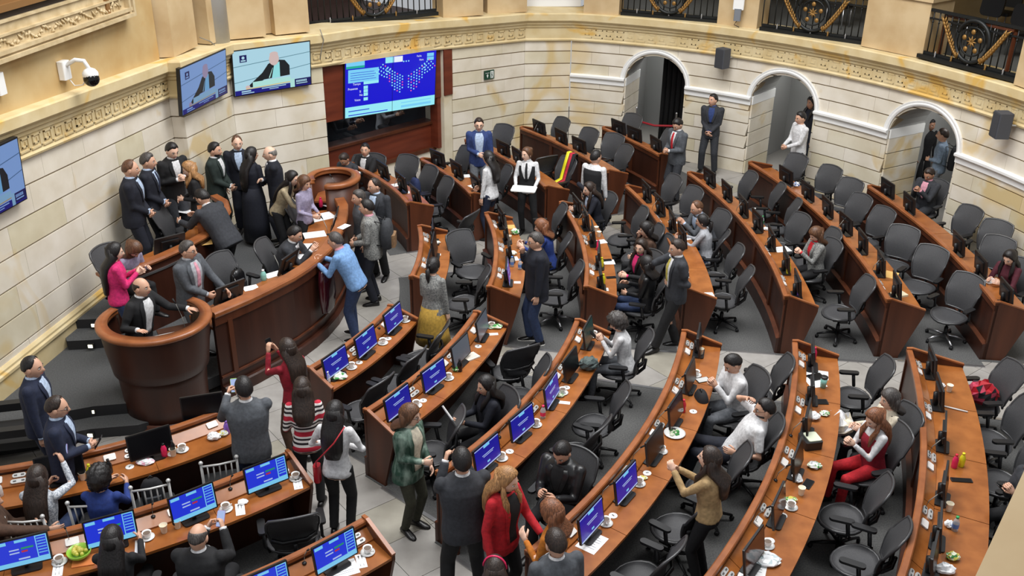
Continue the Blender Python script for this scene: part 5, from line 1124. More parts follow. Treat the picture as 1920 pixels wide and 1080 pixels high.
# ---- nearest block
CURLY = pp(1160, 590, 0, 1.64, 172, U(SPHONE, lean=12), 'person in white sweater with curly grey hair seated holding a phone', 'white', 'grey', ('curly', 'ash'), 'a', jacket=False, fem=True, seat=True)
pp(1377, 665, 0, 1.72, 195, U(SPHONE, lean=10, hpitch=34), 'person in white hooded top seated looking down at a device', 'white', 'grey', ('short', 'black'), 'b', jacket=False, seat=True, shoe='sneaker')
pp(1437, 750, 0, 1.74, 168, {'lean': -28, 'hyaw': 10, 'hpitch': 5, 'R': (.0, -.14, 1.14), 'L': (.10, .30, .70), 'handR': 'grip', 'FL': (.66, .14, .10), 'FR': (.62, -.16, .10), 'hipx': .10}, 'person in white T-shirt, glasses and beard reclining with phone at ear', 'white', 'darknavy', ('short', 'black'), 'b', jacket=False, seat=True, sleeve='short', glasses=True, beard='black', bulk=1.12)
TANP = pp(1333, 842, 0, 1.64, 152, U(PHOTO, L=(.40, .05, 1.38), R=(.40, -.10, 1.30), hairlen=.42), 'person in tan cropped jacket and black trousers standing to take a photo', 'tan', 'black', ('long', 'dark'), 'a', fem=True, hem=-.02)
pp(1672, 733, 0, 1.62, 188, U(SLAP, L=(.30, .08, .86), R=(.32, -.06, .86)), 'person in cream top with greying hair, half hidden behind the red waistcoat', 'cream', 'black', ('bob', 'ash'), 'a', jacket=False, fem=True, seat=True)
pp(1645, 768, 0, 1.64, 196, U(SPHONE, hairlen=.42), 'person in red quilted waistcoat and red trousers seated with a phone', 'white', 'red', ('long', 'auburn'), 'a', jacket=False, fem=True, seat=True, vest='crimson')
LAPT = pp(912, 707, 0, 1.64, 205, U(SLAP, L=(.30, .08, .82), R=(.30, -.08, .80), hairlen=.36, hpitch=10), 'person in dark blazer with long black hair seated holding a closed laptop', 'darknavy', 'black', ('long', 'black'), 'b', fem=True, seat=True)
pp(1055, 829, 0, 1.74, 238, U(SPHONE, hpitch=34, L=(.34, .12, .84), R=(.34, -.06, .86)), 'person in black leather jacket seated looking down at a phone', 'leather', 'black', ('short', 'black'), 'b', seat=True, shirt='black', bulk=1.1)
pp(768, 762, 0, 1.60, -35, {'R': (.26, -.04, 1.10), 'L': (.24, .10, .98), 'handR': 'grip', 'open': .02, 'hpitch': 4, 'hyaw': 20}, 'person in green velvet jacket and cream top standing by the second-row desk', 'velvet', 'olive', ('bob', 'brown'), 'a', fem=True, shirt='cream', glasses=True, hem=-.32, bulk=1.1)
pp(865, 843, 0, 1.78, 108, U(PHOTO, L=(.34, .08, 1.42), R=(.34, -.08, 1.42), FL=(0, .18), FR=(0, -.18)), 'person in dark grey suit seen from behind raising a phone', 'charcoal', 'black', ('short', 'black'), 'b', shirt='white', bulk=1.12)
pp(950, 880, 0, 1.70, -38, {'hpitch': 14, 'L': (.36, .16, 1.02), 'R': (.10, -.28, .90), 'hairlen': .44, 'open': .04, 'hyaw': 12}, 'person in red blazer with long blond hair standing in the aisle', 'red', 'black', ('long', 'blond'), 'a', fem=True, shirt='black', bulk=1.08)
pp(1036, 943, 0, 1.62, 148, {'L': (.28, .10, 1.25), 'handL': 'relaxed', 'hpitch': 12}, 'person in orange top with auburn hair facing the red blazer', 'orange', 'black', ('bob', 'auburn'), 'a', jacket=False, fem=True)
pp(1043, 998, 0, 1.72, 112, {'hpitch': 18}, 'person in grey suit at the bottom edge behind the orange top', 'midgrey', 'charcoal', ('short', 'dark'), 'b', shirt='white')
pp(928, 1050, 0, 1.58, 92, {'hpitch': 10}, 'person with dark hair and patterned headband at the bottom edge', 'black', 'black', ('long', 'dark'), 'b', jacket=False, fem=True)
WHT = pp(626, 757, 0, 1.64, 82, {'L': (.20, .08, 1.12), 'R': (.20, -.06, 1.10), 'front': False, 'hairlen': .5, 'poleL': (-.3, 1, -.4), 'poleR': (-.3, -1, -.4), 'hpitch': 14}, 'person in white top and black trousers with red shoulder bag, seen from behind', 'white', 'black', ('long', 'black'), 'b', jacket=False, fem=True)
pp(565, 712, 0, 1.64, 100, {'front': False, 'hairlen': .4, 'L': (.22, .1, 1.1), 'R': (.22, -.1, 1.1)}, 'person in red, black and white striped sweater seen from behind', 'stripes', 'black', ('long', 'dark'), 'b', jacket=False, fem=True)
REDP = pp(537, 638, 0, 1.66, 142, U(PHOTO, L=(.34, .06, 1.50), R=(.36, -.08, 1.46), front=False, hairlen=.45), 'person in crimson top raising a phone beside the rostrum', 'crimson', 'brown', ('long', 'dark'), 'b', jacket=False, fem=True)
GRYM = pp(455, 709, 0, 1.76, 104, U(PHOTO, L=(.40, .20, 1.34), R=(.42, .08, 1.34), hyaw=12), 'person in grey blazer seen from behind filming with a phone', 'midgrey', 'denim', ('short', 'black'), 'b', shirt='white', bulk=1.08)
# ---- bottom-left block
pp(56, 670, 0, 1.76, 8, {'hyaw': -6}, 'person in navy suit standing at the left edge watching the lectern', 'navy', 'navy', ('recede', 'black'), 'b', shirt='lightblue')
NAVP = pp(102, 745, 0, 1.72, 14, U(PHONE, hpitch=10), 'person in navy blazer and glasses holding phone and papers', 'navy', 'navy', ('recede', 'dark'), 'b', glasses=True, shirt='lightblue')
CHKP = pp(66, 878, 0, 1.66, 92, U(SPHONE, R=(.34, -.12, 1.18), hpitch=5, front=False, hairlen=.5), 'person in checked grey jacket with long dark hair holding up a lilac phone', 'check', 'denim', ('long', 'dark'), 'b', fem=True, seat=True, jacket=False, chair_it=False)
pp(182, 880, 0, 1.64, 92, U(SDESK, lean=6), 'person in royal blue with curly black hair seated with back turned', 'royal', 'black', ('curly', 'black'), 'b', fem=True, seat=True, jacket=False, chair_it=False)
pp(-28, 920, 0, 1.72, 20, U(SLAP, R=(.46, -.10, .80), L=(.3, .1, .8)), 'person in brown jacket reaching in from the left edge', 'brown', 'black', ('short', 'black'), 'b', seat=True)
pp(206, 993, 0, 1.66, 95, U(SDESK, lean=4, front=False, hairlen=.55), 'person in black with long black hair seated at the bottom-left desk', 'black', 'black', ('long', 'black'), 'b', fem=True, seat=True, jacket=False)
BALD = pp(368, 988, 0, 1.72, 88, U(SPHONE, L=(.36, .05, 1.0), R=(.36, -.10, 1.0), hpitch=25), 'person with shaved head in black suit seated looking at a phone', 'black', 'black', ('fringe', 'ash'), 'b', seat=True, shirt='white', bulk=1.1)
EDGP = pp(1946, 858, 0, 1.70, 192, U(SPHONE, lean=10), 'person leaning in from the right edge with a phone in hand', 'charcoal', 'black', ('short', 'black'), 'b', seat=True)
# ================================================================== WALL FIXTURES
def on_run(run, px, py, off):
    d = ray(px, py); n = run.n; a = run.a+n*off; t = (a.x*n.x+a.y*n.y)/(d.x*n.x+d.y*n.y); p = Vector((d.x*t, d.y*t, CAMH+d.z*t)); return p
def on_circ(px, py, off):
    c = RW.c; R = RW.R-off; d = ray(px, py); A_ = d.x*d.x+d.y*d.y; B_ = -2*(d.x*c.x+d.y*c.y); C_ = c.length_squared-R*R; t = (-B_+math.sqrt(B_*B_-4*A_*C_))/(2*A_); return Vector((d.x*t, d.y*t, CAMH+d.z*t))
TXTC = {}
def text_mb(body, size, mb, M, mi):
    """flat lettering"""
    if body not in TXTC:
        cu = bpy.data.curves.new('txt', 'FONT'); cu.body = body; cu.size = 1.0; cu.align_x = 'LEFT'; ob = bpy.data.objects.new('txt', cu); TMP.collection.objects.link(ob); TMP.view_layers[0].update()
        me = bpy.data.meshes.new_from_object(ob.evaluated_get(TMP.view_layers[0].depsgraph)); TXTC[body] = ([tuple(v.co) for v in me.vertices], [tuple(p.vertices) for p in me.polygons]); bpy.data.objects.remove(ob); bpy.data.meshes.remove(me)
    vs, fs = TXTC[body]; mb.add([(0, v[0]*size, v[1]*size) for v in vs], fs, mi, False, M)
class Art:
    """flat picture on a screen: local y to the viewer's left-right axis, z up, x out of the glass"""
    def __init__(s, w, h): s.mb = MB(); s.w, s.h, s.k = w, h, 0; s.mats = []
    def mi(s, m):
        if m not in s.mats: s.mats.append(m)
        return s.mats.index(m)
    def poly(s, pts, m): s.k += 1; s.mb.add([(0.0004*s.k, p[0]*s.w, p[1]*s.h) for p in pts], [tuple(range(len(pts)))], s.mi(m))
    def rect(s, x0, y0, x1, y1, m): s.poly([(x0, y0), (x1, y0), (x1, y1), (x0, y1)], m)
    def ell(s, cx, cy, rx, ry, m, n=18): s.poly([(cx+rx*math.cos(2*math.pi*k/n), cy+ry*math.sin(2*math.pi*k/n)) for k in range(n)], m)
    def text(s, t, x, y, sz, m): s.k += 1; text_mb(t, sz*s.h, s.mb, Matrix.Translation((0.0004*s.k, x*s.w, y*s.h)), s.mi(m))
def E(name, c, e=0.85): return mat('glow_'+name, (0.01, 0.01, 0.01), 0.3, emit=srgb(*c), es=e)
def flat_screen(name, c, w, h, face, tilt, label, cat, parent_run=None, depth=0.06):
    """face: horizontal direction the screen looks toward"""
    yaw = math.atan2(face.y, face.x); r = empty(name, c, 0, label, cat); r.rotation_euler = (0, tilt, yaw)
    m = MB(); m.box((-depth/2, 0, 0), (depth, w+0.035, h+0.035)); link('housing', m.mesh('housing', BLACK), r)
    m = MB(); m.box((-depth-0.03, 0, 0.1*h), (0.06, w*0.35, h*0.4)); link('wall_bracket', m.mesh('wall_bracket', BLACKM), r)
    return r
def speaker_picture(r, w, h, dim=1.0, tint=(1, 1, 1)):
    def C(n, c): return E(n+('_dim' if dim < 1 else ''), tuple(int(c[i]*tint[i]) for i in range(3)), 0.9*dim)
    a = Art(w, h); BG, LN, SU, SKN, SHT, BAN, PAL, NAV = C('pale_wall', (176, 218, 234)), C('wall_joint', (96, 140, 156)), C('black_suit', (20, 26, 32)), C('face', (214, 190, 186)), C('shirt', (150, 226, 230)), C('banner', (20, 20, 130)), C('lectern_edge', (178, 230, 222)), C('navy', (14, 16, 90))
    a.rect(-.5, -.5, .5, .5, BG); a.poly([(-.5, .14), (.5, .26), (.5, .275), (-.5, .155)], LN); a.poly([(-.5, -.22), (.5, -.02), (.5, -.005), (-.5, -.205)], LN)
    a.poly([(-.33, -.34), (-.28, -.36), (-.12, -.22), (.22, -.20), (.22, .02), (.16, .16), (.04, .20), (-.06, .12), (-.14, -.06), (-.30, -.28)], SU)
    a.poly([(-.02, -.22), (.09, -.21), (.09, .14), (.02, .10)], SHT); a.ell(.02, .22, .065, .15, SKN); a.ell(.02, .33, .055, .055, SKN); a.ell(-.335, -.34, .03, .04, SKN); a.poly([(-.06, -.2), (-.045, -.2), (.0, .02), (-.005, .02)], PAL)
    a.rect(-.27, -.36, .23, -.24, PAL); a.poly([(-.36, -.39), (.22, -.37), (.22, -.35), (-.36, -.37)], C('gold_line', (220, 196, 120)))
    a.rect(-.5, -.5, .5, -.39, BAN); a.rect(.27, -.47, .5, -.32, NAV); a.rect(.22, -.5, .28, -.3, PAL)
    for k in range(7): a.rect(.30+.021*k, -.40, .315+.021*k, -.35, BG)
    a.rect(.30, -.44, .45, -.42, BG); a.rect(-.16, -.425, .16, -.405, BG); a.rect(-.06, -.46, .06, -.445, BG); a.rect(-.42, -.44, -.30, -.41, BG); a.rect(-.42, -.48, -.26, -.46, BG); a.rect(-.42, .24, -.33, .40, NAV); a.rect(-.405, .26, -.345, .29, BG); a.ell(-.375, .34, .02, .035, BG, 8)
    link('screen_picture', a.mb.mesh('screen_picture', a.mats), r, (0.002, 0, 0))
rc = runs['wall_rostrum']; q = [on_run(rc, *p, 0.14) for p in ((433, 93), (580, 80), (583, 160), (443, 180))]
cen = sum(q, Vector())/4; w_ = ((q[1]-q[0]).length+(q[2]-q[3]).length)/2; h_ = ((q[0]-q[3]).length+(q[1]-q[2]).length)/2
tv = flat_screen('television', cen, w_, h_, Vector((*rc.n, 0)), 0.10, 'large wall television with bright picture of a speaker, next to the wooden voting board', 'television'); speaker_picture(tv, w_, h_)
rb_ = runs['wall_left_alcove']; q = [on_run(rb_, *p, 0.16) for p in ((337, 126), (423, 95), (426, 178), (342, 214))]
cen = sum(q, Vector())/4; w_ = ((q[1]-q[0]).length+(q[2]-q[3]).length)/2; h_ = ((q[0]-q[3]).length+(q[1]-q[2]).length)/2
tv = flat_screen('television', cen, w_, h_, Vector((*rb_.n, 0)), 0.08, 'dim bluish wall television seen at an angle in the wall corner', 'television'); speaker_picture(tv, w_, h_, 0.62, (0.82, 0.84, 1.06))
q0, q1 = on_run(rl, 31, 258, 0.14), on_run(rl, 50, 373, 0.14); hh = (q0-q1).length*1.0; ww = 1.0; dd_ = (rl.b-rl.a).normalized(); cen = (q0+q1)/2-Vector((*dd_, 0))*ww/2
tv = flat_screen('television', cen, ww, hh, Vector((*rl.n, 0)), 0.06, 'wall television cut off by the left picture edge', 'television'); speaker_picture(tv, ww, hh, 0.75, (0.62, 0.75, 1.02))
# ---- voting board in the niche
def on_niche(px, py, off): return on_run(NR, px, py, off)
q = [on_niche(*p, -0.06) for p in ((643, 112), (815, 94), (817, 197), (651, 219))]
cen = sum(q, Vector())/4; w_ = ((q[1]-q[0]).length+(q[2]-q[3]).length)/2; h_ = ((q[0]-q[3]).length+(q[1]-q[2]).length)/2
vb = flat_screen('voting_board', cen, w_, h_, Vector((*NR.n, 0)), 0.0, 'huge blue electronic voting board with seat diagram above the control-room window', 'screen', depth=0.05)
ux = (q[1]-q[0]); vb.rotation_euler = (math.atan2(ux.z, Vector((ux.x, ux.y)).length)*1.0, 0, math.atan2(NR.n.y, NR.n.x))
a = Art(w_, h_); BL, CY, WH, RD, LB, GR = E('board_blue', (8, 6, 205), 1.0), E('board_cyan', (150, 232, 244), 1.0), E('board_white', (232, 240, 250), 1.0), E('board_red', (240, 90, 160), 1.0), E('board_lightblue', (120, 205, 245), 1.0), E('board_green', (20, 170, 150), 1.0)
a.rect(-.5, -.5, .5, .5, BL); a.rect(-.5, -.5, .5, -.32, CY); a.rect(-.49, .33, -.30, .45, LB); a.rect(-.49, .33, -.30, .37, GR); a.rect(-.47, .09, -.15, .31, LB); a.rect(-.31, .04, -.15, .09, CY)
for t_, y_ in (('Tiempo', .045), ('Presentes', -.03), ('Si', -.09), ('No', -.15), ('Votos', -.23)): a.text(t_, -.32-.017*len(t_), y_, .055, WH); (a.rect(-.31, y_-.008, -.265, y_+.046, CY) if t_ != 'Tiempo' else None)
a.rect(-.08, .36, .01, .46, CY); a.rect(.015, .36, .11, .46, WH); a.rect(.39, .40, .47, .46, LB); a.rect(.39, .33, .47, .39, LB); a.text('Fecha', .27, .41, .05, WH); a.text('Hora', .30, .34, .05, WH); a.rect(.0, -.5, .004, .5, mat('board_seam', srgb(10, 10, 40), 0.5))
for k in range(4): a.rect(-.45, .13+.04*k, -.18-.02*(k % 2), .138+.04*k, BL)
a.rect(-.47, -.40, -.25, -.385, BL); a.rect(-.47, -.47, -.05, -.455, BL); a.rect(.1, -.38, .45, -.365, LB); a.rect(.1, -.46, .45, -.42, LB)
def dot(x, y): a.ell(x, y, .0075, .014, RD if RH.random() < 0.22 else CY, 8)
for k in range(3): dot(.12+.028*k, .36)
for side in (-1, 1):
    for i_ in range(7):
        for j_ in range(7):
            if i_+j_ > 9 or (i_ < 1 and j_ > 4): continue
            dot(.14+side*(.03+.030*i_), .12-.05*j_-.0+.032*i_*0.9-.02)
    for i_ in range(4):
        for j_ in range(4): dot(.14+side*(.24+.028*i_-.022*j_), .14+.03*i_+.04*j_)
link('display', a.mb.mesh('display', a.mats), vb, (0.002, 0, 0))
# ---- exit sign
ru = runs['wall_back']; c = on_run(ru, 917, 140, 0.03); r = empty('exit_sign', c, math.atan2(ru.n.y, ru.n.x), 'small green exit sign on the stone wall right of the voting board', 'sign')
m = MB(); m.box((0, 0, 0), (0.03, 0.26, 0.19)); link('plate', m.mesh('plate', mat('sign_green', srgb(16, 62, 44), 0.5)), r)
a = Art(0.26, 0.19); SW = mat('sign_white', srgb(226, 232, 228), 0.6); a.rect(.1, -.4, .42, .4, SW); a.poly([(-.3, .0), (-.1, .0), (-.2, -.36)], SW); a.rect(-.23, 0, -.17, .12, SW); a.text('SALIDA', -.42, .18, .17, SW)
GRN = MATS['sign_green']; a.ell(.24, .22, .04, .09, GRN, 10); a.poly([(.18, .12), (.28, .12), (.30, -.1), (.20, -.1)], GRN); a.poly([(.20, -.08), (.25, -.08), (.18, -.36), (.13, -.36)], GRN); a.poly([(.26, -.08), (.31, -.08), (.38, -.3), (.34, -.34)], GRN)
link('pictogram', a.mb.mesh('pictogram', a.mats), r, (0.0155, 0, 0))
# ---- loudspeakers on the curved wall
for px, py, s_, lab in ((1355, 109, 1.0, 'grey box loudspeaker on the wall between the left two archways'), (1878, 234, 1.05, 'grey box loudspeaker on the wall right of the right archway')):
    c = on_circ(px, py, 0.24); n = (Vector((RW.c.x, RW.c.y))-Vector((c.x, c.y))).normalized(); r = empty('loudspeaker', c, math.atan2(n.y, n.x)-0.35, lab, 'speaker', 'wall loudspeakers')
    m = MB(); m.rbox((0, 0, 0), (0.22*s_, 0.24*s_, 0.40*s_), 0.02); link('cabinet', m.mesh('cabinet', mat('speaker_grey', srgb(70, 72, 78), 0.6)), r)
    m = MB(); m.box((0.112*s_, 0, 0), (0.012, 0.21*s_, 0.37*s_)); link('grille', m.mesh('grille', mat('speaker_grille', srgb(58, 60, 66), 0.7)), r)
    m = MB(); m.tube([(-0.1, 0, 0), (-0.24, 0.05, 0)], 0.015, 8); link('bracket', m.mesh('bracket', SILVER), r)
# ---- dome camera, frame and boxes on the upper left wall
UL = Run(wl(8.0, 0.0), wl(15.45, 0.0), 0, 0)
c = on_run(UL, 114, 131, 0.0); yw = math.atan2(UL.n.y, UL.n.x); r = empty('security_camera', c, yw, 'white dome security camera on a curved arm above the left cornice', 'camera')
m = MB(); m.rbox((0.05, 0, 0), (0.10, 0.16, 0.24), 0.02); link('mounting_box', m.mesh('mounting_box', WHITE), r)
m = MB(); m.tube([(0.08, 0, 0.06), (0.22, 0.02, 0.14), (0.34, 0.03, 0.13), (0.40, 0.03, 0.02)], 0.028, 10); link('arm', m.mesh('arm', WHITE), r)
m = MB(); m.lathe([(0.03, 0.02), (0.07, 0.0), (0.10, -0.04), (0.105, -0.08), (0.10, -0.09)], 18, 0, Matrix.Translation((0.40, 0.03, 0.02))); link('dome_housing', m.mesh('dome_housing', WHITE), r)
m = MB(); m.ball((0.41, 0.02, -0.10), 0.105, 16); link('lens_dome', m.mesh('lens_dome', mat('black_dome', srgb(12, 12, 14), 0.08)), r)
m = MB(); m.tube([(0.06, 0.03, -0.10), (0.12, 0.06, -0.22), (0.25, 0.05, -0.20), (0.36, 0.03, -0.06)], 0.008, 6); link('cable', m.mesh('cable', WHITE), r)
c = on_run(UL, -4, 157, 0.04); m = MB(); m.rbox((c.x, c.y, c.z), (0.12, 0.14, 0.26), 0.02, rz=yw); at_origin(m, 'junction_box', WHITE, label='small white junction box at the left picture edge', cat='box')
c = on_run(UL, 238, 28, 0.02); d_ = (UL.b-UL.a).normalized(); c0f = Vector((c.x, c.y, c.z)); fr = empty('picture_frame', c0f, math.atan2(d_.y, d_.x), 'huge carved stone picture frame on the upper left wall', 'frame')
GO = mat('aged_gilding', srgb(142, 104, 62), 0.5, 0.3); OL = noisy('frame_stone', srgb(204, 184, 146), srgb(182, 160, 120), 6, 0.7, bump=0.1)
def fbar(z0, z1, out, name, m_):   # bottom run and right upright, mitred by overlap
    m = MB(); m.box((-2.6-0.0, -out/2, (z0+z1)/2), (5.2-2*z0*0.0, out, z1-z0)); link(name, m.mesh(name, m_), fr)
    m = MB(); m.box((-(z0+z1)/2, -out/2, 1.2), (z1-z0, out*0.98, 2.4)); link(name, m.mesh(name, m_), fr)
for z0, z1, o, nm, m_ in ((0.0, 0.05, 0.16, 'outer_moulding', OL), (0.05, 0.08, 0.10, 'outer_groove', OL), (0.08, 0.13, 0.14, 'outer_moulding', OL), (0.13, 0.27, 0.06, 'carved_band', OL), (0.27, 0.30, 0.09, 'inner_moulding', OL), (0.30, 0.42, 0.05, 'plain_band', OL), (0.42, 0.45, 0.08, 'inner_moulding', OL), (0.45, 0.54, 0.02, 'shadow_gap', mat('frame_dark', srgb(52, 42, 36), 0.8)), (0.54, 0.62, 0.09, 'gilt_bead', GO), (0.62, 0.70, 0.05, 'gilt_band', GO)): fbar(z0, z1, o, nm, m_)
lm = MB(); rr_ = random.Random(8)
for k in range(70):
    x = -0.25-k*0.06; z = 0.20+0.035*math.sin(k*0.9); lm.tube([(x, -0.06, z), (x-0.03, -0.085, z+rr_.uniform(-.04, .04)), (x-0.06, -0.062, z+rr_.uniform(-.06, .06))], [0.006, 0.022, 0.004], 6)
tag(link('carved_leaves', lm.mesh('carved_leaves', OL), fr), kind='stuff')
cv = MB(); cv.box((-3.2, -0.01, 1.7), (4.6, 0.02, 1.9)); link('canvas', cv.mesh('canvas', noisy('dark_canvas', srgb(70, 56, 44), srgb(48, 40, 36), 2, 0.6)), fr)
# ---- wall boxes and cables near the balcony
c = at(1383, 52, 3.1); yw2 = math.radians(-110); r = empty('intercom_box', c+Vector((0, 0.12, 0.30)), yw2, 'white and grey wall box with cable on the pier above the archways', 'box')
m = MB(); m.rbox((0, 0, 0.22), (0.08, 0.22, 0.36), 0.02); link('white_cover', m.mesh('white_cover', WHITE), r)
m = MB(); m.rbox((0.02, 0, -0.06), (0.09, 0.14, 0.24), 0.02); link('grey_unit', m.mesh('grey_unit', mat('unit_grey', srgb(120, 124, 130), 0.5)), r)
m = MB(); m.tube([(0.02, 0, -0.18), (0.03, -0.05, -0.26), (0.05, 0.06, -0.30)], 0.008, 6); link('cable', m.mesh('cable', BLACK), r)
for i_, (pts, lab) in enumerate((([(374, 70), (395, 78), (410, 92), (420, 104)], 'thin grey cable trailing over the cornice to the corner television'), ([(600, 55), (607, 75), (603, 92), (600, 112)], 'thin grey cable hanging over the cornice at the niche edge'))):
    m = MB(); zs = (3.55, 3.52, 3.3, 3.1) if i_ == 0 else (3.45, 3.42, 3.2, 2.95)
    rr = runs['wall_rostrum']; P_ = [on_run(rr, x, y, 0.19) for x, y in pts]; m.tube(P_, 0.008, 6); at_origin(m, 'cable', mat('grey_cable', srgb(120, 118, 112), 0.6), label=lab, cat='cable')
# ---- seats and table rail on the balcony
def balcony_seat(px, py, lab):
    p = at(px, py, 3.45); yw_ = math.atan2(RW.c.y-p.y, RW.c.x-p.x); r = empty('balcony_chair', (p.x, p.y, 3.0), yw_, lab, 'chair', 'black balcony chairs')
    m = MB(); m.rbox((0, 0, 0.45), (0.44, 0.44, 0.06), 0.08); link('seat', m.mesh('seat', BLACK), r)
    m = MB(); m.rbox((0, 0, 0), (0.40, 0.46, 0.05), 0.10, 0, Matrix.Translation((-0.24, 0, 0.74)) @ Matrix.Rotation(math.pi/2-0.15, 4, 'Y')); link('backrest', m.mesh('backrest', BLACK), r)
    for x in (-0.18, 0.18):
        for y in (-0.18, 0.18): m = MB(); m.tube([(x, y, 0.0), (x, y, 0.43)], 0.012, 6); link('leg', m.mesh('leg', STEEL), r)
for k, (px, py) in enumerate(((1842, 42), (1898, 62), (1880, 24), (1575, 10))): balcony_seat(px, py, ['black padded chair on the right balcony, nearest the pedestal', 'black padded chair on the right balcony, nearest the picture edge', 'black padded chair in the second row of the right balcony', 'black padded chair behind the middle balcony railing'][k])
a_, b_ = at(1775, 28, 3.9), at(1905, 58, 3.9); m = MB(); m.box(((a_+b_)/2), ((b_-a_).length, 0.10, 0.04), rz=math.atan2((b_-a_).y, (b_-a_).x))
for q_ in (a_, b_): m.box((q_.x, q_.y, 3.44), (0.05, 0.05, 0.88))
at_origin(m, 'reading_rail', WOODE, label='narrow wooden reading rail behind the right balcony railing', cat='rail')
# ---- stone parapet of the gallery close to the camera
a_, b_ = at(1935, 850, 5.6), at(1822, 1095, 5.6); dv = (a_-b_).normalized(); nv = Vector((dv.y, -dv.x, 0)); nv = nv if nv.x > 0 else -nv
b2 = b_-dv*0.6; a2 = a_+dv*0.5; m = MB(); lo_ = Vector((0, 0, -0.5)); up_ = Vector((0, 0, 0.03))
m.hexa([b2+nv*0.02+lo_, a2+nv*0.02+lo_, a2+nv*0.30+lo_, b2+nv*0.30+lo_, b2+nv*0.02, a2+nv*0.02, a2+nv*0.30+up_, b2+nv*0.30+up_]); m.hexa([b2-Vector((0, 0, .10)), a2-Vector((0, 0, .10)), a2+nv*0.34-Vector((0, 0, .10)), b2+nv*0.34-Vector((0, 0, .10)), b2, a2, a2+nv*0.34+up_, b2+nv*0.34+up_])
tag(m.build('wall_gallery_parapet', PEDE), kind='structure')
# ---- people behind the control-room window
lp = NP(0.5, -1.1, 2.05); area('control_room_fill', lp, 0.5, 14, (0.9, 0.95, 1.0))  # added fill light so the figures behind the pane can be seen
for u_, o_, lab, top_, hr, hz in ((0.70, 1.05, 'person in pale grey shirt seated behind the control-room window', 'palegrey', ('short', 'black'), 0), (0.42, 1.25, 'person in dark blue jacket and pale tie behind the control-room window', 'navy', ('short', 'black'), 0), (0.30, 1.0, 'person in charcoal hooded top at the left of the control-room window', 'charcoal', ('short', 'dark'), 0)):
    p = NP(u_, -o_, 0.35); I_ = person(800, 200, 0.35, 1.70, math.degrees(math.atan2(NR.n.y, NR.n.x))+10, U(SDESK, lean=8, hpitch=10), lab, top_, 'black', hr, 'b', jacket=(top_ == 'navy'), shirt='white' if top_ == 'navy' else None, seat=True, chair_it=False)
    I_['ob'].location = (p.x, p.y, 0.35)
    st = MB(); st.rbox((0, 0, 0.23), (0.4, 0.4, 0.42), 0.05); s_o = link('stool', st.mesh('stool', BLACKM), None, (p.x, p.y, 0.35), (0, 0, I_['yaw'])); tag(s_o, 'black padded stool under the '+' '.join(lab.split()[:8]), 'stool', 'control-room stools')
# ================================================================== SMALL THINGS
cntk = {}
def lab(desc, p):
    r_, t = pol(p); best = None
    for sec, row, a, b in DESKS:
        if a-2 <= t <= b+2 and -0.1 <= r_-ROWR[row] <= 0.75: best = (sec, row)
    if not best: return desc
    k = (desc, best); cntk[k] = cntk.get(k, 0)+1
    return '%s on %s desk, %s%s' % (desc, ROWW[best[1]].replace(' row', '-row'), SECW[best[0]], '' if cntk[k] == 1 else ', %s of its kind' % ORD[cntk[k]-1])
def ondesk(px, py, lo=0.27, hi=0.42):
    p = at(px, py, 0.78); r_, t = pol(p); best = None
    for sec, row, a, b in DESKS:
        if a-1.5 <= t <= b+1.5:
            d = abs(r_-(ROWR[row]+0.3))
            if best is None or d < best[0]: best = (d, row, a, b)
    if best is None or best[0] > 0.9: return Vector((p.x, p.y, 0.765))
    R = ROWR[best[1]]; t = min(max(t, best[2]+0.6), best[3]-0.6); q = ell(R+min(max(r_-R, lo), hi), t); return Vector((q.x, q.y, 0.765))
def put(name, mb, mats, p, label, cat, group=None, rz=0.0):
    o = link(name, mb.mesh(name, mats), None, p, (0, 0, rz)); return tag(o, label, cat, group)
PORC = mat('white_porcelain', srgb(240, 240, 238), 0.25); COFFEE = mat('coffee_surface', srgb(112, 98, 88), 0.2); CLEAR = mat('clear_plastic', srgb(220, 226, 230), 0.1, alpha=0.45)
# coffee cups on saucers
cupm = MB(); cupm.lathe([(0.022, 0.008), (0.034, 0.02), (0.043, 0.06), (0.045, 0.066), (0.040, 0.062), (0.034, 0.055), (0.0001, 0.055)], 16); cupm = cupm.mesh('cup_body', PORC)
cofm = MB(); cofm.lathe([(0.036, 0.056), (0.0001, 0.057)], 14, cap=False); cofm = cofm.mesh('coffee', COFFEE)
hanm = MB(); hanm.tube([(0.040, 0, 0.05), (0.062, 0, 0.048), (0.060, 0, 0.028), (0.036, 0, 0.024)], 0.005, 6); hanm = hanm.mesh('handle', PORC)
saum = MB(); saum.lathe([(0.03, 0.0), (0.035, 0.003), (0.068, 0.012), (0.070, 0.014), (0.035, 0.006), (0.0001, 0.006)], 20); saum = saum.mesh('saucer', PORC)
def coffee(px, py):
    p = ondesk(px, py); s = link('saucer', saum, None, p); tag(s, lab('white saucer under a coffee cup', p), 'saucer', 'white saucers')
    r = empty('coffee_cup', p+Vector((0, 0, 0.004)), random.uniform(0, 6), lab('white porcelain coffee cup', p), 'cup', 'white coffee cups'); link('cup_body', cupm, r); link('coffee', cofm, r); link('handle', hanm, r)
for px, py in [(649, 684), (706, 639), (742, 597), (775, 757), (837, 707), (912, 607), (927, 852), (995, 792), (1046, 733), (1102, 627), (1120, 972), (1188, 902), (1218, 838), (1434, 1020), (1483, 950), (112, 1045), (275, 1002), (420, 948), (548, 889), (682, 1027), (335, 830), (1292, 700)]: coffee(px, py)
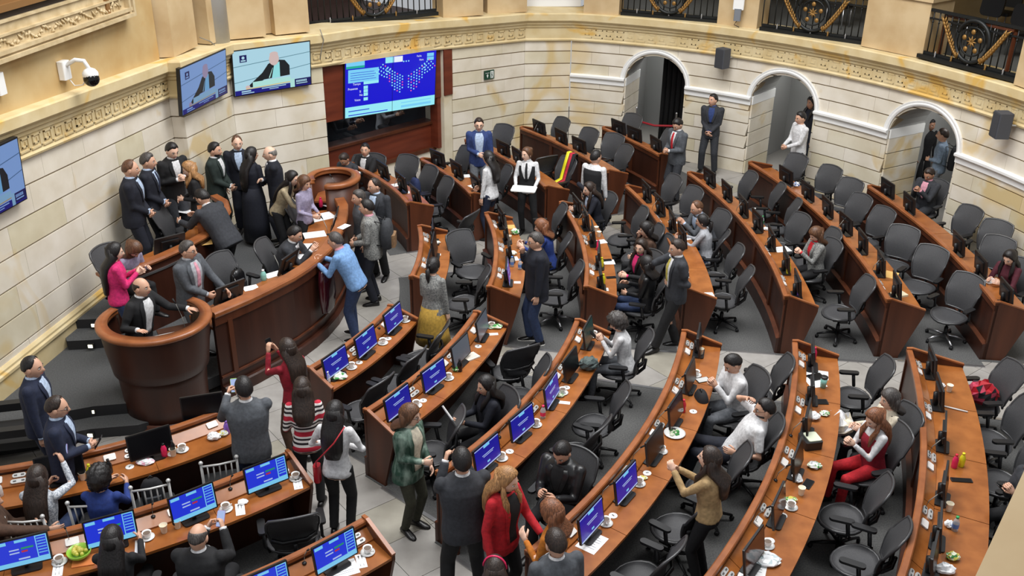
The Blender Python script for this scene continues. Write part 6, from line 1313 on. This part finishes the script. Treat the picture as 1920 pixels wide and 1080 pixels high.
# round white coasters
coam = MB(); coam.lathe([(0.045, 0.0), (0.045, 0.005), (0.040, 0.007), (0.0001, 0.007)], 18); coam.box((0, 0, 0.008), (0.03, 0.012, 0.002), 1); coam = coam.mesh('coaster', [WHITE, MATS['pad_dark']])
for px, py in [(662, 674), (718, 631), (790, 748), (893, 647), (945, 840), (1046, 721), (1135, 958), (1205, 882), (1287, 660), (240, 862), (318, 842), (1435, 1008), (1468, 965), (1300, 770)]:
    p = ondesk(px, py); o = link('coaster', coam, None, p, (0, 0, random.uniform(0, 3))); tag(o, lab('round white coaster', p), 'coaster', 'white coasters')
# paper cups
pcm = MB(); pcm.lathe([(0.026, 0.0), (0.027, 0.004), (0.037, 0.088), (0.040, 0.092), (0.036, 0.090), (0.026, 0.02), (0.0001, 0.02)], 16); pcm = pcm.mesh('paper_cup', mat('cream_paper', srgb(236, 226, 204), 0.7))
for px, py in [(155, 867), (190, 868), (325, 852), (305, 987), (333, 987), (85, 908), (1306, 662), (1788, 733), (1502, 925), (1779, 955), (1118, 433), (1123, 442), (955, 450), (948, 282), (1432, 408)]:
    p = ondesk(px, py); o = link('paper_cup', pcm, None, p); tag(o, lab('cream paper cup', p), 'cup', 'paper cups')
# bottles
def bottle(px, py, col, cap, h=0.17, r=0.032, name='juice_bottle', desc=None, clear=False, p=None, lbl=None):
    p = p or ondesk(px, py); root = empty(name, p, 0, lbl or lab(desc, p), 'bottle')
    m = MB(); m.lathe([(r*0.9, 0.0), (r, 0.006), (r, h*0.62), (r*0.55, h*0.82), (r*0.42, h*0.88)], 14); link('body', m.mesh('body', CLEAR if clear else col), root)
    m = MB(); m.lathe([(r*0.48, h*0.87), (r*0.48, h), (r*0.2, h*1.0)], 12); link('cap', m.mesh('cap', cap), root)
    m = MB(); m.lathe([(r*1.02, h*0.22), (r*1.02, h*0.5)], 14, cap=False); link('label_band', m.mesh('label_band', col if clear else PAPER if clear else col), root)
BC = {n: mat('drink_'+n, srgb(*c), 0.25) for n, c in {'pink': (222, 40, 92), 'yellow': (222, 214, 40), 'purple': (138, 98, 196), 'red': (206, 44, 60), 'black': (22, 22, 24), 'white': (226, 226, 224), 'blue': (82, 128, 196), 'green': (52, 160, 92), 'teal': (140, 200, 190)}.items()}
for px, py, c, cap, desc, cl in [(305, 845, 'pink', 'black', 'pink juice bottle', 0), (168, 860, 'yellow', 'yellow', 'yellow juice bottle', 0), (412, 795, 'purple', 'purple', 'purple drink bottle', 0), (318, 834, 'black', 'black', 'slim black bottle', 0), (206, 884, 'black', 'black', 'short black bottle', 0), (8, 905, 'white', 'white', 'white bottle', 0), (613, 716, 'white', 'white', 'small clear bottle', 1), (1008, 778, 'pink', 'pink', 'clear bottle with pink cap', 1), (862, 694, 'black', 'black', 'small black bottle', 0), (1280, 770, 'red', 'red', 'small red bottle', 0), (1520, 664, 'pink', 'pink', 'small pink bottle', 0), (1789, 874, 'pink', 'red', 'pink juice bottle', 0), (1812, 874, 'yellow', 'yellow', 'yellow juice bottle', 0), (1790, 992, 'blue', 'green', 'clear water bottle with green cap', 1), (957, 498, 'blue', 'blue', 'clear water bottle with blue label', 1), (975, 503, 'blue', 'blue', 'clear water bottle with blue label', 1), (1121, 467, 'pink', 'pink', 'small pink bottle', 0), (1124, 500, 'yellow', 'yellow', 'yellow juice bottle', 0), (1127, 531, 'yellow', 'yellow', 'yellow juice bottle', 0), (1442, 420, 'green', 'green', 'clear bottle with green cap', 1), (1478, 512, 'yellow', 'yellow', 'yellow juice bottle', 0), (1496, 552, 'purple', 'purple', 'purple drink bottle', 0), (1425, 405, 'white', 'white', 'white bottle', 0)]:
    bottle(px, py, BC[c], BC[cap], desc=desc, clear=cl)
bottle(0, 0, BC['pink'], BC['pink'], p=at(602, 388, 1.04), lbl='tall pink bottle standing among papers on the rostrum')
bottle(0, 0, BC['teal'], BC['white'], p=at(495, 525, 1.04), h=0.16, r=0.04, lbl='pale green tumbler with straw on the rostrum', name='tumbler')
p = ondesk(1543, 724); r = empty('travel_mug', p, 0, 'teal travel mug with black lid beside scattered papers', 'mug'); m = MB(); m.lathe([(0.034, 0), (0.042, 0.13)], 16); link('body', m.mesh('body', BC['teal']), r); m = MB(); m.lathe([(0.045, 0.13), (0.045, 0.15), (0.03, 0.155)], 16); link('lid', m.mesh('lid', BLACK), r)
# papers, booklets, envelopes
def sheet(px, py, w, h, rz, m_=PAPER, desc='white paper sheet', name='paper_sheet', p=None, t=0.003, lines=True, lbl=None, cat='paper', z=None):
    p = Vector(p) if p else ondesk(px, py); mb = MB(); mb.box((0, 0, t/2), (w, h, t))
    if lines:
        for k in range(6): mb.box((-0.0, h*0.32-k*h*0.12, t+0.0004), (w*(0.7 if k % 3 else 0.4), h*0.018, 0.0006), 1)
    o = link(name, mb.mesh(name, [m_, mat('print_grey', srgb(120, 122, 128), 0.8)]), None, p, (0, 0, math.radians(rz))); tag(o, lbl or lab(desc, p), cat)
for px, py, w, h, rz in [(1110, 1015, .21, .28, -35), (640, 1066, .30, .21, 25), (1392, 1062, .24, .30, -20), (1530, 700, .30, .21, -15), (1520, 712, .21, .28, 10), (1138, 490, .24, .17, 5), (1125, 452, .21, .15, 20), (1130, 541, .16, .10, 0), (1320, 553, .30, .20, 5), (1467, 466, .26, .20, 15), (1858, 525, .22, .16, 20), (890, 347, .22, .16, 40), (878, 327, .24, .16, 10), (740, 346, .22, .15, 30), (746, 362, .18, .12, 10), (817, 476, .12, .07, 5), (970, 528, .10, .07, 0), (922, 625, .17, .06, 8), (1262, 416, .15, .10, 10), (1283, 446, .20, .14, 25), (952, 484, .2, .15, 15), (1057, 753, .15, .06, -10)]: sheet(px, py, w, h, rz)
for px, py, desc in [(262, 1022, 0), (450, 953, 0), (558, 905, 0), (108, 1066, 0), (677, 1050, 0)]:
    p = ondesk(px, py); r = empty('napkin', p, math.radians(18), lab('folded white napkin with cutlery', p), 'napkin', 'napkins with cutlery'); m = MB(); m.box((0, 0, 0.002), (0.09, 0.19, 0.004)); link('cloth', m.mesh('cloth', PAPER), r)
    for x, nm in ((-0.015, 'fork'), (0.015, 'knife')): m = MB(); m.tube([(x, -0.07, 0.006), (x, 0.03, 0.006), (x, 0.07, 0.007)], [0.003, 0.003, 0.008], 6, flat=0.4); link(nm, m.mesh(nm, STEEL), r)
sheet(0, 0, .30, .22, 20, MANILA, p=at(378, 455, 1.222), name='envelope', lbl='manila envelope with a white page on the upper-tier desk', cat='envelope')
sheet(953, 424, .22, .17, 5, MANILA, 'manila envelope', 'envelope', lines=False, cat='envelope'); sheet(1676, 514, .26, .19, 60, MANILA, 'manila envelope', 'envelope', lines=False, cat='envelope')
sheet(1686, 552, .20, .15, 20, mat('cream_booklet', srgb(226, 216, 184), 0.7), 'thick cream booklet', 'booklet', t=0.03, lines=False, cat='book'); sheet(883, 668, .19, .15, 40, mat('cover_beige', srgb(214, 204, 190), 0.6), 'pale notebook', 'notebook', t=0.018, cat='book'); sheet(157, 1050, .20, .15, 15, mat('orange_cover', srgb(206, 120, 62), 0.6), 'orange-covered booklet', 'booklet', t=0.01, lines=False, cat='book')
for i_, (px, py, z, w, h, rz) in enumerate([(598, 408, 1.042, .50, .30, 35), (622, 380, 1.05, .38, .26, 60), (590, 440, 1.042, .34, .24, 20), (575, 462, 1.042, .30, .21, 5), (560, 482, 1.042, .22, .16, 40), (470, 540, 1.042, .20, .15, 30), (512, 515, 1.042, .24, .16, 40), (345, 396, 1.222, .22, .15, -20), (352, 420, 1.222, .16, .12, 10), (645, 425, 1.285, .2, .12, 60)]):
    sheet(0, 0, w, h, rz, p=at(px, py, z), lbl='white paper %s' % ['spread wide before the beige sweater', 'curling up beside the pink bottle', 'lying left of the far rostrum monitor', 'in front of the seated secretary', 'at the elbow of the seated secretary', 'beside the rostrum monitor near the lectern', 'beside the pale green tumbler', 'under the bending figure on the upper desk', 'at the edge of the upper desk', 'on the rostrum rail near the waiting group'][i_])
# phones and tablets on desks
def slab(px, py, w, h, rz, desc, name='phone', m_=None, p=None, lbl=None, cat='phone'):
    p = p or ondesk(px, py); r = empty(name, p, math.radians(rz), lbl or lab(desc, p), cat); m = MB(); m.rbox((0, 0, 0.005), (w, h, 0.009), 0.01); link('case', m.mesh('case', BLACK), r); m = MB(); m.box((0, 0, 0.0098), (w*0.9, h*0.93, 0.0006)); link('glass', m.mesh('glass', m_ or S_OFF), r); return r
slab(1146, 519, .15, .07, 10, 'black phone'); slab(1515, 906, .09, .17, -35, 'black phone'); slab(1535, 752, .22, .11, 0, 'dark tablet', 'tablet', cat='tablet'); slab(1820, 903, .22, .07, -5, 'long black remote', 'remote', cat='remote'); slab(1318, 711, .17, .10, 20, 'grey keypad', 'keypad', SILVER, cat='keypad'); slab(0, 0, .15, .07, 12, '', p=ondesk(1138, 487)+Vector((0, 0, 0.004)), lbl='black phone lying on white papers in the third row')
slab(0, 0, .2, .14, 20, '', 'tablet', p=ondesk(1530, 706)+Vector((0, 0, 0.005)), lbl='dark tablet lying on scattered white papers', cat='tablet')
# snack bags, plates and crumpled plastic
def lump(px, py, sx, sy, sz, mats, desc, name, cat, p=None, lbl=None, seed=0, rz=0.0):
    p = p or ondesk(px, py); rr = random.Random(int(px*7+py*13+seed)); mb = MB(); n, k = 14, 7; rings = []
    for j in range(k+1):
        f = j/k; ring = []
        for i in range(n):
            a_ = 2*math.pi*i/n; w = math.sin(math.pi*(0.08+0.84*f))**0.6*(1+rr.uniform(-.16, .16)); ring.append((sx/2*w*math.cos(a_), sy/2*w*math.sin(a_), max(0.0, sz*f*(1+rr.uniform(-.22, .18)))))
        rings.append(ring)
    mb.loft(rings, 0, False); mb.m = [rr.randrange(len(mats)) for _ in mb.m]
    o = link(name, mb.mesh(name, mats), None, p, (0, 0, rz)); tag(o, lbl or lab(desc, p), cat); return o
PLAS = mat('crinkled_plastic', srgb(226, 228, 230), 0.25); GRNS = mat('snack_green', srgb(70, 150, 76), 0.35); SNW = mat('snack_pale', srgb(214, 220, 196), 0.4); PNK = mat('snack_pink', srgb(222, 168, 186), 0.4)
for px, py, sx, sy, sz, ms, desc in [(634, 707, .22, .15, .07, [PLAS, PAPER, SNW, GRNS], 'heap of white wrappers and papers'), (845, 690, .11, .09, .07, [GRNS, SNW], 'green snack bag'), (936, 602, .20, .11, .05, [SNW, GRNS, SNW], 'pale green snack pack'), (1050, 742, .10, .06, .04, [GRNS, SNW], 'green snack bag'), (1520, 782, .17, .14, .08, [PLAS, PAPER], 'crumpled clear plastic bag'), (1546, 776, .11, .10, .05, [GRNS, SNW, PLAS], 'green snack bag'), (1527, 874, .15, .12, .06, [PLAS, SNW, GRNS], 'clear bag of green snacks'), (1482, 938, .13, .08, .05, [GRNS, SNW, mat('snack_yellow', srgb(206, 196, 90), 0.4)], 'green and yellow snack bag'), (1440, 1050, .24, .20, .05, [PLAS, mat('shiny_foil', srgb(214, 230, 234), 0.15, 0.4)], 'shiny foil plate cover'), (1786, 1046, .13, .10, .07, [GRNS, SNW, MATS['snack_yellow']], 'green and yellow snack bag'), (1772, 1070, .18, .14, .08, [PAPER, PLAS], 'crumpled white paper'), (1764, 723, .10, .09, .05, [PAPER, PLAS], 'crumpled tissue'), (272, 866, .19, .12, .04, [PNK, PAPER, PLAS], 'clear bag of pink sweets'), (395, 812, .15, .12, .07, [PLAS, PAPER], 'crumpled clear plastic bag'), (420, 814, .10, .10, .06, [SNW, MATS['snack_yellow'], PLAS], 'yellow snack pack'), (455, 940, .10, .09, .03, [PAPER], 'crumpled tissue'), (810, 455, .13, .10, .04, [SNW, PAPER], 'pile of pale food boxes'), (966, 437, .15, .13, .09, [SNW, GRNS, PAPER], 'bag of green and white snacks'), (960, 475, .15, .14, .05, [PAPER, SNW], 'scattered napkins and wrappers'), (1478, 892, .10, .16, .05, [PLAS, PAPER], 'twisted clear plastic bag'), (1205, 895, .09, .06, .03, [MATS['snack_yellow'], SNW], 'yellow snack wrapper'), (1780, 985, .10, .09, .06, [PLAS, PAPER], 'crumpled tissue'), (1497, 348, .12, .10, .08, [PAPER, BC['blue']], 'white and blue carton'), (1436, 430, .1, .08, .05, [PAPER], 'crumpled tissue')]: lump(px, py, sx, sy, sz, ms, desc, 'snack_bag' if 'snack' in desc or 'sweets' in desc else 'wrapper', 'wrapper')
p = ondesk(1265, 812); r = empty('food_plate', p, 0, 'white plate with leftover salad on the fourth-row desk', 'plate'); m = MB(); m.lathe([(0.05, 0), (0.06, 0.004), (0.12, 0.018), (0.122, 0.021), (0.06, 0.008), (0.0001, 0.008)], 22); link('plate', m.mesh('plate', PORC), r)
m = MB(); [m.ball((random.uniform(-.05, .05), random.uniform(-.05, .05), .018), random.uniform(.012, .026), 6, k % 2) for k in range(14)]; tag(link('leftovers', m.mesh('leftovers', [GRNS, SNW]), r), kind='stuff')
p = ondesk(150, 1028); r = empty('fruit_bowl', p, 0, 'clear green bowl of cut fruit on the bottom-left desk', 'bowl'); m = MB(); m.lathe([(0.05, 0), (0.10, 0.05), (0.11, 0.085), (0.105, 0.085), (0.09, 0.05), (0.0001, 0.01)], 20); link('bowl', m.mesh('bowl', mat('green_bowl', srgb(150, 196, 70), 0.25)), r)
m = MB(); [m.ball((random.uniform(-.06, .06), random.uniform(-.06, .06), .07), random.uniform(.018, .03), 6) for k in range(14)]; tag(link('fruit', m.mesh('fruit', MATS['snack_yellow']), r), kind='stuff')
p = ondesk(1518, 832); r = empty('takeaway_box', p, 0.2, 'black takeaway box with pale lid and food on the fifth-row desk', 'box'); m = MB(); m.rbox((0, 0, .05), (.20, .22, .10), .02); link('box', m.mesh('box', BLACK), r); m = MB(); m.rbox((0.02, 0, .105), (.15, .17, .012), .02); link('tray', m.mesh('tray', SNW), r)
for px, py, k in ((1298, 738, 0), (1311, 738, 1)):
    p = ondesk(px, py)+Vector((0.0 if k else -0.03, 0, 0)); m = MB(); m.lathe([(.038, 0), (.04, .004), (.04, .03), (.03, .034), (.03, .028), (.0001, .028)], 18); put('headphone_cup', m, BLACKM, p, 'round black earphone case, %s of the pair on the fourth-row desk' % ('left', 'right')[k], 'case')
p = ondesk(1803, 768); m = MB(); m.tube([(-.12, .06, .012), (.14, -.07, .012)], .009, 8); put('white_stick', m, WHITE, p, 'thin white stick lying across the sixth-row desk', 'stick')
# gooseneck microphones
def mic(p, yaw, label, h=0.22):
    r = empty('microphone', p, yaw, label, 'microphone', 'gooseneck microphones'); m = MB(); m.lathe([(.022, 0), (.022, .012), (.008, .02)], 12); link('base', m.mesh('base', BLACK), r)
    m = MB(); m.tube([(0, 0, .01), (.02, 0, h*.5), (.09, 0, h)], .005, 6); link('gooseneck', m.mesh('gooseneck', MATS['grey_cable']), r); m = MB(); m.tube([(.085, 0, h*.96), (.12, 0, h*1.12)], [.008, .011], 8); link('head', m.mesh('head', BLACKM), r)
nm_ = {}
for sec, row, px, py in [('near', 1, 650, 645), ('near', 1, 703, 612), ('near', 2, 770, 728), ('near', 2, 832, 680), ('near', 3, 930, 815), ('near', 3, 992, 755), ('near', 3, 1040, 705), ('near', 4, 1120, 930), ('near', 4, 1182, 862), ('near', 4, 1232, 795), ('near', 4, 1260, 730), ('near', 5, 1425, 980), ('near', 5, 1458, 900), ('near', 5, 1482, 815), ('near', 6, 1762, 960), ('near', 6, 1765, 855), ('left', 2, 130, 990), ('left', 2, 282, 950), ('left', 2, 425, 905), ('left', 3, 560, 1040), ('middle', 3, 1100, 420), ('middle', 3, 1111, 455), ('middle', 4, 1238, 395), ('middle', 5, 1400, 398), ('middle', 5, 1450, 465), ('middle', 6, 1600, 432), ('middle', 6, 1660, 510), ('far', 4, 1025, 245), ('far', 1, 735, 355)]:
    p = at(px, py, .85); r_, t = pol(p); q = ell(ROWR[row]+.085, t, .832); k = nm_.get((sec, row), 0); nm_[(sec, row)] = k+1; mic(q, math.atan2(er(t).y, er(t).x), '%s gooseneck microphone on the %s desk of the %s' % (ORD[k], ROWW[row].replace(' row', '-row'), SECW[sec]))
mic(Vector((LEC[0]+.35, LEC[1]+.05, 1.15)), math.radians(165), 'slim gooseneck microphone rising in front of the speaker', .40)
for k, (px, py) in enumerate(((452, 556), (525, 510), (615, 440))): mic(at(px, py, 1.045), math.radians(150), 'slim gooseneck microphone on the rostrum, %s from the lectern' % ORD[k], .26)
mic(Vector((REC[0]+.05, REC[1]+.1, 1.135)), math.radians(200), 'slim gooseneck microphone inside the rounded lectern', .34)
# things held in the hand
def held(info, side, off, fn):
    o = info['ob']; p = info[side]+Vector(off); y = info['yaw']; w = Vector((p.x*math.cos(y)-p.y*math.sin(y), p.x*math.sin(y)+p.y*math.cos(y), p.z))+o.location; return fn(w, y)
def held_phone(info, side, label, col=None, off=(.10, .02, .03), tilt=1.0, w=.075, h=.155, turn=0.0):
    def f(p, y):
        r = empty('phone', p, 0, label, 'phone'); r.rotation_euler = (0, tilt, y+turn); m = MB(); m.rbox((0, 0, 0), (h, w, .010), .012); link('case', m.mesh('case', col or BLACK), r); m = MB(); m.box((0, 0, .0058), (h*.92, w*.9, .0008)); link('glass', m.mesh('glass', S_LITE if col else S_OFF), r)
    held(info, side, off, f)
LILAC = mat('lilac_case', srgb(176, 156, 206), 0.4)
held_phone(NAVP, 'R', 'black phone held by the navy blazer', None, tilt=-1.0); held_phone(CHKP, 'R', 'lilac phone held up by the checked jacket', LILAC, (.09, .01, .05), -1.2); held_phone(BALD, 'R', 'lilac phone held by the shaved-headed figure', LILAC, (.10, .05, .03), -0.8); held_phone(REDP, 'R', 'black phone raised by the crimson top', None, (.08, .04, .05), -1.3); held_phone(GRYM, 'R', 'colourful phone raised by the grey blazer', mat('bright_case', srgb(150, 190, 90), 0.4), (.08, .05, .05), -1.2); held_phone(CURLY, 'R', 'dark phone held by the white sweater', None, (.10, .03, .02), -0.8); held_phone(EDGP, 'R', 'dark phone held at the right picture edge', None, (.10, .03, .02), -0.8)
def tray_f(p, y):
    r = empty('serving_tray', p, y, 'white rectangular serving tray carried by the waistcoat', 'tray'); m = MB(); m.rbox((0, 0, 0), (.30, .44, .015), .03); link('tray', m.mesh('tray', WHITE), r); m = MB(); m.box((.0, .0, .012), (.26, .40, .004)); link('liner', m.mesh('liner', PAPER), r)
held(TRAY, 'R', (.14, .17, .035), tray_f)
def lap_f(p, y):
    r = empty('laptop', p, 0, 'closed silver laptop held upright on the lap', 'laptop'); r.rotation_euler = (0, -1.15, y); m = MB(); m.rbox((0, 0, 0), (.22, .32, .012), .02); link('lid', m.mesh('lid', SILVER), r); m = MB(); m.rbox((0, 0, -.011), (.22, .32, .010), .02); link('base', m.mesh('base', mat('laptop_base', srgb(120, 120, 124), 0.4)), r)
held(LAPT, 'R', (.13, .10, .08), lap_f)
# bags
def backpack(p, yaw, label, m1, m2, s=1.0, straps=True):
    r = empty('backpack', p, yaw, label, 'backpack')
    def sec(z, w, d): return [(d*math.cos(q)-.0, w*math.copysign(abs(math.sin(q))**.6, math.sin(q)), z) for q in [2*math.pi*k/16 for k in range(16)]]
    m = MB(); m.loft([[(a_*s, b_*s, c_*s) for a_, b_, c_ in sec(z, w, d)] for z, w, d in ((0, .12, .07), (.03, .15, .10), (.22, .155, .10), (.36, .145, .085), (.44, .10, .06), (.46, .05, .03))], 0, True); link('main_body', m.mesh('main_body', m1), r)
    m = MB(); m.rbox((-.10*s, 0, .13*s), (.07*s, .22*s, .20*s), .03); link('front_pocket', m.mesh('front_pocket', m2), r)
    m = MB(); m.tube([(.02*s, -.04*s, .45*s), (.02*s, 0, .50*s), (.02*s, .04*s, .45*s)], .008, 6); link('top_handle', m.mesh('top_handle', BLACK), r)
    if straps:
        for sd in (-1, 1): m = MB(); m.tube([(.06*s, sd*.08*s, .42*s), (.16*s, sd*.11*s, .46*s), (.27*s, sd*.12*s, .36*s), (.26*s, sd*.14*s, .12*s), (.06*s, sd*.12*s, .06*s)], .014, 6, flat=.5); link('shoulder_strap', m.mesh('shoulder_strap', BLACK), r)
def on_back(info, label, m1, m2):
    o = info['ob']; y = info['yaw']; p = info['N']+Vector((-.26, 0, -.50)); w = Vector((p.x*math.cos(y)-p.y*math.sin(y), p.x*math.sin(y)+p.y*math.cos(y), p.z))+o.location; backpack(w, y, label, m1, m2)
CHAR = cloth('pack_charcoal', (58, 60, 64)); PTAN = cloth('pack_tan', (140, 108, 76)); PBLK = cloth('pack_black', (24, 24, 28)); PNAV = cloth('pack_navy', (32, 44, 84))
on_back(BPACK, 'charcoal and tan backpack on the grey jacket', CHAR, PTAN); on_back(BP2, 'black backpack worn inside the right archway', PBLK, PBLK)
def on_chair(key, label, m1, m2, s=.8, dx=.02):
    c = CH[key]; y = c.rotation_euler.z; backpack(c.location+Vector((math.cos(y)*dx, math.sin(y)*dx, .465)), y+math.pi, label, m1, m2, s, False)
on_chair((415, 500), 'shiny black bag on the chair behind the rostrum', mat('bag_black_gloss', srgb(20, 20, 22), 0.25), PBLK); on_chair((783, 338), 'navy backpack on a far-block chair near the window', PNAV, PNAV)
c = BQ[1]; backpack(c.location+Vector((0, 0, .48)), c.rotation_euler.z, 'dark backpack slumped on a silver banquet chair', PBLK, CHAR, .75, False)
backpack(at(818, 310, .78)+Vector((0, 0, .0)), math.radians(200), 'black backpack resting on a far desk by the wall', PBLK, PBLK, .62, False)
p = PEOPLE['person in white hooded top seated looking down at a device']; w = p['ob'].location; backpack(Vector((w.x-.42, w.y-.16, .48)), math.radians(190), 'large black backpack on the lap of the white hooded top', PBLK, PBLK, .85, False)
# shoulder bag of the white top
o = WHT['ob'].location; r = empty('shoulder_bag', (o.x-.20, o.y-.06, .86), math.radians(82), 'small red shoulder bag hanging at the white top', 'bag'); m = MB(); m.rbox((0, 0, 0), (.10, .07, .20), .03); link('pouch', m.mesh('pouch', mat('red_leather', srgb(166, 28, 40), 0.4)), r)
m = MB(); m.tube([(-.02, .0, .1), (-.16, -.06, .26), (-.15, -.26, .50), (-.02, -.34, .62)], .008, 6); link('strap', m.mesh('strap', MATS['red_leather']), r)
# tote on desk, totes on chair, coats
lump(1100, 683, .26, .20, .16, [cloth('grey_green_bag', (88, 100, 98)), cloth('grey_green_bag2', (70, 82, 82))], 'grey-green soft handbag', 'handbag', 'bag', p=ondesk(1104, 690))
c = CH[(1878, 708)].location; lump(0, 1, .40, .34, .26, [MATS['red_leather'], PBLK, cloth('rose_bag', (206, 70, 96))], '', 'tote_bag', 'bag', p=Vector((c.x, c.y, .47)), lbl='red and black tote bag on the sixth-row chair by the aisle')
c = CH[(1664, 762)].location; lump(3, 1, .46, .36, .24, [CL['cream'], CL['white']], '', 'folded_coat', 'coat', p=Vector((c.x-.42, c.y+.30, .50)), lbl='cream knitted coat folded on the lap beside the red waistcoat')
c = CH[(1058, 315)]; y = c.rotation_euler.z; r = empty('flag_scarf', c.location, y, 'yellow, red and black striped scarf draped over a far-block chair', 'scarf')
for k, (cc, yo) in enumerate(((BC['yellow'], -.06), (cloth('scarf_red', (190, 40, 60)), .04), (PBLK, .12))):
    m = MB(); m.tube([(-.45, yo, .90), (-.43, yo, 1.07), (-.36, yo, 1.07), (-.27, yo, .80), (-.20, yo, .56), (.05, yo+.02, .50), (.27, yo+.02, .40)], .045, 8, flat=.25); link('stripe', m.mesh('stripe', cc), r)
# shiny maroon garment bag hanging on the rostrum front
p_, n_, _ = RP[6]; q = p_+Vector((n_.x, n_.y, 0))*.10; m = MB(); rr = random.Random(4)
rings = []
for z, w, d in ((.42, .06, .03), (.48, .19, .05), (.7, .23, .07), (.95, .22, .07), (1.12, .17, .06), (1.18, .06, .04)): rings.append([(d*math.cos(a_)*(1+rr.uniform(-.2, .2)), w*math.sin(a_)*(1+rr.uniform(-.06, .06)), z) for a_ in [2*math.pi*k/18 for k in range(18)]])
m.loft(rings, 0, True); put('garment_bag', m, mat('maroon_gloss', srgb(62, 18, 26), 0.12, spec=0.8), Vector((q.x, q.y, 0)), 'glossy dark maroon garment bag hanging on the rostrum front', 'bag', None, math.atan2(n_.y, n_.x))
# green banner on a staff behind the rostrum
p = at(478, 440, .30); r = empty('banner_staff', p, 0, 'teal green banner furled on a leaning staff behind the rostrum', 'banner'); m = MB(); m.tube([(0, 0, 0), (.10, .02, 1.45)], .014, 8); link('staff', m.mesh('staff', SILVER), r)
m = MB(); m.tube([(.09, .02, 1.36), (.03, -.05, 1.05), (-.03, -.08, .7), (-.10, -.06, .3)], [.03, .05, .055, .03], 10, flat=.6); link('cloth', m.mesh('cloth', cloth('teal', (40, 128, 112))), r)
# headband at the bottom edge
h_ = PEOPLE['person with dark hair and patterned headband at the bottom edge']; o = h_['ob']; m = MB(); m.tube([(0.02*math.cos(q)+0.012, .094*math.cos(q), .03+.115*math.sin(q)) for q in [math.pi*k/12 for k in range(13)]], .009, 6); hb_ = link('headband', m.mesh('headband', BC['pink']), o, h_['HC'])

# black bench end at the left picture edge
p = at(30, 868, 0); r = empty('black_bench', (p.x, p.y, 0), math.radians(14), 'black bench with thick arm slabs at the left picture edge', 'bench')
for nm, c, d, m_ in (('seat', (0, 0, .40), (.9, .5, .10), BLACKM), ('arm_slab', (.05, .30, .62), (.95, .10, .10), BLACK), ('arm_slab', (.05, -.30, .62), (.95, .10, .10), BLACK), ('side_panel', (.46, 0, .30), (.05, .6, .60), WOODE), ('side_panel', (-.44, 0, .30), (.05, .6, .60), WOODE)):
    m = MB(); m.rbox(c, d, .02); link(nm, m.mesh(nm, m_), r)
bpy.data.scenes.remove(TMP)
